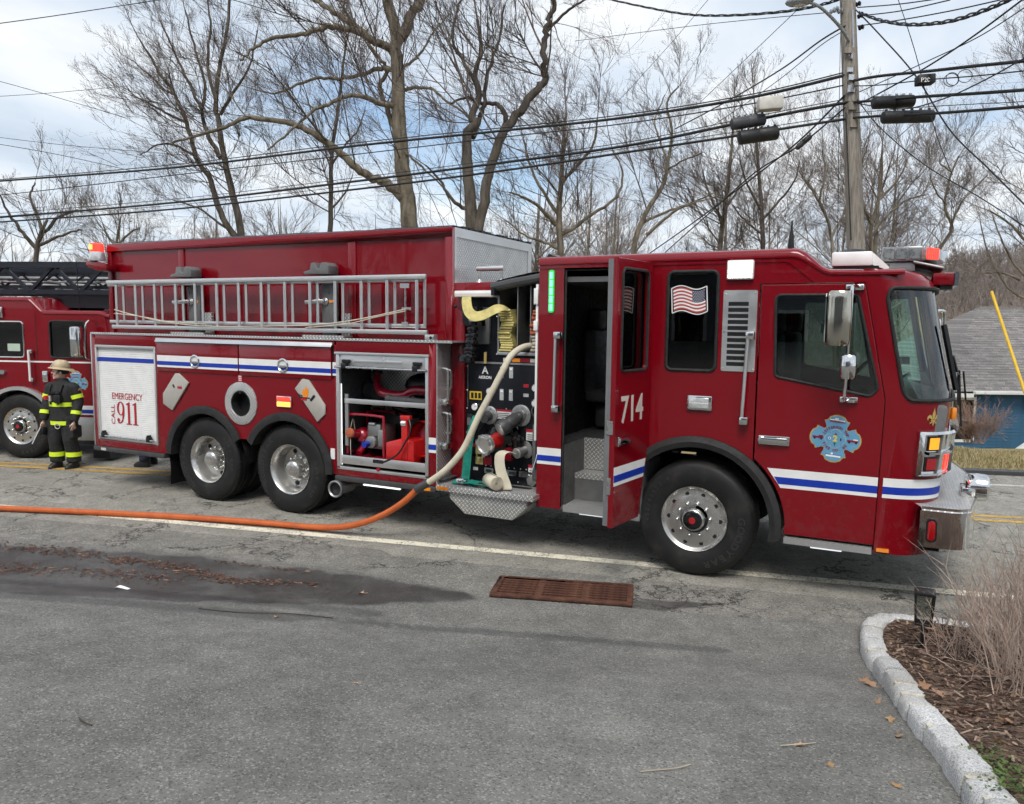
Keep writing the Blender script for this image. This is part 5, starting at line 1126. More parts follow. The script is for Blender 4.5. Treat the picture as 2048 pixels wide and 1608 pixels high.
p2(MB().box(1.30,1.62,.5,1.9,2.56,2.66),'light_bar','clear_lens',bev=.02); p2(MB().box(1.36,1.46,.49,.5,2.575,2.645),'red_led','red_lit'); p2(MB().lathe([(0,0),(.05,.0),(.05,.02),(0,.02)],(1.42,.485,2.61),(0,-1,0),16),'red_led','orange_lit')
p2(MB().box(1.2,1.6,.6,1.8,2.44,2.56),'light_bar_foot','black')
p2(MB().box(-.9,-.34,-.05,0,2.32,2.50),'scene_light','chrome',bev=.02); p2(MB().box(-.87,-.37,-.056,-.05,2.345,2.475),'lens','dark_grey')
for k in range(9): 
    for j in range(2): p2(MB().box(-.85+.054*k,-.815+.054*k,-.060,-.055,2.365+.055*j,2.395+.055*j),'led','clear_lens')
mm=p2(MB().tube(spline([(1.25,-.02,2.28),(1.28,-.25,2.28),(1.26,-.30,2.1),(1.25,-.28,1.7),(1.3,-.02,1.72)],5),.014,8),'mirror_arm','chrome'); p2(MB().box(1.06,1.20,-.40,-.24,1.72,2.20),'mirror','chrome',mm,bev=.03)
# rear body of the ladder truck (mostly outside the picture)
p2(MB().box(-9.0,-3.75,0,2.4,.6,2.25),'body','red',bev=.02)
# aerial ladder: truss sections lying forward over the cab
AL=p2(MB().box(-6.5,1.75,.55,.63,2.72,2.80).box(-6.5,1.75,1.77,1.85,2.72,2.80),'ladder_rail','navy_black'); 
p2(MB().box(-6.5,1.60,.50,.60,3.16,3.26).box(-6.5,1.60,1.80,1.90,3.16,3.26),'ladder_rail','navy_black',AL)
def lat(y,z0,z1,x0,x1,st,r,mat,off=0):
    k=0; x=x0+off
    while x<x1:
        a,b=(z0,z1) if k%2==0 else (z1,z0); MB().bar((x,y,a),(min(x+st,x1),y,b),r,r).build('truss_bar',mat,AL); x+=st; k+=1
lat(.57,2.76,3.2,-4.0,1.6,.46,.05,'navy_black'); lat(1.83,2.76,3.2,-4.0,1.6,.46,.05,'navy_black',.2)
p2(MB().box(-5,1.3,.72,.76,2.82,2.87).box(-5,1.3,1.62,1.66,2.82,2.87).box(-5,1.3,.72,.76,3.05,3.10).box(-5,1.3,1.62,1.66,3.05,3.10),'fly_section','navy_black',AL); lat(.74,2.86,3.07,-4,1.3,.30,.03,'navy_black',.1)
rg_=MB().cyl((0,.6,0),(0,1.8,0),.022,n=8).mesh('rung','alu_dull')
for k in range(16): link('rung',rg_,AL,(-3.6+.34*k,0,2.80 if k%2 else 2.93))
p2(MB().cyl((-5,.9,3.0),(1.2,.9,3.0),.035,n=10).cyl((-5,1.2,2.9),(1.4,1.2,2.9),.05,n=10).cyl((-5,.66,2.93),(1.2,.66,2.93),.015,n=8),'water_pipe','alu_dull',AL)
p2(MB().box(1.2,1.8,.5,1.9,2.62,2.82).box(-.2,1.7,.7,1.7,2.5,2.72),'ladder_rest','navy_black',AL)
p2(MB().cyl((.75,.3,2.45),(.74,.3,3.25),.008,n=6),'antenna','black')
# ------------------------------------------------------------------ equipment on and around the engine
L_ = thing('ladder','long aluminium extension ladder hung on its side along the red tank','ladder',(-5.5,.1,2.2))
LM = Matrix.Translation((5.5,-.1,-2.2))
def lpart(m,name,mat,**k): m.xform(LM); return m.build(name,mat,L_,**k)
lpart(MB().box(-8.10,-2.96,.045,.085,2.79,2.845),'rail','alu',bev=.008); lpart(MB().box(-8.02,-2.94,.045,.085,2.195,2.245),'rail','alu',bev=.008)
lpart(MB().box(-8.16,-3.05,.105,.145,2.765,2.815),'rail','alu',bev=.008); lpart(MB().box(-8.14,-3.02,.105,.145,2.265,2.31),'rail','alu',bev=.008)
RX = [-7.92,-7.54,-7.17,-6.78,-6.43,-6.05,-5.68,-5.31,-4.94,-4.56,-4.19,-3.82,-3.47,-3.08]
ra = MB().cyl((0,0,.02),(0,0,.585),.019,n=10).mesh('rung','alu'); 
for x in RX: link('rung',ra,L_,(x+5.5,.065-.1,.0)); link('rung',ra,L_,(x+5.5+.065,.125-.1,.045))
lpart(MB().tube(spline([(-7.93,.03,2.45),(-7.5,.035,2.37),(-7.0,.03,2.30),(-6.3,.03,2.25),(-5.2,.02,2.26),(-4.4,.03,2.29),(-3.8,.03,2.36),(-3.2,.03,2.47)],6),.007,6).tube(spline([(-7.93,.025,2.40),(-7.4,.03,2.36),(-6.9,.03,2.30),(-6.2,.03,2.27)],6),.006,6).tube(spline([(-4.6,.03,2.25),(-4.0,.03,2.30),(-3.6,.03,2.38),(-3.2,.03,2.45)],6),.006,6),'rope','canvas')
lpart(MB().cyl((-3.25,.10,2.28),(-3.25,.10,2.74),.012,n=8).box(-3.31,-3.19,.08,.12,2.70,2.75).box(-3.29,-3.21,.08,.12,2.28,2.33).box(-3.28,-3.16,.07,.12,2.46,2.49),'pawl','steel')
# supply hoses
WP = spline([(-1.72,.95,2.10),(-1.80,.45,2.10),(-1.86,.20,2.085),(-1.93,.06,2.0),(-1.98,-.04,1.84),(-2.07,-.11,1.62),(-2.18,-.17,1.38),(-2.31,-.23,1.06),(-2.46,-.27,.86),(-2.60,-.30,.735),(-2.76,-.31,.63)],8)
o = MB().tube(WP,.034,14).build('fire_hose','canvas'); tag(o,'off white canvas hose running from the hose bed down to the orange hose','hose')
d_ = (WP[-1]-WP[-3]).normalized()
MB().lathe([(.037,-.08),(.043,-.07),(.043,.02),(.047,.03),(.047,.09),(.037,.10)],WP[-1],d_,18).build('coupling','dark_grey',o,smooth=40)
st_ = WP[-1]+d_*.08
OP = spline([st_,(-2.98,-.335,.44),(-3.20,-.36,.29),(-3.45,-.39,.17),(-3.75,-.42,.085),(-4.10,-.46,.047),(-4.6,-.55,.042),(-5.2,-.69,.042),(-5.9,-.875,.042),(-6.8,-1.17,.042),(-8.0,-1.59,.042),(-9.5,-2.15,.045),(-12,-3.15,.05)],8)
o = MB().tube(OP,.034,14).build('fire_hose','orange_hose'); tag(o,'orange rubber hose snaking left across the road from the pump','hose')
# flat folded hose in the bed
def fold_stack(name,label,cat,x0,x1,zs,mats,y0,lean=0,r=.5):
    t = thing(name,label,cat,((x0+x1)/2,y0,zs[0])); base=Vector(t.location); rn=random.Random(7)
    for i,(a,b) in enumerate(zip(zs,zs[1:])):
        h=(b-a)*.5; sh=lean*math.sin(i*.7)+rn.uniform(-.008,.008); yo=y0+rn.uniform(-.015,.015)
        xa,xb=x0+sh,x1+sh; n=8; rows=[]
        for x in frange(xa,xb,3): rows.append([(x-base.x,yo-h*1.1*math.cos(R(k))-base.y+h,a+h+h*math.sin(R(k))-base.z) for k in range(-90,91,22)]+[(x-base.x,yo+.8-base.y,b-base.z)])
        m=MB().grid(rows); 
        for rw in (rows[0],rows[-1]): m.add(rw+[(rw[0][0],yo+.8-base.y,a-base.z)],[tuple(range(len(rw)+1))])
        m.build('fold',mats[i%len(mats)] if len(mats)<len(zs)-1 else mats[i],t,smooth=50)
    return t
zz=[2.032+.0262*k for k in range(18)]
yt_=fold_stack('folded_hose','pale yellow flat hose folded in a stack in the hose bed beside the cab','hose',-2.165,-2.02,zz,['yellow_hose'],.25,.018)
B0=Vector(yt_.location)
def ribbon(path,w,axis,t=.006):      # flat strip swept along a path; axis gives the width direction at each point
    P=spline(path,8); A=spline(axis,8); rows=[]
    for p,a in zip(P,A):
        a=a.normalized()*w/2; rows.append((p-a,p+a))
    m=MB(); m.grid([[r[0],r[1]] for r in rows]); n=[]
    for i in range(len(rows)):
        tg=(P[min(i+1,len(P)-1)]-P[max(i-1,0)]).normalized(); nn=tg.cross((rows[i][1]-rows[i][0]).normalized())*t; n.append(nn)
    m.grid([[r[1]+q,r[0]+q] for r,q in zip(rows,n)]); m.grid([[r[0],r[0]+q] for r,q in zip(rows,n)]); m.grid([[r[1]+q,r[1]] for r,q in zip(rows,n)]); return m
m=ribbon([(-2.06,.25,2.47),(-2.08,.16,2.49),(-2.15,.10,2.47),(-2.25,.08,2.42),(-2.36,.07,2.40),(-2.45,.09,2.45),(-2.50,.13,2.55),(-2.52,.17,2.63)],.11,[(-.3,.9,.2),(-.4,.7,.5),(-.25,.4,.85),(-.1,.35,.9),(.1,.35,.9),(.7,.2,.5),(1,.1,.15),(1,0,.1)])
m.xform(Matrix.Translation(-B0)); m.build('loose_end','yellow_hose',yt_,smooth=60)
zz=[2.035,2.07,2.10,2.14,2.175,2.21,2.25,2.285,2.33,2.36,2.41,2.44,2.47]
fold_stack('folded_hose','rust red and grey hose folded beside the cab at the end of the hose bed','hose',-1.79,-1.655,zz,['grey_hose','grey_hose','grey_hose','grey_hose','grey_hose','rust_hose','rust_hose','rust_hose','rust_hose','rust_hose','rust_hose','rust_hose'],.24,.012)
# green strap hose with couplings
t=thing('green_hose','flat green hose hanging down the pump panel onto the step','hose',(-2.48,.1,.6)); b0=Vector(t.location)
ribbon([(-2.40,.20,1.34),(-2.43,.16,1.22),(-2.465,.14,1.05),(-2.48,.13,.85),(-2.49,.12,.70),(-2.49,.10,.64)],.10,[(1,0,.1),(1,0,.15),(1,0,.1),(1,0,0),(1,0,0),(1,.1,0)]).xform(Matrix.Translation(-b0)).build('hanging_length','green_hose',t,smooth=60)
MB().lathe([(.030,0),(.036,.01),(.036,.05),(.028,.055),(.036,.06),(.036,.10),(.030,.11)],(-2.545,.03,.645),(1,.1,0),16).xform(Matrix.Translation(-b0)).build('coupling','chrome',t)
ribbon([(-2.60,.04,.625),(-2.52,.03,.64),(-2.43,.04,.66),(-2.34,.03,.63),(-2.25,.05,.65),(-2.16,.03,.632),(-2.08,.05,.625)],.085,[(0,1,.3),(0,1,.6),(0,.9,-.3),(0,.8,.7),(0,1,-.2),(0,.7,.7),(0,1,0)]).xform(Matrix.Translation(-b0)).build('slack_length','green_hose',t,smooth=60)
ribbon([(-2.46,-.02,.62),(-2.36,.0,.655),(-2.26,-.03,.63),(-2.14,-.02,.65)],.07,[(0,1,-.4),(0,1,.5),(.2,1,-.5),(0,1,.4)]).xform(Matrix.Translation(-b0)).build('slack_length','green_hose',t,smooth=60)
# white hose rolled on the step
t=thing('rolled_hose','off white flat hose hanging from an outlet and rolled up on the pump step','hose',(-2.0,.0,.61)); b0=Vector(t.location)
ribbon([(-1.93,.13,.97),(-1.98,.08,1.0),(-2.03,.04,.97),(-2.03,.02,.88),(-2.0,.01,.78),(-1.96,.0,.70),(-1.93,-.02,.63),(-1.97,-.03,.613)],.125,[(.6,-.4,.1),(.8,-.4,.0),(1,-.2,0),(1,-.1,0),(1,0,.1),(1,0,.1),(1,.1,.1),(.9,.3,.05)]).xform(Matrix.Translation(-b0)).build('hanging_length','canvas',t,smooth=60)
m=MB(); n=110; ra_=[(.015+.062*k/n) for k in range(n+1)]; rows=[]
for k in range(n+1):
    a=k/n*5.2*2*math.pi; c,s=math.cos(a)*ra_[k],math.sin(a)*ra_[k]; rows.append([(.115,c,s),(-.115,c,s)])
rows2=[[(p[0][0],p[0][1]*1.0+.0,p[0][2]),(p[1][0],p[1][1],p[1][2])] for p in rows]
m.grid(rows2); ax=Vector((.72,-.62,.0)).normalized(); q=Vector((1,0,0)).rotation_difference(ax).to_matrix().to_4x4()
m.xform(Matrix.Translation((-.08,-.045,.085))@q); ro=m.build('roll','canvas',t,fix=False,smooth=60)
so=ro.modifiers.new('thickness','SOLIDIFY'); so.thickness=.007
# gear in the open locker
t=thing('portable_pump','red portable pump with a silver engine on the locker tray','pump',(-3.75,.2,.72)); b0=Matrix.Translation(-Vector(t.location))
def g(m,n,mat,tt=None,**k): m.xform(b0); return m.build(n,mat,tt or t,**k)
fr=[(-4.06,.10,.80),(-4.06,.10,1.20),(-4.02,.10,1.26),(-3.60,.10,1.26),(-3.55,.10,1.20),(-3.55,.10,.80)]
g(MB().tube(spline(fr,5),.016,10).tube(spline([(x,y+.38,z) for x,y,z in fr],5),.016,10).cyl((-4.06,.10,.82),(-4.06,.48,.82),.014).cyl((-3.55,.10,.82),(-3.55,.48,.82),.014).box(-4.06,-3.55,.12,.46,.74,.77),'frame','deep_red')
g(MB().box(-3.86,-3.60,.20,.42,.86,1.14).box(-3.82,-3.64,.16,.22,1.02,1.16).cyl((-3.76,.2,.95),(-3.76,.12,.95),.075,n=14).box(-3.80,-3.70,.13,.2,1.14,1.18).box(-3.68,-3.6,.15,.2,.9,1.1),'engine','alu_dull',bev=.02)
g(MB().cyl((-3.79,.13,.93),(-3.79,.05,.93),.035,n=14),'air_filter','blue_stripe')
g(MB().sphere((-3.95,.25,1.0),.10,14,8).cyl((-3.95,.25,1.0),(-3.98,.06,1.05),.05,n=16).cyl((-3.95,.30,.9),(-3.95,.16,.80),.04,n=12),'pump_body','deep_red',smooth=60)
g(MB().lathe([(.058,0),(.062,.012),(.05,.03),(.02,.034),(0,.034)],(-3.98,.05,1.05),(0,-1,.1),16),'pump_cap','rust_hose')
g(MB().tube(spline([(-3.98,.05,1.03),(-3.965,.03,.9),(-3.97,.04,.8)],4),.004,5).tube(spline([(-4.03,.2,1.05),(-4.02,.15,1.2),(-4.03,.1,1.05)],4),.006,5),'lanyard','canvas')
t2=thing('smoke_fan','bright red blower fan with a hose at the right of the locker tray','fan',(-3.2,.2,.72)); b0=Matrix.Translation(-Vector(t2.location))
g(MB().prism([(-3.50,.74),(-3.12,.74),(-3.12,1.02),(-3.28,1.04),(-3.50,.98)],.06,.44),'housing','bright_red',t2,bev=.02)
g(MB().box(-3.28,-3.20,.05,.12,.78,1.27).box(-3.29,-3.16,.04,.10,1.25,1.30),'post','bright_red',t2,bev=.008)
g(MB().lathe([(.21,0),(.22,.03),(.22,.20),(.20,.22),(.08,.22),(.08,.16),(.19,.14),(.19,.02)],(-3.09,.16,1.02),(.25,1,0),32,caps=False),'shroud','bright_red',t2)
g(MB().lathe([(0,.1),(.19,.1),(.19,.12),(0,.12)],(-3.09,.16,1.02),(.25,1,0),24),'blade_disc','deep_red',t2)
g(MB().tube(spline([(-3.17,.04,1.27),(-3.12,.0,1.15),(-3.2,-.0,1.0),(-3.3,-.01,.86),(-3.5,-.01,.76),(-3.62,.0,.78)],6),.011,8),'cable','black',t2)
g(MB().cyl((-3.27,.03,1.22),(-3.21,.03,1.22),.012).box(-3.275,-3.215,.036,.045,1.19,1.24),'label','white',t2)
t3=thing('suction_pipe','curved dark red suction pipe lying on the locker shelf','pipe',(-3.5,.3,1.41)); b0=Matrix.Translation(-Vector(t3.location))
g(MB().tube(spline([(-3.86,.42,1.72),(-3.82,.36,1.60),(-3.72,.30,1.52),(-3.55,.28,1.49),(-3.40,.30,1.50),(-3.25,.30,1.56),(-2.95,.32,1.55)],7),[.035+.02*math.sin(min(1,i/20)*math.pi*.5) for i in range(43)],14),'pipe','deep_red',t3,smooth=60)
g(MB().lathe([(.06,0),(.065,.02),(.05,.06)],(-3.86,.42,1.72),(-.3,.2,1),14),'pipe_end','black',t3)
t4=thing('nozzle','black ribbed hose nozzle lying in front of the suction pipe','nozzle',(-3.3,.12,1.41)); b0=Matrix.Translation(-Vector(t4.location))
g(MB().lathe([(.040,0),(.052,.01),(.052,.06),(.042,.07),(.045,.20),(.050,.21),(.050,.28),(.040,.29),(.036,.50),(.05,.52),(.05,.60)],(-3.52,.12,1.465),(1,0,-.03),18),'barrel','dark_grey',t4,smooth=40)
t5=thing('black_bag','black equipment bag behind the red pipe on the locker shelf','bag',(-3.3,.45,1.41)); b0=Matrix.Translation(-Vector(t5.location))
g(MB().sphere((-3.25,.48,1.60),.2,14,8,(1.3,.6,.75)).sphere((-3.05,.5,1.62),.14,12,7),'bag','black',t5)
t6=thing('rubber_wheel','small black rubber wheel on the left of the locker shelf','wheel',(-4.0,.4,1.41)); b0=Matrix.Translation(-Vector(t6.location))
g(MB().torus((-4.0,.45,1.52),(0,1,0),.075,.035,24,8).cyl((-4.0,.43,1.52),(-4.0,.47,1.52),.05).box(-3.95,-3.7,.42,.5,1.42,1.5),'tyre','rubber',t6)
t7=thing('tool_case','black tool case standing behind the portable pump in the locker','case',(-3.7,.53,.72)); b0=Matrix.Translation(-Vector(t7.location))
g(MB().box(-4.02,-3.32,.49,.60,.73,1.28),'case','black',t7,bev=.02); g(MB().tube(spline([(-3.8,.48,1.28),(-3.78,.47,1.34),(-3.58,.47,1.34),(-3.56,.48,1.28)],4),.012,8),'handle','dark_grey',t7)
t8=thing('coiled_cable','dark coiled cable hanging above the pump under the locker shelf','cable',(-3.5,.45,1.3)); b0=Matrix.Translation(-Vector(t8.location))
g(MB().torus((-3.45,.42,1.30),(.2,.3,1),.16,.02,28,8).torus((-3.46,.42,1.335),(-.1,.3,1),.15,.02,28,8).torus((-3.44,.43,1.27),(.1,-.2,1),.14,.02,28,8),'coil','black',t8)
# ------------------------------------------------------------------ storm drain, planter, litter
def rusty(nm):
    t=NT(nm); n=t.noise(14,6,.7); c=t.ramp(n,[(.3,(.038,.016,.011)),(.5,(.095,.040,.026)),(.72,(.155,.075,.046))]); return t.P(c,.85,.1,.3,0,t.bump(t.noise(120,4,.7),.5,.003))
defmat('rust',rusty)
GA=math.atan2(.35,1.17); GO=(-.90,-.955,.0)
D=thing('storm_drain','rusty iron storm drain grate set in the road edge','drain',GO,GA)
w,h=.605,.255
MB().box(-w,w,-h,h,.004,.008).build('pit_shade','underside',D)  # flat dark plate, painted shade in place of an open pit
MB().box(-w,w,h-.045,h,.008,.030).box(-w,w,-h,-h+.045,.008,.030).box(-w,-w+.05,-h+.045,h-.045,.008,.030).box(w-.05,w,-h+.045,h-.045,.008,.030).build('frame','rust',D,bev=.004)
bar=MB().box(-w+.05,w-.05,-.0125,.0125,.010,.026).mesh('bar','rust',bev=.003)
for k in range(7): link('bar',bar,D,(0,-h+.078+k*.0605-.008,0))
cb=MB().box(-.03,.03,-h+.045,h-.045,.009,.0245).mesh('cross_bar','rust')
for x in (-.2,.2): link('cross_bar',cb,D,(x,0,0))
# granite kerb of the planting bed
def granite(nm):
    t=NT(nm); P=t.obj(); a=t.vor(190,'F1',P,out='Color'); v=t.sep(a)[0]; n=t.noise(30,5,.7,P); b=t.noise(3,4,.6,P)
    c=t.ramp(v,[(.0,(.28,.28,.29)),(.22,(.42,.42,.42)),(.5,(.56,.56,.55)),(.9,(.68,.67,.65))]); c=t.mix(t.rng(b,.45,.75,0,.35),c,(.42,.38,.30))
    oi=t.n('ShaderNodeObjectInfo').outputs['Random']; k=t.rng(oi,0,1,.82,1.08,False); c=t.mix(1.0,c,t.comb(k,k,k),'MULTIPLY')
    return t.P(c,.85,0,.3,0,t.bump(t.math('ADD',n,t.math('MULTIPLY',v,.3)),.7,.008))
defmat('granite',granite)
simple('mortar',(.50,.46,.36),.95,var=.2,vs=30,bump=.6,bs=120)
KP=spline([(4.6,.55,0),(3.4,.12,0),(2.6,-.16,0),(2.1,-.33,0),(1.80,-.40,0),(1.66,-.435,0),(1.555,-.54,0),(1.485,-.72,0),(1.475,-.95,0),(1.50,-1.27,0),(1.57,-1.62,0),(1.655,-2.05,0),(1.72,-2.5,0),(1.79,-2.8,0),(1.86,-3.06,0),(1.925,-3.4,0),(2.05,-3.85,0),(2.3,-4.6,0),(2.6,-5.4,0)],10)
# resample by length
acc=[0]
for a,b in zip(KP,KP[1:]): acc.append(acc[-1]+(b-a).length)
def kp(s):
    s=max(0,min(acc[-1]-1e-6,s)); i=max(j for j in range(len(acc)) if acc[j]<=s); i=min(i,len(KP)-2); t=(s-acc[i])/(acc[i+1]-acc[i]); p=KP[i].lerp(KP[i+1],t); d=(KP[i+1]-KP[i]).normalized(); return p,d
rn=random.Random(11); KB=tag(empty('kerb_edging',(1.5,-1.2,0)),'curved granite block edging round the planting bed','kerb')
s=0; k=0; KW=.145; stones=[]
while s<acc[-1]-.2:
    L=rn.uniform(.20,.29); p0,d0=kp(s+.010); p1,d1=kp(s+L-.010); hgt=.115+rn.uniform(-.015,.02)
    m=MB(); rows=[]; nl=6
    for i in range(nl+1):
        t=i/nl; p=p0.lerp(p1,t); p,_=kp(s+.008+(L-.016)*t); d=d0.lerp(d1,t).normalized(); n=Vector((-d.y,d.x,0)); zb=dw_z(p.x,p.y)-.05; end=.020 if i in (0,nl) else 0
        cr=[(-.004,0),(-.008-end*-.4,.6),(.006+end*.5,.88),(.028+end,1.0-end*2),(KW*.5,1.02-end*1.5),(KW-.03,1.0-end*2),(KW-.004,.86),(KW,.3)]
        rows.append([(p.x+n.x*(u+.010*noise.noise((p.x*14+u*40,p.y*14,v*5+k))),p.y+n.y*(u+.010*noise.noise((p.x*14+u*40,p.y*14,v*5+k))),zb+.05+(hgt)*v+.012*noise.noise((p.x*12+u*30,p.y*12,3.1+k)) if v>.1 else zb) for u,v in cr])
    m.grid(rows); m.add(rows[0],[tuple(range(8))]); m.add(rows[-1],[tuple(range(8))])
    m.xform(Matrix.Translation(-Vector(KB.location))); m.build('granite_block','granite',KB,smooth=45)
    s+=L; k+=1
    p,d=kp(s); n=Vector((-d.y,d.x,0)); zb=dw_z(p.x,p.y); m=MB(); m.obox(p+n*KW*.5+Vector((0,0,zb+.040)),d*.014,n*(KW*.5-.012),Vector((0,0,.064))); m.xform(Matrix.Translation(-Vector(KB.location))); m.build('mortar_joint','mortar',KB)
# bed: mulch mound
def mulch_mat(nm):
    t=NT(nm); P=t.obj(); v=t.vor(38,'F1',t.mapping((1,2.2,1),(0,0,.6)),out='Color'); s=t.sep(v)[0]; n=t.noise(90,4,.7)
    c=t.ramp(s,[(0,(.04,.027,.020)),(.4,(.11,.070,.050)),(.75,(.19,.125,.090)),(1,(.30,.21,.155))]); return t.P(t.mix(t.rng(n,.5,.8,0,.5),c,(.02,.014,.011)),.95,0,.15,0,t.bump(t.math('ADD',s,n),1.0,.02))
defmat('mulch',mulch_mat)
inner=[]
for q in frange(.0,acc[-1],90):
    p,d=kp(q); n=Vector((-d.y,d.x,0)); inner.append(p+n*(KW-.02))
def bed_z(x,y): return dw_z(x,y)+.075+.05*noise.noise((x*2.5,y*2.5,4))+.05*min(1,max(0,(x-1.7)/1.2))
m=MB(); rows=[]
for p in inner:
    c=Vector((4.2,-2.2,0)); rows.append([])
    for k in range(18):
        q=p.lerp(c,(k/17)**1.3); rows[-1].append((q.x,q.y,bed_z(q.x,q.y)))
m.grid(rows); tag(m.build('planting_bed','mulch',fix=False,smooth=180),kind='structure')
# mulch chips, joined as uncountable cover
rn=random.Random(5); m=MB()
def bed_pt(kmax=.55):
    p=inner[rn.randint(18,len(inner)-1)]; q=p.lerp(Vector((4.2,-2.2,0)),rn.uniform(.01,kmax)); return Vector((q.x,q.y,bed_z(q.x,q.y)))
for i in range(5200):
    p=bed_pt(); a=rn.uniform(0,6.28); l=rn.uniform(.008,.032); wd=rn.uniform(.003,.008); tz=rn.uniform(-.5,.5); m.mat(rn.choice((0,0,1,1,2)))
    d=Vector((math.cos(a),math.sin(a),tz))*l; n=Vector((-math.sin(a),math.cos(a),rn.uniform(-.4,.4)))*wd
    b=p+Vector((0,0,rn.uniform(.002,.022))); m.add([b-d-n,b+d-n*.6,b+d*.9+n,b-d+n],[(0,1,2,3)])
simple('chip_dark',(.065,.040,.029),.9,var=.2); simple('chip_mid',(.19,.122,.088),.9,var=.2); simple('chip_pale',(.30,.22,.16),.9,var=.2)
tag(m.build('mulch_chips',['chip_dark','chip_mid','chip_pale'],fix=False,smooth=0),'brown wood mulch chips covering the planting bed','mulch',kind='stuff')
# dead leaves
def leaf_mesh(nm,mat,seed,size):
    r=random.Random(seed); m=MB(); n=11; pts=[]
    for i in range(n):
        a=2*math.pi*i/n; rr=size*(1 if i%2==0 else .55)*(1+.25*math.cos(a))*r.uniform(.8,1.15); pts.append((rr*math.cos(a),rr*.72*math.sin(a)))
    c1,c2=r.uniform(3,9),r.uniform(0,6); top=[(x,y,.25*size*math.sin(x/size*1.6+c2)+.35*abs(y)*r.uniform(.5,1.2)+.004) for x,y in pts]
    m.add(top+[(0,0,.002)],[(i,(i+1)%n,n) for i in range(n)]); m.tube([(size*1.1,0,.004),(size*1.9,size*.15,.012)],.0022,4); return m.mesh(nm,mat,smooth=0,fix=False)
def leaf_mat(nm,c0,c1):
    t=NT(nm); n=t.noise(40,5,.65); oi=t.n('ShaderNodeObjectInfo').outputs['Random']; c=t.mix(t.math('ADD',t.math('MULTIPLY',n,.6),t.math('MULTIPLY',oi,.4)),c0,c1); return t.P(c,.8,0,.25)
defmat('leaf_brown',lambda n:leaf_mat(n,(.16,.08,.045),(.40,.245,.155))); defmat('leaf_pale',lambda n:leaf_mat(n,(.36,.22,.13),(.55,.38,.26))); defmat('leaf_gold',lambda n:leaf_mat(n,(.26,.155,.075),(.40,.27,.145)))
LV=[leaf_mesh('dead_leaf',m_,s_,z_) for m_,s_,z_ in (('leaf_brown',1,.038),('leaf_brown',2,.046),('leaf_brown',3,.032),('leaf_pale',4,.04),('leaf_gold',5,.034))]
def leaf(k,x,y,z,label,group=None,sc=1,tilt=.25):
    o=link('dead_leaf',LV[k],None,(x,y,z)); o.rotation_euler=(rn.uniform(-tilt,tilt),rn.uniform(-tilt,tilt),rn.uniform(0,6.28)); o.scale=(sc,sc,sc); tag(o,label,'leaf',group); return o
for k,x,y,lb,sc in [(3,-2.39,-1.85,'pale tan dead leaf on the wet asphalt left of the drain',.95),(3,-2.47,-2.79,'small pale leaf on the dry driveway below the wet patch',.6),(3,-1.08,-3.61,'small cream leaf scrap in the middle of the driveway',.45),(4,1.66,-2.60,'tan leaf on the driveway against the lower kerb blocks',1.0),(0,1.51,-1.80,'curled brown leaf on the driveway beside the kerb bend',1.3),(1,1.55,-1.90,'larger brown leaf beside the kerb bend, nearest the blocks',1.2),(4,1.70,-2.84,'golden leaf on the driveway at the foot of the kerb',.9),(4,1.41,-3.34,'narrow yellow leaf on the driveway near the lower right',.7),(3,1.27,-3.19,'pale dry leaf on the driveway left of the kerb',.7),(0,.80,-.74,'tiny brown leaf on the road edge right of the drain',.5),(4,1.69,-3.43,'tan leaf fragment at the bottom of the driveway by the kerb',.7),(2,1.60,-2.3,'dark brown leaf caught at the foot of the kerb blocks',.9)]:
    leaf(k,x,y,dw_z(x,y)+.008,lb,None,sc)
for i in range(110):
    p=bed_pt(.42); 
    leaf(rn.choice((0,1,1,2,2,3)),p.x,p.y,p.z+rn.uniform(.008,.03),'brown dead leaf lying on the mulch of the planting bed','leaves on the mulch',rn.uniform(.7,1.35),.6)
# small twigs and scraps on the asphalt
def twig(pts,r,label,mat='twig_pale'):
    o=MB().tube(spline(pts,5),r,5).build('twig',mat); return tag(o,label,'twig')
simple('twig_pale',(.42,.36,.27),.9,var=.2); simple('twig_dark',(.06,.045,.035),.9,var=.2)
def dz(x,y,e=.012): return (x,y,dw_z(x,y)+e)
twig([dz(.66,-3.84),dz(.72,-3.79),dz(.80,-3.74,.02),dz(.84,-3.66)],.003,'pale thin twig on the driveway at the bottom centre')
twig([dz(1.18,-3.24),dz(1.26,-3.20,.02),dz(1.33,-3.12)],.003,'short pale twig left of the lower kerb blocks')
twig([dz(-3.05,-2.98),dz(-2.75,-2.86),dz(-2.45,-2.66,.02),dz(-2.15,-2.52)],.004,'long dark twig on the driveway under the wet patch','twig_dark')
twig([dz(-1.9,-4.72),dz(-1.84,-4.75,.02),dz(-1.78,-4.74)],.004,'short dark twig at the lower left of the driveway','twig_dark')
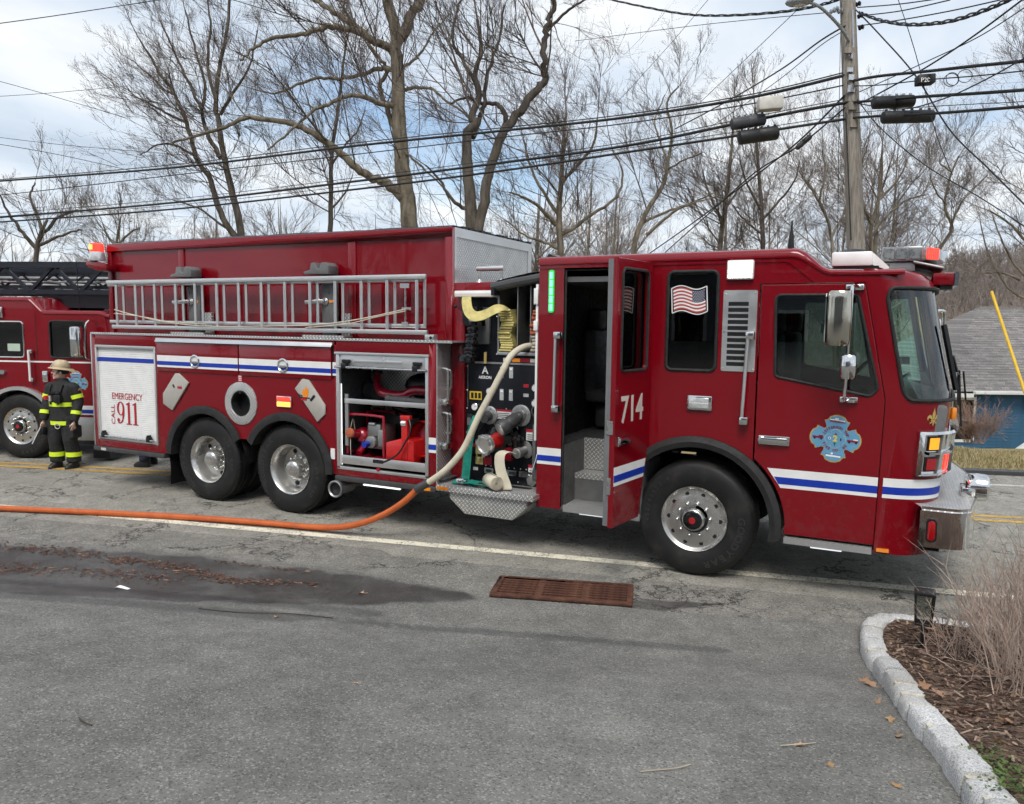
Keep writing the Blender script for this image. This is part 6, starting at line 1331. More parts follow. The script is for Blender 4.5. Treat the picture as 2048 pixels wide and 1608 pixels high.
# washed-out mulch debris on the wet asphalt
m=MB(); rn=random.Random(21)
LINES=[([(-6.9,-2.55),(-5.95,-2.30),(-5.3,-2.2)],.16,420),([(-5.1,-2.2),(-4.85,-2.14),(-4.3,-2.08),(-3.9,-2.12),(-3.6,-2.16),(-3.2,-1.97)],.12,900),([(-5.6,-2.95),(-5.1,-2.72),(-4.6,-2.5),(-4.0,-2.4)],.22,420),([(-6.5,-3.0),(-5.5,-2.85)],.2,200),([(-3.3,-2.0),(-2.9,-1.85)],.1,90),([(-4.2,-1.75),(-3.2,-1.62)],.05,60)]
for pl_,sp,cnt in LINES:
    for i in range(int(cnt*.6)):
        j=rn.randint(0,len(pl_)-2); t=rn.random(); x=pl_[j][0]+(pl_[j+1][0]-pl_[j][0])*t+rn.gauss(0,sp*.4); y=pl_[j][1]+(pl_[j+1][1]-pl_[j][1])*t+rn.gauss(0,sp*.45); z=dw_z(x,y)+.008
        a=rn.gauss(.2,.8); l=rn.uniform(.006,.032); wd=rn.uniform(.003,.008); m.mat(rn.choice((0,0,0,1,1,2))); d=Vector((math.cos(a),math.sin(a),rn.uniform(-.15,.15)))*l; n=Vector((-math.sin(a),math.cos(a),rn.uniform(-.5,.5)))*wd; b=Vector((x,y,z+rn.uniform(.002,.010)))
        m.add([b-d-n,b+d-n,b+d+n,b-d+n,b+Vector((0,0,wd))],[(0,1,4),(1,2,4),(2,3,4),(3,0,4)])
simple('debris_red',(.085,.034,.022),.85,var=.25)
tag(m.build('washed_debris',['chip_dark','debris_red','chip_mid'],fix=False,smooth=0),'lines of brown mulch debris washed onto the wet asphalt','debris',kind='stuff')
tag(ribbon([dz(-4.16,-2.86),dz(-4.10,-2.87,.03),dz(-4.02,-2.84)],.03,[(0,1,0),(0,1,.3),(0,1,0)],.002).build('paper_scrap','white'),'scrap of white paper on the wet asphalt at the left','paper')
# path light in the bed
defmat('frosted',lambda n: glass(n,(.60,.62,.60),.25,1.6))
LX_,LY_=1.862,-1.06; zb=bed_z(LX_,LY_)
PL=thing('path_light','small black lantern path light on a stake in the planting bed','lantern',(LX_,LY_,zb)); 
MB().cyl((0,0,-.05),(0,0,.20),.013,n=8).cyl((0,0,-.02),(0,0,.03),.025,n=8).build('stake','black',PL)
MB().box(-.055,.055,-.055,.055,.19,.205).build('base','black',PL,bev=.004); MB().box(-.066,.066,-.066,.066,.405,.432).build('cap','black',PL,bev=.006)
for i,j in ((-1,-1),(1,-1),(1,1),(-1,1)): MB().bar((i*.048,j*.048,.205),(i*.058,j*.058,.405),.012,.012).build('post','black',PL)
for a in range(4):
    q=Matrix.Rotation(R(90*a),4,'Z'); MB().add([q@Vector((-.044,.050,.207)),q@Vector((.044,.050,.207)),q@Vector((.053,.059,.404)),q@Vector((-.053,.059,.404))],[(0,1,2,3)]).build('pane','frosted',PL)
# ------------------------------------------------------------------ people
simple('skin',(.66,.42,.33),.55,var=.06); simple('turnout',(.018,.018,.019),.85,var=.35,vs=18,bump=.5,bs=60); simple('hiviz',(.72,.92,.03),.6,var=.08,emis=(.55,.75,.02),estr=.0)
simple('helmet_tan',(.50,.40,.25),.5,var=.12); simple('hair',(.02,.014,.010),.7,var=.2); simple('boot',(.012,.012,.012),.5,var=.2); simple('navy_cloth',(.012,.018,.045),.8,var=.2); simple('patch',(.55,.30,.16),.6,var=.2); simple('silver_tape',(.55,.55,.52),.5,var=.1)
def remesh(mb,name,mat,parent,vox=.012,smooth=6,loc=None):
    me=mb.mesh(name,mat,fix=True,smooth=0); o=link(name,me,parent,loc)
    r=o.modifiers.new('r','REMESH'); r.mode='VOXEL'; r.voxel_size=vox; r.use_smooth_shade=True
    s=o.modifiers.new('s','SMOOTH'); s.factor=.5; s.iterations=smooth
    dg=bpy.context.evaluated_depsgraph_get(); me2=bpy.data.meshes.new_from_object(o.evaluated_get(dg)); o.modifiers.clear(); o.data=me2; bpy.data.meshes.remove(me); me2.name=name
    me2.materials.clear(); me2.materials.append(M_(mat)); me2.shade_smooth(); return o
def oval(m,pts,n=16):      # loft of oval rings: (x,y,z,rx,ry)
    rows=[[(x+rx*math.cos(2*math.pi*k/n),y+ry*math.sin(2*math.pi*k/n),z) for k in range(n)] for x,y,z,rx,ry in pts]; m.grid(rows,True); m.add(rows[0],[tuple(range(n))]); m.add(rows[-1],[tuple(range(n))]); return m
def band(path,rad,parent,mat='hiviz',n=18):
    return MB().tube(path,rad,n,caps=False).build('reflective_band',mat,parent,fix=False,smooth=60)
def person(name,label,loc,rz,head_turn=0,fire=True,hgt=1.0):
    SH,HIP=1.36,.86
    arms={-1:[(.0,-.20,1.37),(.02,-.26,1.12),(.10,-.255,.885),(.13,-.25,.80)],1:[(.0,.20,1.37),(-.02,.265,1.12),(.06,.265,.885),(.09,.262,.80)]}
    legs={-1:[(.0,-.10,.86),(.05,-.12,.48),(.02,-.13,.10)],1:[(.0,.10,.86),(.03,.12,.48),(-.02,.13,.10)]}
    b=MB(); oval(b,[(0,0,.80,.10,.15),(0,0,.95,.11,.155),(.0,0,1.15,.115,.155),(.0,0,1.30,.11,.17),(-.005,0,1.40,.08,.15),(.0,0,1.44,.055,.07),(.01,0,1.52,.05,.052)])
    HM=Matrix.Translation((.03,0,1.60))@Matrix.Rotation(head_turn,4,'Z')
    hb=MB(); hb.sphere((0,0,.02),.10,18,12,(1.0,.80,1.18)); hb.sphere((.03,0,-.055),.065,14,8,(1.0,.85,.95)); hb.tube([(.085,0,.02),(.108,0,-.012),(.112,0,-.022)],[.012,.017,.014],8)
    hb.sphere((.088,0,-.062),.022,10,6,(.8,1.3,.5)); hb.sphere((.075,0,-.098),.028,10,6,(.9,1,.8)); 
    for s in (-1,1): hb.sphere((-.005,s*.082,-.008),.026,8,6,(.75,.35,1.15)); hb.sphere((.074,s*.035,-.03),.03,8,6,(.6,.9,.8)); hb.sphere((.085,s*.03,.032),.016,8,6,(.6,1.4,.5))
    hb.xform(HM); b.v+= [] ; base=len(b.v); b.v+=hb.v; b.f+=[tuple(i+base for i in f) for f in hb.f]; b.m+=hb.m
    for s in (-1,1):
        b.tube(arms[s],[.055,.046,.036,.028],12); w=Vector(arms[s][-1]); b.sphere(w+Vector((.012,0,-.055)),.042,10,8,(.95,.5,1.1))
        for k in range(4):
            o=Vector((.045-.027*k,0,-.088)); ln=(.060,.070,.065,.050)[k]; b.tube([w+o,w+o+Vector((.008,-s*.006,-ln*.5)),w+o+Vector((.004,-s*.022,-ln))],[.0105,.0098,.008],6)
        b.tube([w+Vector((.04,-s*.004,-.04)),w+Vector((.068,-s*.012,-.068)),w+Vector((.072,-s*.02,-.095))],[.013,.011,.009],6)
        b.tube(legs[s]+[(legs[s][-1][0],legs[s][-1][1],.05)],[.085,.055,.042,.04],12); b.sphere((legs[s][-1][0]+.05,legs[s][-1][1],.045),.05,10,6,(2.0,.85,.8))
    P=remesh(b,name,'skin',None,.0085,3); P.location=loc; P.rotation_euler=(0,0,rz); tag(P,label,'person')
    # eyes and hair
    for s in (-1,1): MB().sphere((.082,s*.034,.012),.011,8,6).xform(HM).build('eye','black',P)
    m=MB(); rows=[]
    for th in range(0,125,12): rows.append([(-.012+.108*math.sin(R(th))*math.cos(R(a))*(1.0 if True else 1),.088*math.sin(R(th))*math.sin(R(a)),.03+.122*math.cos(R(th))) for a in range(70,291,20)])
    m.grid(rows); m.xform(HM); m.build('hair','hair',P,fix=False,smooth=60)
    # trousers, coat, boots
    tm='turnout' if fire else 'navy_cloth'; m=MB(); oval(m,[(0,0,.74,.13,.18),(0,0,.90,.15,.19),(0,0,1.0,.13,.18)])
    k=1.0 if fire else .78
    for s in (-1,1): m.tube([legs[s][0],legs[s][1],(legs[s][2][0],legs[s][2][1],.24),(legs[s][2][0],legs[s][2][1],.10)],[.125*k,.105*k,.100*k,.105*k],14)
    if fire:
        for s in (-1,1): m.obox((.02,s*.22,.62),(.09,0,0),(0,.035,0),(0,0,.10))
    tr=remesh(m,'trousers',tm,P,.014,4)
    for s in (-1,1):
        m=MB(); x,y,_=legs[s][2]; oval(m,[(x+.045,y,0,.135,.052),(x+.045,y,.03,.14,.056),(x+.03,y,.065,.125,.055),(x,y,.10,.075,.06),(x-.01,y,.16,.062,.058)],18); m.build('boot','boot',P,smooth=60)
        if fire: band([(x,y,.20),(x,y,.275)],.112,P)
    m=MB(); oval(m,[(0,0,.70 if fire else .9,.155,.205),(0,0,.85,.15,.20),(.005,0,1.0,.145,.195),(.01,0,1.15,.15,.20),(.0,0,1.30,.145,.21),(-.01,0,1.40,.115,.19),(-.0,0,1.455,.085,.10),(.005,0,1.50,.080,.082)])
    for s in (-1,1): m.sphere((0,s*.19,1.355),.085,12,8); m.tube(arms[s],[.085,.075,.065,.055] if fire else [.07,.06,.05,.04],14)
    ct=remesh(m,'coat' if fire else 'jacket','turnout' if fire else 'navy_cloth',P,.014,4)
    if fire:
        for z0,z1,rx,ry in ((.735,.80,.158,.208),(1.04,1.11,.156,.206)): oval_rows=[[(.004+rx*math.cos(a),ry*math.sin(a),z) for a in [2*math.pi*i/28 for i in range(28)]] for z in (z0,z1)]; MB().grid(oval_rows,True).build('reflective_band','hiviz',P,fix=False,smooth=60)
        for s in (-1,1):
            A=[Vector(q) for q in arms[s]]; band([A[0].lerp(A[1],.55),A[0].lerp(A[1],.80)],.085,P); band([A[1].lerp(A[2],.66),A[1].lerp(A[2],.90)],.074,P)
        # helmet: crown with ridges, wide brim long at the back, shield and liner
        m=MB(); rows=[]
        for th in range(0,91,10):
            rows.append([((.128*math.sin(R(th))*math.cos(R(a)),.108*math.sin(R(th))*math.sin(R(a)),.125*math.cos(R(th))+.012*abs(math.cos(R(a*3)))*math.sin(R(2*th)))) for a in range(0,360,15)])
        m.grid(rows,True); br=[]
        for rr,zz in ((1.0,.0),(1.22,-.014),(1.34,-.030)): br.append([(.128*rr*math.cos(R(a))*(1 if math.cos(R(a))>0 else 1.32),.108*rr*math.sin(R(a)),zz-(.028*(rr-1)/.34 if math.cos(R(a))<-.5 else 0)) for a in range(0,360,15)])
        m.grid(br,True); HH=HM@Matrix.Translation((-.012,0,.078))@Matrix.Rotation(R(-9),4,'Y'); m.xform(HH); he=m.build('helmet','helmet_tan',P,fix=False,smooth=60)
        MB().prism([(-.045,.0),(.045,.0),(.05,.06),(.03,.11),(0,.125),(-.03,.11),(-.05,.06)],0,.006,'yz').xform(HH@Matrix.Translation((.134,0,.0))@Matrix.Rotation(R(-30),4,'Y')).build('helmet_shield','letter_cream',he)
        MB().box(-.115,-.08,-.085,.085,-.10,.0).xform(HH).build('neck_flap','black',he,bev=.01); MB().tube([(.02,-.095,-.02),(.045,-.08,-.10),(.05,0,-.13),(.045,.08,-.10),(.02,.095,-.02)],.006,6).xform(HH).build('chin_strap','black',he)
        # harness, radio and red clip light, tool in the right hand
        MB().tube(spline([(.10,.10,1.40),(.155,.09,1.25),(.165,.06,1.08)],5),.014,6).tube(spline([(.10,-.10,1.40),(.155,-.10,1.25),(.165,-.07,1.08)],5),.014,6).box(.14,.175,-.12,.10,1.255,1.28).build('harness','black',P)
        MB().box(.15,.20,.02,.13,1.10,1.24).box(.16,.19,.04,.10,1.24,1.29).build('radio','black',P,bev=.012)
        MB().cyl((.165,-.115,1.19),(.22,-.12,1.19),.035,n=12).build('clip_light','bright_red',P); MB().box(.16,.185,-.085,-.055,1.13,1.22).build('tape','silver_tape',P)
        MB().prism([(-.03,-.03),(.03,-.03),(.035,.02),(0,.045),(-.035,.02)],.0,.006,'xz').xform(Matrix.Translation((-.02,.292,1.30))).build('sleeve_patch','patch',P)
        w=Vector(arms[-1][-1]); MB().box(.10,.20,-.29,-.20,.56,.70).build('glove_bundle','black',P,bev=.03); MB().cyl(w+Vector((.06,0,-.1)),w+Vector((.20,-.03,-.36)),.008,n=6).build('tool_handle','silver_tape',P)
        MB().torus((.165,.03,.72),(1,.1,0),.04,.007,16,6).build('buckle','silver_tape',P)
    if hgt!=1: P.scale=(hgt*(1.08 if fire else 1),hgt*(1.08 if fire else 1),hgt)
    return P
person('person','firefighter in black gear with lime bands and a tan helmet beside the ladder truck',(-9.92,.56,0),R(-76),R(-46),True,.935)
person('person','person in dark clothes whose black shoes show under the tanker tail',(-8.98,1.30,0),R(-160),0,False,1.02)
# ------------------------------------------------------------------ bare trees
def bark_mat(nm,c0,c1,c2):
    t=NT(nm); P=t.geo(); n=t.noise(5,5,.65,t.mapping((1,1,.22),vec=P)); m=t.noise(1.1,4,.6,P)
    c=t.mix(t.rng(n,.35,.68),c0,c1); c=t.mix(t.rng(m,.5,.75,0,.6),c,c2); return t.P(c,.95,0,.15,0,t.bump(n,.8,.03))
defmat('bark',lambda n:bark_mat(n,(.10,.083,.062),(.25,.215,.165),(.20,.195,.125)))
defmat('bark_dark',lambda n:bark_mat(n,(.058,.048,.042),(.135,.115,.095),(.110,.105,.075)))
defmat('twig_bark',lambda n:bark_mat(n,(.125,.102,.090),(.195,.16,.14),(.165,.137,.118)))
defmat('twig_hazed',lambda n:bark_mat(n,(.215,.18,.158),(.30,.255,.225),(.26,.225,.19)))  # paler than near twigs, distance haze put into the colour
defmat('wood_hazed',lambda n:bark_mat(n,(.20,.165,.145),(.30,.255,.225),(.25,.22,.19)))  # hill trees lightened in colour to imitate haze
class Twigs:
    def __init__(s,seed): s.v=[]; s.f=[]; s.r=random.Random(seed)
    def seg(s,pts,r0,r1):
        b=len(s.v); k=len(pts); n=3; V=s.v
        for i,(x,y,z) in enumerate(pts):
            r=r0+(r1-r0)*i/(k-1); V.append((x+r,y,z+.3*r)); V.append((x-.5*r,y+.6*r,z+.2*r)); V.append((x-.5*r,y-.6*r,z-.5*r))
        for i in range(k-1):
            a=b+i*3
            s.f+=[(a,a+1,a+4,a+3),(a+1,a+2,a+5,a+4),(a+2,a,a+3,a+5)]
    def grow(s,p,d,L,r,lev,rmin,up,wig,nch):
        R_=s.r; n=(2,3,4,6)[min(3,lev)]; pts=[p]; x,y,z=p; dx,dy,dz=d; st=L/n; ds=[]
        for i in range(n):
            dx+=R_.uniform(-wig,wig); dy+=R_.uniform(-wig,wig); dz+=R_.uniform(-wig,wig)+up; l=math.sqrt(dx*dx+dy*dy+dz*dz) or 1; dx/=l; dy/=l; dz/=l
            x+=dx*st; y+=dy*st; z+=dz*st; pts.append((x,y,z)); ds.append((dx,dy,dz))
        s.seg(pts,max(r,rmin),max(r*.35,rmin*.75))
        if lev<=0: return
        c=nch[lev]; c=int(c)+(1 if R_.random()<c-int(c) else 0)
        for j in range(c):
            t=R_.uniform(.18,1.0)*n; i=min(n-1,int(t)); f=t-i; a,b=pts[i],pts[i+1]; q=(a[0]+(b[0]-a[0])*f,a[1]+(b[1]-a[1])*f,a[2]+(b[2]-a[2])*f); D=ds[i]
            sp=R_.uniform(.38,.85); e=[R_.gauss(0,1) for _ in range(3)]; dt=e[0]*D[0]+e[1]*D[1]+e[2]*D[2]; e=[e[k]-dt*D[k] for k in range(3)]; l=math.sqrt(sum(k*k for k in e)) or 1; nd=[D[k]+sp*e[k]/l for k in range(3)]; l=math.sqrt(sum(k*k for k in nd)); nd=[k/l for k in nd]
            s.grow(q,nd,L*R_.uniform(.42,.72)*(1-.25*t/n),r*.55,lev-1,rmin,up,wig,nch)
    def mesh(s,name,mat):
        me=bpy.data.meshes.new(name); me.from_pydata(s.v,[],s.f); me.materials.append(M_(mat)); me.shade_smooth(); return me
def tree(name,label,depth,limbs,seed,n1=11,L1=2.6,nch=(0,3.6,5.0,6.5),rmin=None,bark='bark',twig='twig_bark',group='bare trees beyond the road',up=.03,base=True,wig=.11,lev=3):
    rn=random.Random(seed); rmin=rmin or .0036*depth/25; D0=at(limbs[0][0][0][0],limbs[0][0][0][1],depth)
    gz=far_z(D0.x,D0.y)-.2; root=empty(name,(D0.x,D0.y,gz)); tag(root,label,'tree',group); o=Vector((D0.x,D0.y,gz)); tm=MB(); tw=Twigs(seed)
    for li,(pts,w0,w1,dj) in enumerate(limbs):
        W3=[at(px,py,depth+dj*i/max(1,len(pts)-1)+(0 if li==0 else 0)) for i,(px,py) in enumerate(pts)]
        if li==0 and base: W3=[Vector((W3[0].x+.05,W3[0].y,gz-.3))]+W3
        P=spline(W3,5); k=len(P); jit=.005*depth/25*(.3 if li==0 else 1)*max(1,w1)
        P=[p+Vector((rn.gauss(0,jit),rn.gauss(0,jit),rn.gauss(0,jit))) if 0<i<k-1 else p for i,p in enumerate(P)]
        r0,r1=w0*depth/FPX/2,w1*depth/FPX/2; rs=[(r0+(r1-r0)*i/(k-1))*(1.0+(.35*max(0,1-i/4) if li==0 and base else 0)) for i in range(k)]
        tm.tube([p-o for p in P],rs,10 if w0>10 else 7)
        ln=sum((b-a).length for a,b in zip(P,P[1:])); s0=.30 if li==0 else .12
        cnt=int(1.2*n1*max(.5,min(2.2,ln/7)))
        for j in range(cnt):
            t=rn.uniform(s0,1.0); i=min(k-2,int(t*(k-1))); p=P[i].lerp(P[i+1],rn.random())-o; d=(P[i+1]-P[i]).normalized(); e=Vector((rn.gauss(0,1),rn.gauss(0,1),rn.gauss(0,.8)+.25)); e=(e-d*e.dot(d)).normalized(); nd=(d*rn.uniform(.2,.9)+e).normalized()
            tw.grow(tuple(p),tuple(nd),1.25*L1*rn.uniform(.55,1.25)*(1.15-.5*t),max(rs[i]*.38,rmin*1.6) if rs[i]<.12 else .030,lev,rmin,up,wig,nch)
        tw.grow(tuple(P[-1]-o),tuple((P[-1]-P[-2]).normalized()),L1*.9,r1*.8,lev,rmin,up,wig,nch)
    tm.build('trunk',bark,root,smooth=60,fix=False); link('crown',tw.mesh('crown',twig),root); return root
# the great oak behind the tank
tree('oak_tree','big straight oak with a thick grey trunk rising behind the red tank',26,[
 ([(838,640),(822,460),(812,380),(800,260),(795,150),(792,70),(778,10),(758,-90),(742,-240)],40,16,0),
 ([(800,75),(818,40),(838,0),(870,-80),(890,-170)],24,10,.8),
 ([(808,400),(775,368),(746,356),(705,328),(664,294),(613,260),(562,243),(500,236),(450,254),(392,272),(345,286)],20,4,-1.5),
 ([(798,214),(775,210),(753,205),(733,195),(698,190),(664,205),(630,219),(609,236),(568,274),(535,300)],12,3,-2.2),
 ([(796,142),(775,137),(753,137),(722,150),(678,157),(630,157),(585,174),(551,186),(517,181)],11,3,1.2),
 ([(794,108),(770,92),(746,82),(712,62),(664,55),(637,58),(603,70),(541,77),(507,99),(480,120)],18,4,-1.0),
 ([(739,76),(700,45),(670,25),(630,0),(598,-25),(560,-70)],14,5,1.5),
 ([(798,180),(830,175),(862,178),(893,202),(927,226),(948,246)],8,2.5,-1),
 ([(797,142),(818,126),(835,113),(849,96),(866,65),(900,27)],7,2.5,1.2),
 ([(797,275),(778,235),(767,198),(760,171),(773,144),(768,127),(740,92),(735,60)],12,5,.6),
 ([(804,300),(825,318),(850,340),(890,380),(905,425)],6,2,-1.2)],3,n1=7,L1=3.0)
tree('twisted_tree','twisted tree with several crooked dark stems right of the big oak',22,[
 ([(950,600),(945,470),(940,400),(935,330),(934,270),(950,248),(944,232),(958,190),(950,150),(962,100),(955,40)],30,6,0),
 ([(955,470),(968,400),(985,320),(1010,260),(1045,215),(1075,180),(1089,158),(1087,120),(1095,60),(1105,20),(1112,-40),(1135,-90)],22,7,-.6),
 ([(1008,262),(1013,238),(1002,215),(985,206),(960,205),(935,195),(900,207)],12,4,.6),
 ([(946,275),(958,240),(968,210),(972,160),(985,120),(1000,70),(1010,10)],11,4,1),
 ([(1095,62),(1125,30),(1160,5),(1200,-12)],7,3,0),
 ([(935,420),(905,400),(880,360),(850,330)],9,3,-.6),
 ([(948,160),(925,120),(905,80),(915,20),(930,-20)],8,3,.8)],8,n1=9,L1=2.5,bark='bark_dark')
tree('maple_tree','tall many-stemmed tree with a broad fan of twigs behind the tank rear',30,[
 ([(486,620),(482,468),(462,376),(448,315),(438,246),(431,212),(438,137),(455,55),(460,-30)],17,5,0),
 ([(474,480),(441,424),(421,362),(393,315),(373,246),(352,191),(325,154),(301,113),(280,80)],13,3,-1.4),
 ([(441,315),(414,263),(404,219),(410,171),(386,85),(370,20)],10,3,1.2),
 ([(373,246),(330,225),(295,205),(262,190)],6,2,-.6),([(393,315),(350,290),(315,290),(280,310)],6,2,.6),
 ([(404,219),(370,150),(345,95),(320,40)],7,2.5,1.0),([(441,230),(470,180),(500,130),(515,60)],7,2.5,-1),([(432,205),(415,130),(420,60),(415,-10)],8,3,.3),
 ([(474,470),(430,440),(395,415),(345,400)],6,2,1.2),([(352,191),(330,180),(300,150),(262,120)],5,2,.5)],13,n1=11,L1=1.9,bark='bark_dark')
tree('slender_tree','slender tree with a red-brown trunk between the fan tree and the oak',33,[([(655,600),(660,465),(662,380),(664,300),(676,220),(684,150),(692,90)],13,4,0),([(664,330),(690,290),(715,260),(730,220)],5,2,.8),([(664,310),(640,270),(625,230)],5,2,-.8),([(661,420),(690,385),(705,350)],5,2,1)],17,n1=9,L1=2.3,bark='bark_dark')
tree('spreading_tree','spreading tree with wide crooked limbs left of the cab roof',30,[([(1128,640),(1122,510),(1118,430),(1124,340),(1128,270),(1132,225)],18,5,0),([(1112,450),(1080,415),(1050,395),(1020,385)],9,3,-1),([(1120,470),(1150,455),(1190,425),(1235,392),(1245,340),(1225,300)],9,3,.8),([(1118,430),(1085,380),(1060,330),(1048,280)],8,3,.6),([(1126,360),(1165,320),(1190,280),(1195,235)],8,3,-.8),([(1122,500),(1090,485),(1050,470),(1010,440)],7,2.5,1)],23,n1=9,L1=2.3)
tree('leaning_tree','leaning bare tree with a curved trunk over the crew cab',27,[([(1262,640),(1268,500),(1290,430),(1325,372),(1336,325),(1344,262),(1334,205),(1358,172)],13,3,0),([(1285,445),(1330,425),(1385,405),(1430,385)],7,2.5,1),([(1333,340),(1370,320),(1405,305)],5,2,-.7),([(1336,325),(1320,280),(1310,240),(1330,190)],5,2,.5),([(1292,470),(1340,430),(1365,415),(1440,390)],7,2,-1)],29,n1=8,L1=1.8)
tree('straight_tree','thin pale straight tree just left of the leaning splice boxes, behind the cab roof',31,[([(1436,640),(1440,500),(1452,400),(1462,310),(1466,250)],14,4,0),([(1448,420),(1475,380),(1490,330)],5,2,.5),([(1445,440),(1420,390),(1405,340)],5,2,-.5)],31,n1=10,L1=2.1)
tree('straight_tree','dark straight tree behind the roof antenna',29,[([(1526,640),(1526,500),(1522,400),(1514,300),(1510,215)],13,4,0),([(1524,440),(1560,400),(1590,360),(1600,320)],6,2,.6),([(1523,420),(1495,370),(1480,320)],6,2,-.6),([(1525,470),(1490,440),(1465,410)],5,2,.8)],37,n1=10,L1=2.1,bark='bark_dark')
tree('pole_side_tree','tree with arching limbs just left of the utility pole',28,[([(1672,640),(1665,500),(1655,440),(1630,390),(1605,355)],9,3,0),([(1662,480),(1690,420),(1700,380),(1690,330)],6,2.5,.6),([(1655,440),(1640,400),(1650,350),(1645,300)],6,2,-.6)],41,n1=9,L1=2.0)
tree('round_tree','round-crowned tree right of the utility pole above the cab',31,[([(1745,640),(1742,500),(1745,440),(1760,390),(1765,330)],10,3,0),([(1743,470),(1775,430),(1815,400),(1850,390)],7,2.5,.7),([(1744,450),(1725,400),(1722,340),(1735,290)],7,2.5,-.7),([(1758,400),(1795,360),(1815,320)],6,2,.5)],43,n1=10,L1=2.3)
tree('crooked_tree','crooked thin tree above the light bar',24,[([(1862,660),(1870,525),(1893,478),(1905,455),(1890,415),(1896,370),(1905,340),(1918,312)],9,3,0),([(1900,460),(1920,410),(1945,380),(1975,350)],5,2,.5),([(1893,410),(1870,380),(1860,350)],4,2,-.5),([(1905,345),(1880,325),(1885,300)],4,2,.4)],47,n1=9,L1=1.5)
tree('edge_tree','bare tree reaching in from the right edge above the house roof',26,[([(2075,700),(2068,520),(2040,470),(2010,440),(1975,420)],9,3,0),([(2062,560),(2030,530),(2000,470),(1985,430)],6,2,.7),([(2068,520),(2075,400),(2060,330)],7,3,-.6),([(2040,560),(2000,545),(1960,548)],5,2,.8),([(2060,600),(2015,575),(1975,500),(1960,440)],5,2,1)],53,n1=6,L1=1.7)
tree('edge_tree','high twig crown at the top right corner',30,[([(2130,640),(2110,400),(2095,250),(2085,150),(2080,80)],16,5,0),([(2090,190),(2060,150),(2045,110)],6,2,.6),([(2095,220),(2070,190),(2050,150)],6,2,-.6)],59,n1=9,L1=2.0)
tree('low_tree','wide low tree at the left edge above the ladder truck',36,[([(70,640),(72,520),(80,470),(95,440)],14,5,0),([(74,500),(45,465),(20,430),(0,390)],9,3,-.8),([(78,480),(110,440),(140,425),(170,420)],8,3,.8),([(84,460),(70,420),(60,390),(70,365)],7,3,.5),([(80,490),(125,470),(165,460)],7,3,-.6)],61,n1=7,L1=2.2,bark='bark_dark')
tree('low_tree','small round tree in the gap left of the tank corner',44,[([(238,640),(236,520),(234,480),(240,450)],9,4,0),([(235,500),(215,470),(205,445)],6,2,.5),([(236,490),(260,465),(280,455)],6,2,-.5)],67,n1=7,L1=2.0)
# farther trees, copies of two kinds standing in the woods behind
def proto(name,seed,hh):
    rn=random.Random(seed); tw=Twigs(seed); tm=MB(); tm.tube([(0,0,-.5),(.05,0,hh*.25),(.0,.1,hh*.5),(.1,.05,hh*.75),(.15,.0,hh*.98)],[.13,.11,.08,.045,.008],7)
    for j in range(26):
        t=rn.uniform(.25,.98); a=rn.uniform(0,6.28); d=Vector((math.cos(a),math.sin(a),rn.uniform(.5,1.3))).normalized(); tw.grow((0,0,hh*.75*t),tuple(d),hh*rn.uniform(.24,.44)*(1.15-.5*t),.040,3,.0062,.03,.11,(0,2.8,4.2,5.0))
    return tm.mesh('trunk','bark',smooth=60,fix=False),tw.mesh('crown','twig_hazed')
PR=[proto('a',71,9.5),proto('b',73,8.5),proto('c',79,11)]
rn=random.Random(83); far=[]
for i in range(36):
    px=rn.uniform(-60,1900) if i<30 else rn.uniform(1000,1700); dp=rn.uniform(42,72); far.append((px,dp))
for px,dp in far:
    g_=at(px,650,dp); z=-2.6-.02*(dp-40); k=rn.randrange(3); s=rn.uniform(1.25,1.75)*(1.0 if px>900 else .85)
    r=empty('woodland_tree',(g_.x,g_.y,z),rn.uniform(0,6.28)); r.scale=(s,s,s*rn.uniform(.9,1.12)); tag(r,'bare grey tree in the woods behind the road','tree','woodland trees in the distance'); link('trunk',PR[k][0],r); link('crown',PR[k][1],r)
# trees and a house behind the viewpoint, seen only mirrored in chrome, glass and paint
for i in range(16):
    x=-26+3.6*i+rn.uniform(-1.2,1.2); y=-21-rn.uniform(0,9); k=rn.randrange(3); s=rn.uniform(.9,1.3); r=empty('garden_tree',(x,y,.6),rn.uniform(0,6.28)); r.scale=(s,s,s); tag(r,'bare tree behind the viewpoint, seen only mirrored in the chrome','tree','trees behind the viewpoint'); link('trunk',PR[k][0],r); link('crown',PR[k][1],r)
# far wooded hill at the right
def hill_mat(nm):
    t=NT(nm); P=t.geo(); n=t.noise(.35,5,.7,P); m=t.noise(1.6,4,.75,t.mapping((1,1,.35),vec=P)); c=t.mix(t.rng(n,.35,.7),(.240,.190,.158),(.310,.250,.210)); c=t.mix(t.rng(m,.35,.75),c,(.150,.120,.100)); return t.P(c,1,0,.05,0,t.bump(m,1.0,.6))
defmat('hill_hazed',hill_mat)  # hill browns lightened, air haze painted into the surface
m=MB(); rows=[]
for v in frange(0,1,26):
    rows.append([])
    for px in range(-200,2700,45):
        y=noise.noise((px*.006,v*3,1))*5; top=lerp_tab([(-200,640),(900,640),(1500,610),(1750,575),(1880,548),(1960,532),(2050,522),(2300,505),(2700,500)],px); dp=95+v*75; py=655-(655-top)*math.sin(v*math.pi/2)+noise.noise((px*.02,v*6,5))*5; q=at(px,py,dp); rows[-1].append((q.x,q.y,q.z if v>0 else -5))
tag(m.grid(rows).build('hill','hill_hazed',fix=False,smooth=180),kind='structure')
tw=Twigs(97); rn=random.Random(97)
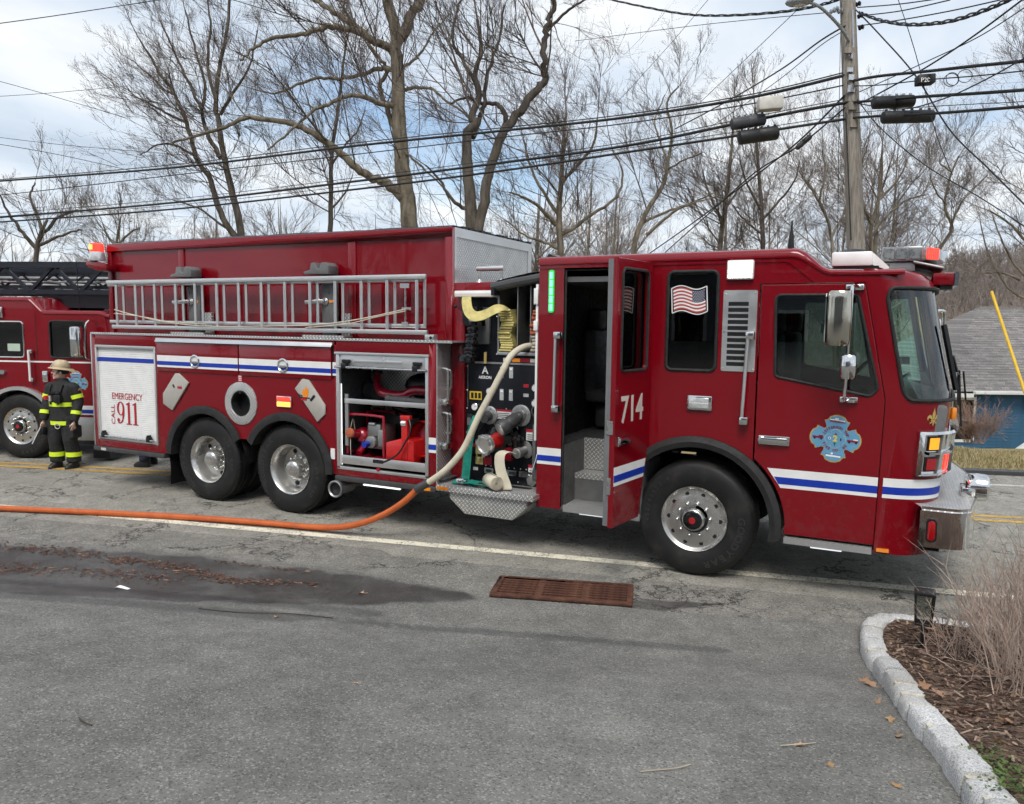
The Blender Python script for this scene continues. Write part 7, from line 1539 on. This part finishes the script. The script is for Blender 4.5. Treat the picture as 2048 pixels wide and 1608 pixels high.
for i in range(1700):
    px=rn.uniform(1500,2100); v=rn.uniform(.05,1)**.8; top=lerp_tab([(1500,610),(1750,575),(1880,548),(1960,532),(2050,522),(2300,505)],px); q=at(px,655-(655-top)*math.sin(v*math.pi/2),95+v*75)
    d=(rn.uniform(-.2,.2),rn.uniform(-.2,.2),1); tw.grow((q.x,q.y,q.z-1),d,rn.uniform(3.0,5.5),.09,1,.035,.02,.2,(0,5,0,0))
tag(link('far_wood',tw.mesh('far_wood','wood_hazed')),'grey brown bare wood covering the far hill at the right','woods',kind='stuff')
# ------------------------------------------------------------------ blue house
def shingle_mat(nm):
    t=NT(nm); P=t.obj(); b=t.n('ShaderNodeTexBrick',{'Scale':1.0,'Mortar Size':.004,'Brick Width':.30,'Row Height':.14},offset=.5); t.L.new(t.comb(t.sep()[0],t.math('MULTIPLY',t.sep()[2],1.68)),b.inputs[0]); b.inputs['Color1'].default_value=(.20,.19,.188,1); b.inputs['Color2'].default_value=(.30,.285,.275,1); b.inputs['Mortar'].default_value=(.08,.075,.07,1)
    n=t.noise(25,4,.7); k=t.rng(n,.3,.7,.75,1.2); return t.P(t.mix(1.0,b.outputs[0],t.comb(k,k,k),'MULTIPLY'),.95,0,.2,0,t.bump(n,.4,.01))
defmat('shingle',shingle_mat); simple('siding_blue',(.028,.105,.19),.6,var=.07,vs=2); simple('trim_white',(.70,.70,.67),.5,var=.05); simple('house_dark',(.02,.02,.022),.6,var=.1)
HA=math.atan2(.441,.897); H=thing('house','blue clapboard house with a grey shingle roof at the right edge','house',(3.2,24.85,-2.45),HA)
HL,HD,EZ,RZ=14.0,9.0,2.52,5.62
def hp(m,name,mat,parent=None,**k): return m.build(name,mat,parent or H,**k)
wl=hp(MB().box(0,HL,.03,HD,-.5,EZ),'wall','house_dark')
bd=MB().prism([(-.010,0),(.012,.0),(.028,.118),(.010,.118)],0,HL,'yz').mesh('siding_board','siding_blue')
for k in range(26): link('siding_board',bd,wl,(0,-.012,-.5+.116*k))
rf_=hp(MB().add([(-.35,-.38,EZ-.02),(HL,-.38,EZ-.02),(HL,HD/2,RZ),(3.9,HD/2,RZ),(-.35,HD+.38,EZ-.02),(HL,HD+.38,EZ-.02)],[(0,1,2,3),(0,3,4),(4,3,2,5)]),'roof','shingle',fix=False,smooth=0)
nC=34; sl=math.hypot(HD/2+.38,RZ-EZ)
for k in range(nC):
    t0,t1=k/nC,(k+1.12)/nC; 
    def rp(t,o): return (-.38+(HD/2+.38)*t-o*.55,EZ-.02+(RZ-EZ+.02)*t+o*.83)
    y0,z0=rp(t0,.035); y1,z1=rp(t1,.008); x0=-.35+4.25*t0; x1=-.35+4.25*t1
    hp(MB().add([(x0,y0,z0),(HL,y0,z0),(HL,y1,z1),(x1,y1,z1),(x0,y0,z0-.03),(HL,y0,z0-.03)],[(0,1,2,3),(4,5,1,0)]),'shingle_course','shingle',rf_,fix=False,smooth=0)
hp(MB().box(1.0,HL,-.50,-.38,EZ-.10,EZ+.02),'gutter','trim_white',bev=.01); hp(MB().box(-.3,1.0,-.46,-.36,EZ-.22,EZ-.08),'gutter','trim_white'); hp(MB().box(3.15,3.27,-.14,-.02,EZ-.75,EZ-.08),'downspout','trim_white')
hp(MB().prism([(3.85,RZ-.05),(HL,RZ-.05),(HL,RZ+.06),(3.9,RZ+.06)],HD/2-.12,HD/2+.12),'ridge_cap','shingle')
w_=hp(MB().box(.42,1.36,-.05,.0,.62,2.28),'window','trim_white'); hp(MB().box(.52,1.26,-.056,-.05,.73,2.17),'pane','glass_house',w_); hp(MB().box(.52,1.26,-.062,-.055,1.42,1.47),'sash','trim_white',w_)
hp(MB().box(4.35,4.5,-.16,-.02,1.25,1.55).box(4.3,4.55,-.10,-.02,1.5,1.56),'wall_lamp','black'); hp(MB().box(3.55,3.67,-.07,-.02,.42,.58).box(2.45,2.6,-.10,-.02,.2,.32),'outlet','trim_white'); hp(MB().box(4.55,4.95,-.1,-.02,2.1,2.25),'vent','siding_blue')
# parked car beyond the verge, only the tail showing
cp=at(2105,905,25); C=thing('parked_car','white car parked by the house at the right edge','car',(cp.x,cp.y,-2.60),HA)
pr=[(-1.2,.25),(-1.25,.62),(-1.18,.80),(-.70,.92),(-.15,1.32),(.9,1.38),(1.6,1.05),(2.6,.9),(2.7,.3)]
MB().prism(pr,-.85,.85).build('body','white',C,bev=.07,seg=3); MB().prism([(-.62,.95),(-.12,1.27),(.85,1.32),(1.35,1.05)],-.862,.862).build('window','glass_house',C)
for x in (-.55,1.75):
    for y in (-.86,.86): MB().lathe([(0,-.1),(.31,-.1),(.33,-.06),(.33,.06),(.31,.1),(0,.1)],(x,y*.95,.33),(0,1,0),20).build('wheel','tyre',C)
# bush against the house wall
tw=Twigs(101); rn=random.Random(101); q0=H.matrix_world if False else None
bx=at(1940,880,25.5)
for i in range(46):
    a=rn.uniform(0,6.28); tw.grow((rn.uniform(-.3,.3),rn.uniform(-.2,.2),0),(math.cos(a)*.75,math.sin(a)*.5,rn.uniform(.7,1.3)),rn.uniform(.7,1.25),.012,2,.006,.02,.2,(0,5,6,0))
defmat('twig_red',lambda n:bark_mat(n,(.26,.17,.135),(.36,.25,.20),(.30,.21,.17)))
B=tag(link('bush',tw.mesh('bush','twig_red'),None,(bx.x+.1,bx.y,-1.45)),'reddish bare bush in front of the blue house wall','bush'); B.scale=(.95,.95,.95)
NH=thing('house','grey clapboard house behind the viewpoint, seen only mirrored in the truck','house',(-6,-17.5,.7)); simple('siding_grey',(.20,.22,.24),.7,var=.08)
nw=MB().box(0,13,-7,0,-.8,5.2).build('wall','siding_grey',NH)
MB().add([(-.5,.5,5.1),(13.5,.5,5.1),(13.5,-3.5,8.2),(-.5,-3.5,8.2),(-.5,-7.5,5.1),(13.5,-7.5,5.1)],[(0,1,2,3),(3,2,5,4),(0,3,4),(1,5,2)]).build('roof','shingle',NH,fix=False,smooth=0)
for x in (1.2,4.2,8.0,10.8):
    for z in (.6,3.2): f_=MB().box(x,x+1.1,0,.06,z,z+1.5).build('window','trim_white',NH); MB().box(x+.1,x+1.0,.06,.07,z+.1,z+1.4).build('pane','glass_house',f_)
# ------------------------------------------------------------------ utility pole and cables
def pole_wood(nm):
    t=NT(nm); P=t.obj(); n=t.noise(9,6,.7,t.mapping((3,3,.12))); c=t.mix(t.rng(n,.3,.7),(.17,.150,.125),(.36,.325,.28)); return t.P(c,.92,0,.15,0,t.bump(n,.7,.02))
defmat('pole_wood',pole_wood); simple('cable',(.014,.014,.015),.55,var=.15); simple('splice_grey',(.055,.055,.062),.6,var=.15); simple('splice_white',(.55,.53,.48),.6,var=.1,bump=.6,bs=90); simple('lamp_grey',(.35,.37,.40),.45,.4,var=.1)
PD=14.2; pb=at(1722,800,PD); UP=thing('utility_pole','weathered wooden utility pole standing behind the cab','utility pole',(pb.x,pb.y,0)); po=Vector((pb.x,pb.y,0))
def pl3(px,py,d=PD): return at(px,py,d)-po
ax=[pl3(1727,905),pl3(1722,800),pl3(1712,500),pl3(1703,240),pl3(1696,20),pl3(1690,-150),pl3(1686,-300)]
MB().tube(ax,[.175,.17,.155,.145,.135,.128,.12],20).build('shaft','pole_wood',UP,smooth=60)
d0=pl3(1700,100,PD-.16)
lampa=spline([pl3(1697,80,PD-.14),pl3(1686,62,PD-.3),pl3(1668,40,PD-.6),pl3(1640,14,PD-.95),pl3(1615,3,PD-1.2)],6)
la=MB().tube(lampa,.028,10).build('lamp_arm','lamp_grey',UP); lh=pl3(1600,2,PD-1.3); MB().sphere(lh,.16,14,8,(1.5,.8,.55)).build('lamp_head','lamp_grey',la); MB().sphere(lh+Vector((0,0,-.05)),.10,12,6,(1.3,.8,.5)).build('lamp_glass','clear_lens',la)
for px,py,w,h in ((1697,101,.09,.05),(1702,155,.05,.05),(1702,178,.06,.06),(1705,212,.07,.07),(1708,247,.07,.07),(1700,140,.05,.04)):
    c=pl3(px,py,PD-.155); MB().obox(c,_rt*w,_fw*.02,_up*h).build('bolt_plate','pole_wood' if w>.06 else 'steel',UP)
MB().tube([pl3(1705,20,PD-.14),pl3(1707,90,PD-.15),pl3(1703,118,PD-.16),pl3(1697,110,PD-.16)],.02,8).build('conduit','lamp_grey',UP)
MB().tube([pl3(1692,225,PD-.1),pl3(1696,330,PD-.12),pl3(1702,480,PD-.12)],.012,6).build('ground_wire','cable',UP)
for px,py in ((1720,32),(1722,55),(1716,8),(1672,18),(1680,22),(1665,22)): MB().lathe([(.0,-.05),(.03,-.05),(.045,-.02),(.03,.0),(.05,.03),(.03,.05),(0,.06)],pl3(px,py,PD-.05),(1,0,.3),12).build('insulator','black_gloss' if px>1700 else 'lamp_grey',UP)
def cable(label,pts,w,sag=0,twist=False,mat='cable'):
    P=spline([at(*p) for p in pts],14); r=w
    if twist:
        m=MB()
        for ph in (0,2.1,4.2): m.tube([p+(_rt*math.cos(i*.55+ph)+_up*math.sin(i*.55+ph))*.022 for i,p in enumerate(P)],r*.55,5)
    else: m=MB().tube(P,r,6)
    o=m.build('overhead_cable',mat,smooth=60); return tag(o,label,'cable','overhead cables')
Lp=[(1700,148,14.1),(1500,195,15.4),(1250,235,17),(1000,262,18.7),(700,293,20.6),(350,335,22.8),(0,362,25),(-300,385,27)]
cable('topmost of the three thick black cables left of the pole',Lp,.030); cable('thin wire lashed just above the topmost thick cable left of the pole',[(x,y-6 if x>200 else y-3,d) for x,y,d in Lp],.012)
Lp2=[(1700,204,14.1),(1600,222,14.6),(1460,250,15.3),(1250,292,16.6),(1000,326,18.2),(700,364,20.2),(350,405,22.6),(0,434,25),(-300,455,27)]
cable('middle of the three thick black cables left of the pole',Lp2,.030); cable('thin support wire just above the middle thick cable left of the pole',[(x,y-7,d) for x,y,d in Lp2],.008)
Lp3=[(1705,236,14.1),(1600,252,14.6),(1470,272,15.2),(1250,305,16.5),(1000,342,18.1),(700,380,20.2),(350,418,22.6),(0,444,25),(-300,464,27)]
cable('lowest of the three thick black cables left of the pole',Lp3,.026); cable('thin support wire just above the lowest thick cable left of the pole',[(x,y-8,d) for x,y,d in Lp3],.007)
cable('thin cable between the topmost and middle thick cables left of the pole',[(1700,168,14.1),(1500,208,15.4),(1250,247,17),(1000,275,18.7),(700,310,20.6),(350,350,22.8),(0,390,25),(-200,402,26)],.013)
cable('topmost thick black cable right of the pole',[(1703,162,14.1),(1760,152,13.4),(1850,143,12.4),(1950,132,11.4),(2048,122,10.6),(2200,104,9.5)],.026)
cable('thin cable under the topmost one right of the pole',[(1703,172,14.1),(1760,170,13.4),(1850,160,12.4),(1950,152,11.4),(2048,142,10.6),(2200,128,9.5)],.010)
cable('middle thick black cable right of the pole',[(1703,205,14.1),(1760,200,13.4),(1850,193,12.4),(1950,187,11.5),(2048,180,10.7),(2200,168,9.6)],.026)
cable('lowest thick black cable right of the pole',[(1705,236,14.1),(1760,232,13.4),(1850,228,12.4),(1950,221,11.5),(2048,213,10.7),(2200,200,9.6)],.024)
cable('thin support wire over the lowest thick cable right of the pole',[(1703,226,14.1),(1850,214,12.4),(1950,208,11.5),(2048,203,10.7),(2200,190,9.6)],.006)
cable('twisted black service cable sagging from the top left to the pole',[(1190,-8,26),(1280,12,23),(1370,28,20.5),(1450,31,18.4),(1560,24,16.2),(1640,10,14.9),(1690,-6,14.2)],.024,twist=True)
cable('twisted grey service cable from the pole to the top right',[(1720,25,14.1),(1760,40,13.2),(1820,49,12),(1900,42,10.8),(1980,16,9.8),(2040,-12,9.2)],.022,twist=True)
cable('dark service cable from the pole down to the left behind the cab',[(1690,52,14.1),(1640,82,15),(1560,140,17),(1450,205,20),(1350,258,23)],.016); cable('thin wire beside the dark service cable left of the pole',[(1690,60,14.1),(1640,92,15),(1560,158,17),(1450,235,20),(1330,310,24)],.008)
cable('diagonal drop wire from the pole down across the sky to the cab roof',[(1690,190,14.1),(1600,280,16),(1500,360,19),(1380,450,23),(1280,520,27)],.018); cable('lower diagonal drop wire towards the cab roof left of the pole',[(1690,215,14.1),(1600,290,16),(1510,345,18),(1420,425,21),(1330,505,25)],.016)
cable('wire from the pole down to the right past the light bar',[(1712,20,14.1),(1760,70,13.6),(1830,150,12.8),(1900,260,12),(1980,340,11.3),(2060,420,10.6)],.012); cable('second wire falling from the pole to the lower right edge',[(1712,195,14.1),(1760,255,13.7),(1850,330,13),(1960,395,12.2),(2060,460,11.5)],.009)
cable('long wire crossing from the lower left to the top right corner behind the pole',[(1705,215,14.3),(1780,175,13.5),(1860,130,12.5),(1950,70,11.3),(2060,-12,10)],.013); cable('thin wire rising from the pole to the right edge',[(1705,190,14.3),(1860,120,12.5),(1960,72,11.3),(2060,8,10.2)],.008)
cable('wire sloping up to the right edge under the thick cables',[(1705,205,14.2),(1800,218,13),(1880,200,12),(1960,165,11.2),(2060,110,10.2)],.010)
cable('primary wire along the top right',[(1715,15,14.1),(1800,8,13),(1900,-6,12)],.010); cable('second primary wire right of the pole top',[(1715,32,14.1),(1800,22,13),(1900,0,11.8)],.010); cable('third primary wire right of the pole top',[(1715,52,14.1),(1800,40,13),(1900,22,11.8),(2000,0,10.9)],.010)
cable('guy wire running down the left of the pole',[(1683,5,14.0),(1680,120,14.0),(1678,250,14.0),(1676,420,14.0),(1674,560,14.0)],.006); cable('steep thin wire crossing the sky right of the pole',[(1795,-5,13),(1832,110,12.6),(1870,260,12.2),(1905,350,12)],.007)
cable('thin wire in the upper middle sky reaching the pole',[(1150,82,26),(1400,50,20),(1690,22,14.3)],.008); cable('faint diagonal wire in the middle sky',[(1420,-5,22),(1330,100,26),(1230,210,30)],.008); cable('second faint diagonal wire left of the pole',[(1610,5,16),(1500,110,20),(1400,205,24)],.008)
cable('highest wire at the top left corner',[(-40,4,16),(20,-6,16)],.009); cable('long wire rising to the right at the top left',[(-40,52,18),(120,30,18.5),(330,-2,19)],.010); cable('thin wire sloping down to the right in the left sky',[(-40,152,22),(80,185,23),(250,235,25)],.008); cable('thin near-level wire in the left sky',[(-40,195,26),(100,186,26),(255,172,27)],.008); cable('wire sagging to the right in the left sky above the thick cables',[(-40,270,24),(150,292,25),(400,312,27)],.008); cable('lower wire sloping down to the right in the left sky',[(-40,282,22),(120,310,23),(300,350,25)],.009)
# splice cases hung on the cables
def splice(label,a,b,d,w,mat,fins=False):
    A,B=at(*a,d),at(*b,d); m=MB(); ax_=(B-A).normalized(); L=(B-A).length
    m.lathe([(0,0),(w*.7,0),(w*.95,.02),(w,.05),(w,L*.48),(w*.94,L*.5),(w,L*.52),(w,L-.05),(w*.95,L-.02),(w*.7,L),(0,L)],A,ax_,16)
    o=m.build('splice_case',mat,smooth=40); tag(o,label,'splice case','cable splice cases')
    n=6
    for i in range(n):
        p=A+ax_*(L*(i+.5)/n)+_up*w; MB().obox(p,ax_*.02,_fw*.012,_up*.03).build('clip','lamp_grey' if fins else mat,o)
    return o
splice('dark grey splice case on the middle cable left of the pole',(1462,249),(1530,238),14.9,.115,'splice_grey'); splice('black splice case on the lowest cable left of the pole',(1477,276),(1556,265),14.9,.135,'cable'); splice('ribbed black splice case on the middle cable right of the pole',(1745,206),(1828,202),13.1,.105,'cable',True); splice('long black splice case on the lowest cable right of the pole',(1764,235),(1867,232),12.9,.105,'cable'); splice('small slanted black splice case left of the pole under the cables',(1593,297),(1622,272),15.9,.055,'cable')
o=tag(MB().obox(at(1540,208,14.7),_rt*.235+_up*.02,_fw*.10,_up*.125).build('terminal_box','splice_white',bev=.03),'off white ribbed terminal box on the cable left of the pole','terminal box')
o=tag(MB().obox(at(1850,160,12.4),_rt*.14+_up*.01,_fw*.08,_up*.075).build('terminal_box','cable',bev=.02),'small black terminal box marked P20 on the cable right of the pole','terminal box')
text('lettering','P20',.10,Matrix.Translation(at(1851,160,12.31))@Matrix(((_rt.x,_up.x,-_fw.x,0),(_rt.y,_up.y,-_fw.y,0),(_rt.z,_up.z,-_fw.z,0),(0,0,0,1))),'white',o)
for k in range(4): MB().torus(at(1905+14*k,158+3*(k%2),11.9),_fw,.10+.02*(k%3),.006,24,5).build('coil','cable',o) if k==0 else None
lo=[tag(MB().torus(at(px,py,11.9),_fw+_rt*.3,rr,.006,28,5).build('cable_loop','cable'),lb,'cable') for px,py,rr,lb in ((1902,160,.10,'small slack loop of cable just right of the black terminal box'),(1930,152,.10,'slack loop of cable farther right of the black terminal box'))]
gy=MB().tube([at(1983,583,12.6),at(2015,680,12.2),at(2052,792,11.8)],.023,10).build('guy_guard','guard_yellow'); tag(gy,'yellow plastic guard slanting over a guy wire in front of the house','guy guard')
# ------------------------------------------------------------------ dry shrubs in the planting bed
defmat('stem',lambda n:bark_mat(n,(.33,.245,.20),(.54,.43,.36),(.44,.345,.285)))
BASES=[(2.06,-1.22,.62,26,'nearest the lantern'),(2.26,-.95,.85,46,'behind the lantern'),(2.30,-1.55,.85,60,'in the middle of the bed'),(2.50,-1.15,1.0,60,'at the right behind the middle one'),(2.55,-.65,.95,50,'at the back by the road'),(2.32,-2.05,.75,44,'at the front by the right edge'),(2.62,-1.65,.9,50,'at the right edge of the picture'),(2.75,-.25,.9,40,'farthest back at the right edge')]
for i,(x,y,h,n,lb) in enumerate(BASES):
    tw=Twigs(200+i); rn=random.Random(300+i)
    for j in range(int(n*.70)):
        a=rn.uniform(0,6.28); sp=rn.uniform(.05,.62); tw.grow((rn.gauss(0,.07),rn.gauss(0,.07),-.02),(math.cos(a)*sp,math.sin(a)*sp,1),h*.72*rn.uniform(.5,1.1),.0042*rn.uniform(.6,1.3),1,.0011,.02,.12,(0,5.5,0,0))
    for j in range(int(n*.25)):      # fallen stalks at the foot
        a=rn.uniform(0,6.28); tw.grow((rn.gauss(0,.15),rn.gauss(0,.15),.02),(math.cos(a),math.sin(a),.12),rn.uniform(.2,.55),.003,0,.0015,-.03,.12,(0,0,0,0))
    tag(link('dry_shrub',tw.mesh('dry_shrub','stem'),None,(x,y,bed_z(x,y))),'bare dry shrub of thin pale stems '+lb,'shrub','dry shrubs in the planting bed')
# patch of low green ground cover
m=MB(); rn=random.Random(9)
for i in range(520):
    x,y=2.06+rn.gauss(0,.06),-3.30+rn.gauss(0,.10); z=bed_z(x,y)+rn.uniform(.0,.045); a=rn.uniform(0,6.28); l=rn.uniform(.012,.026); d=Vector((math.cos(a),math.sin(a),rn.uniform(-.2,.7)))*l; n=Vector((-math.sin(a),math.cos(a),rn.uniform(-.3,.3)))*l*.35; p=Vector((x,y,z)); m.add([p,p+d*.5+n,p+d,p+d*.5-n],[(0,1,2,3)])
simple('leaf_green',(.075,.115,.025),.7,var=.4,vs=20)
tag(m.build('ground_cover','leaf_green',fix=False,smooth=0),'patch of low green ground cover at the lower right corner','plants',kind='stuff')
# dead grass blades along the verge in view
m=MB(); rn=random.Random(15)
for i in range(26000):
    px=rn.uniform(1905,2060); x=rn.uniform(2.2,6.5); e=6.35+.30*x; y=e+.2+rn.uniform(0,4.6)**1.0; z=far_z(x,y)+.05*math.sin(x*1.7+(y-e-.15)); a=rn.uniform(0,6.28); h=rn.uniform(.03,.085); w=rn.uniform(.003,.006); m.mat(rn.choice((0,0,1,2)))
    t=Vector((math.cos(a)*h*.6,math.sin(a)*h*.6,h)); n=Vector((-math.sin(a),math.cos(a),0))*w; p=Vector((x,y,z)); m.add([p-n,p+n,p+t],[(0,1,2)])
simple('straw',(.46,.38,.21),.9,var=.2); simple('straw_dark',(.20,.16,.07),.9,var=.2); simple('straw_green',(.22,.20,.08),.9,var=.2)
tag(m.build('verge_grass',['straw','straw_dark','straw_green'],fix=False,smooth=0),'dry straw coloured grass on the verge across the road','grass',kind='stuff')
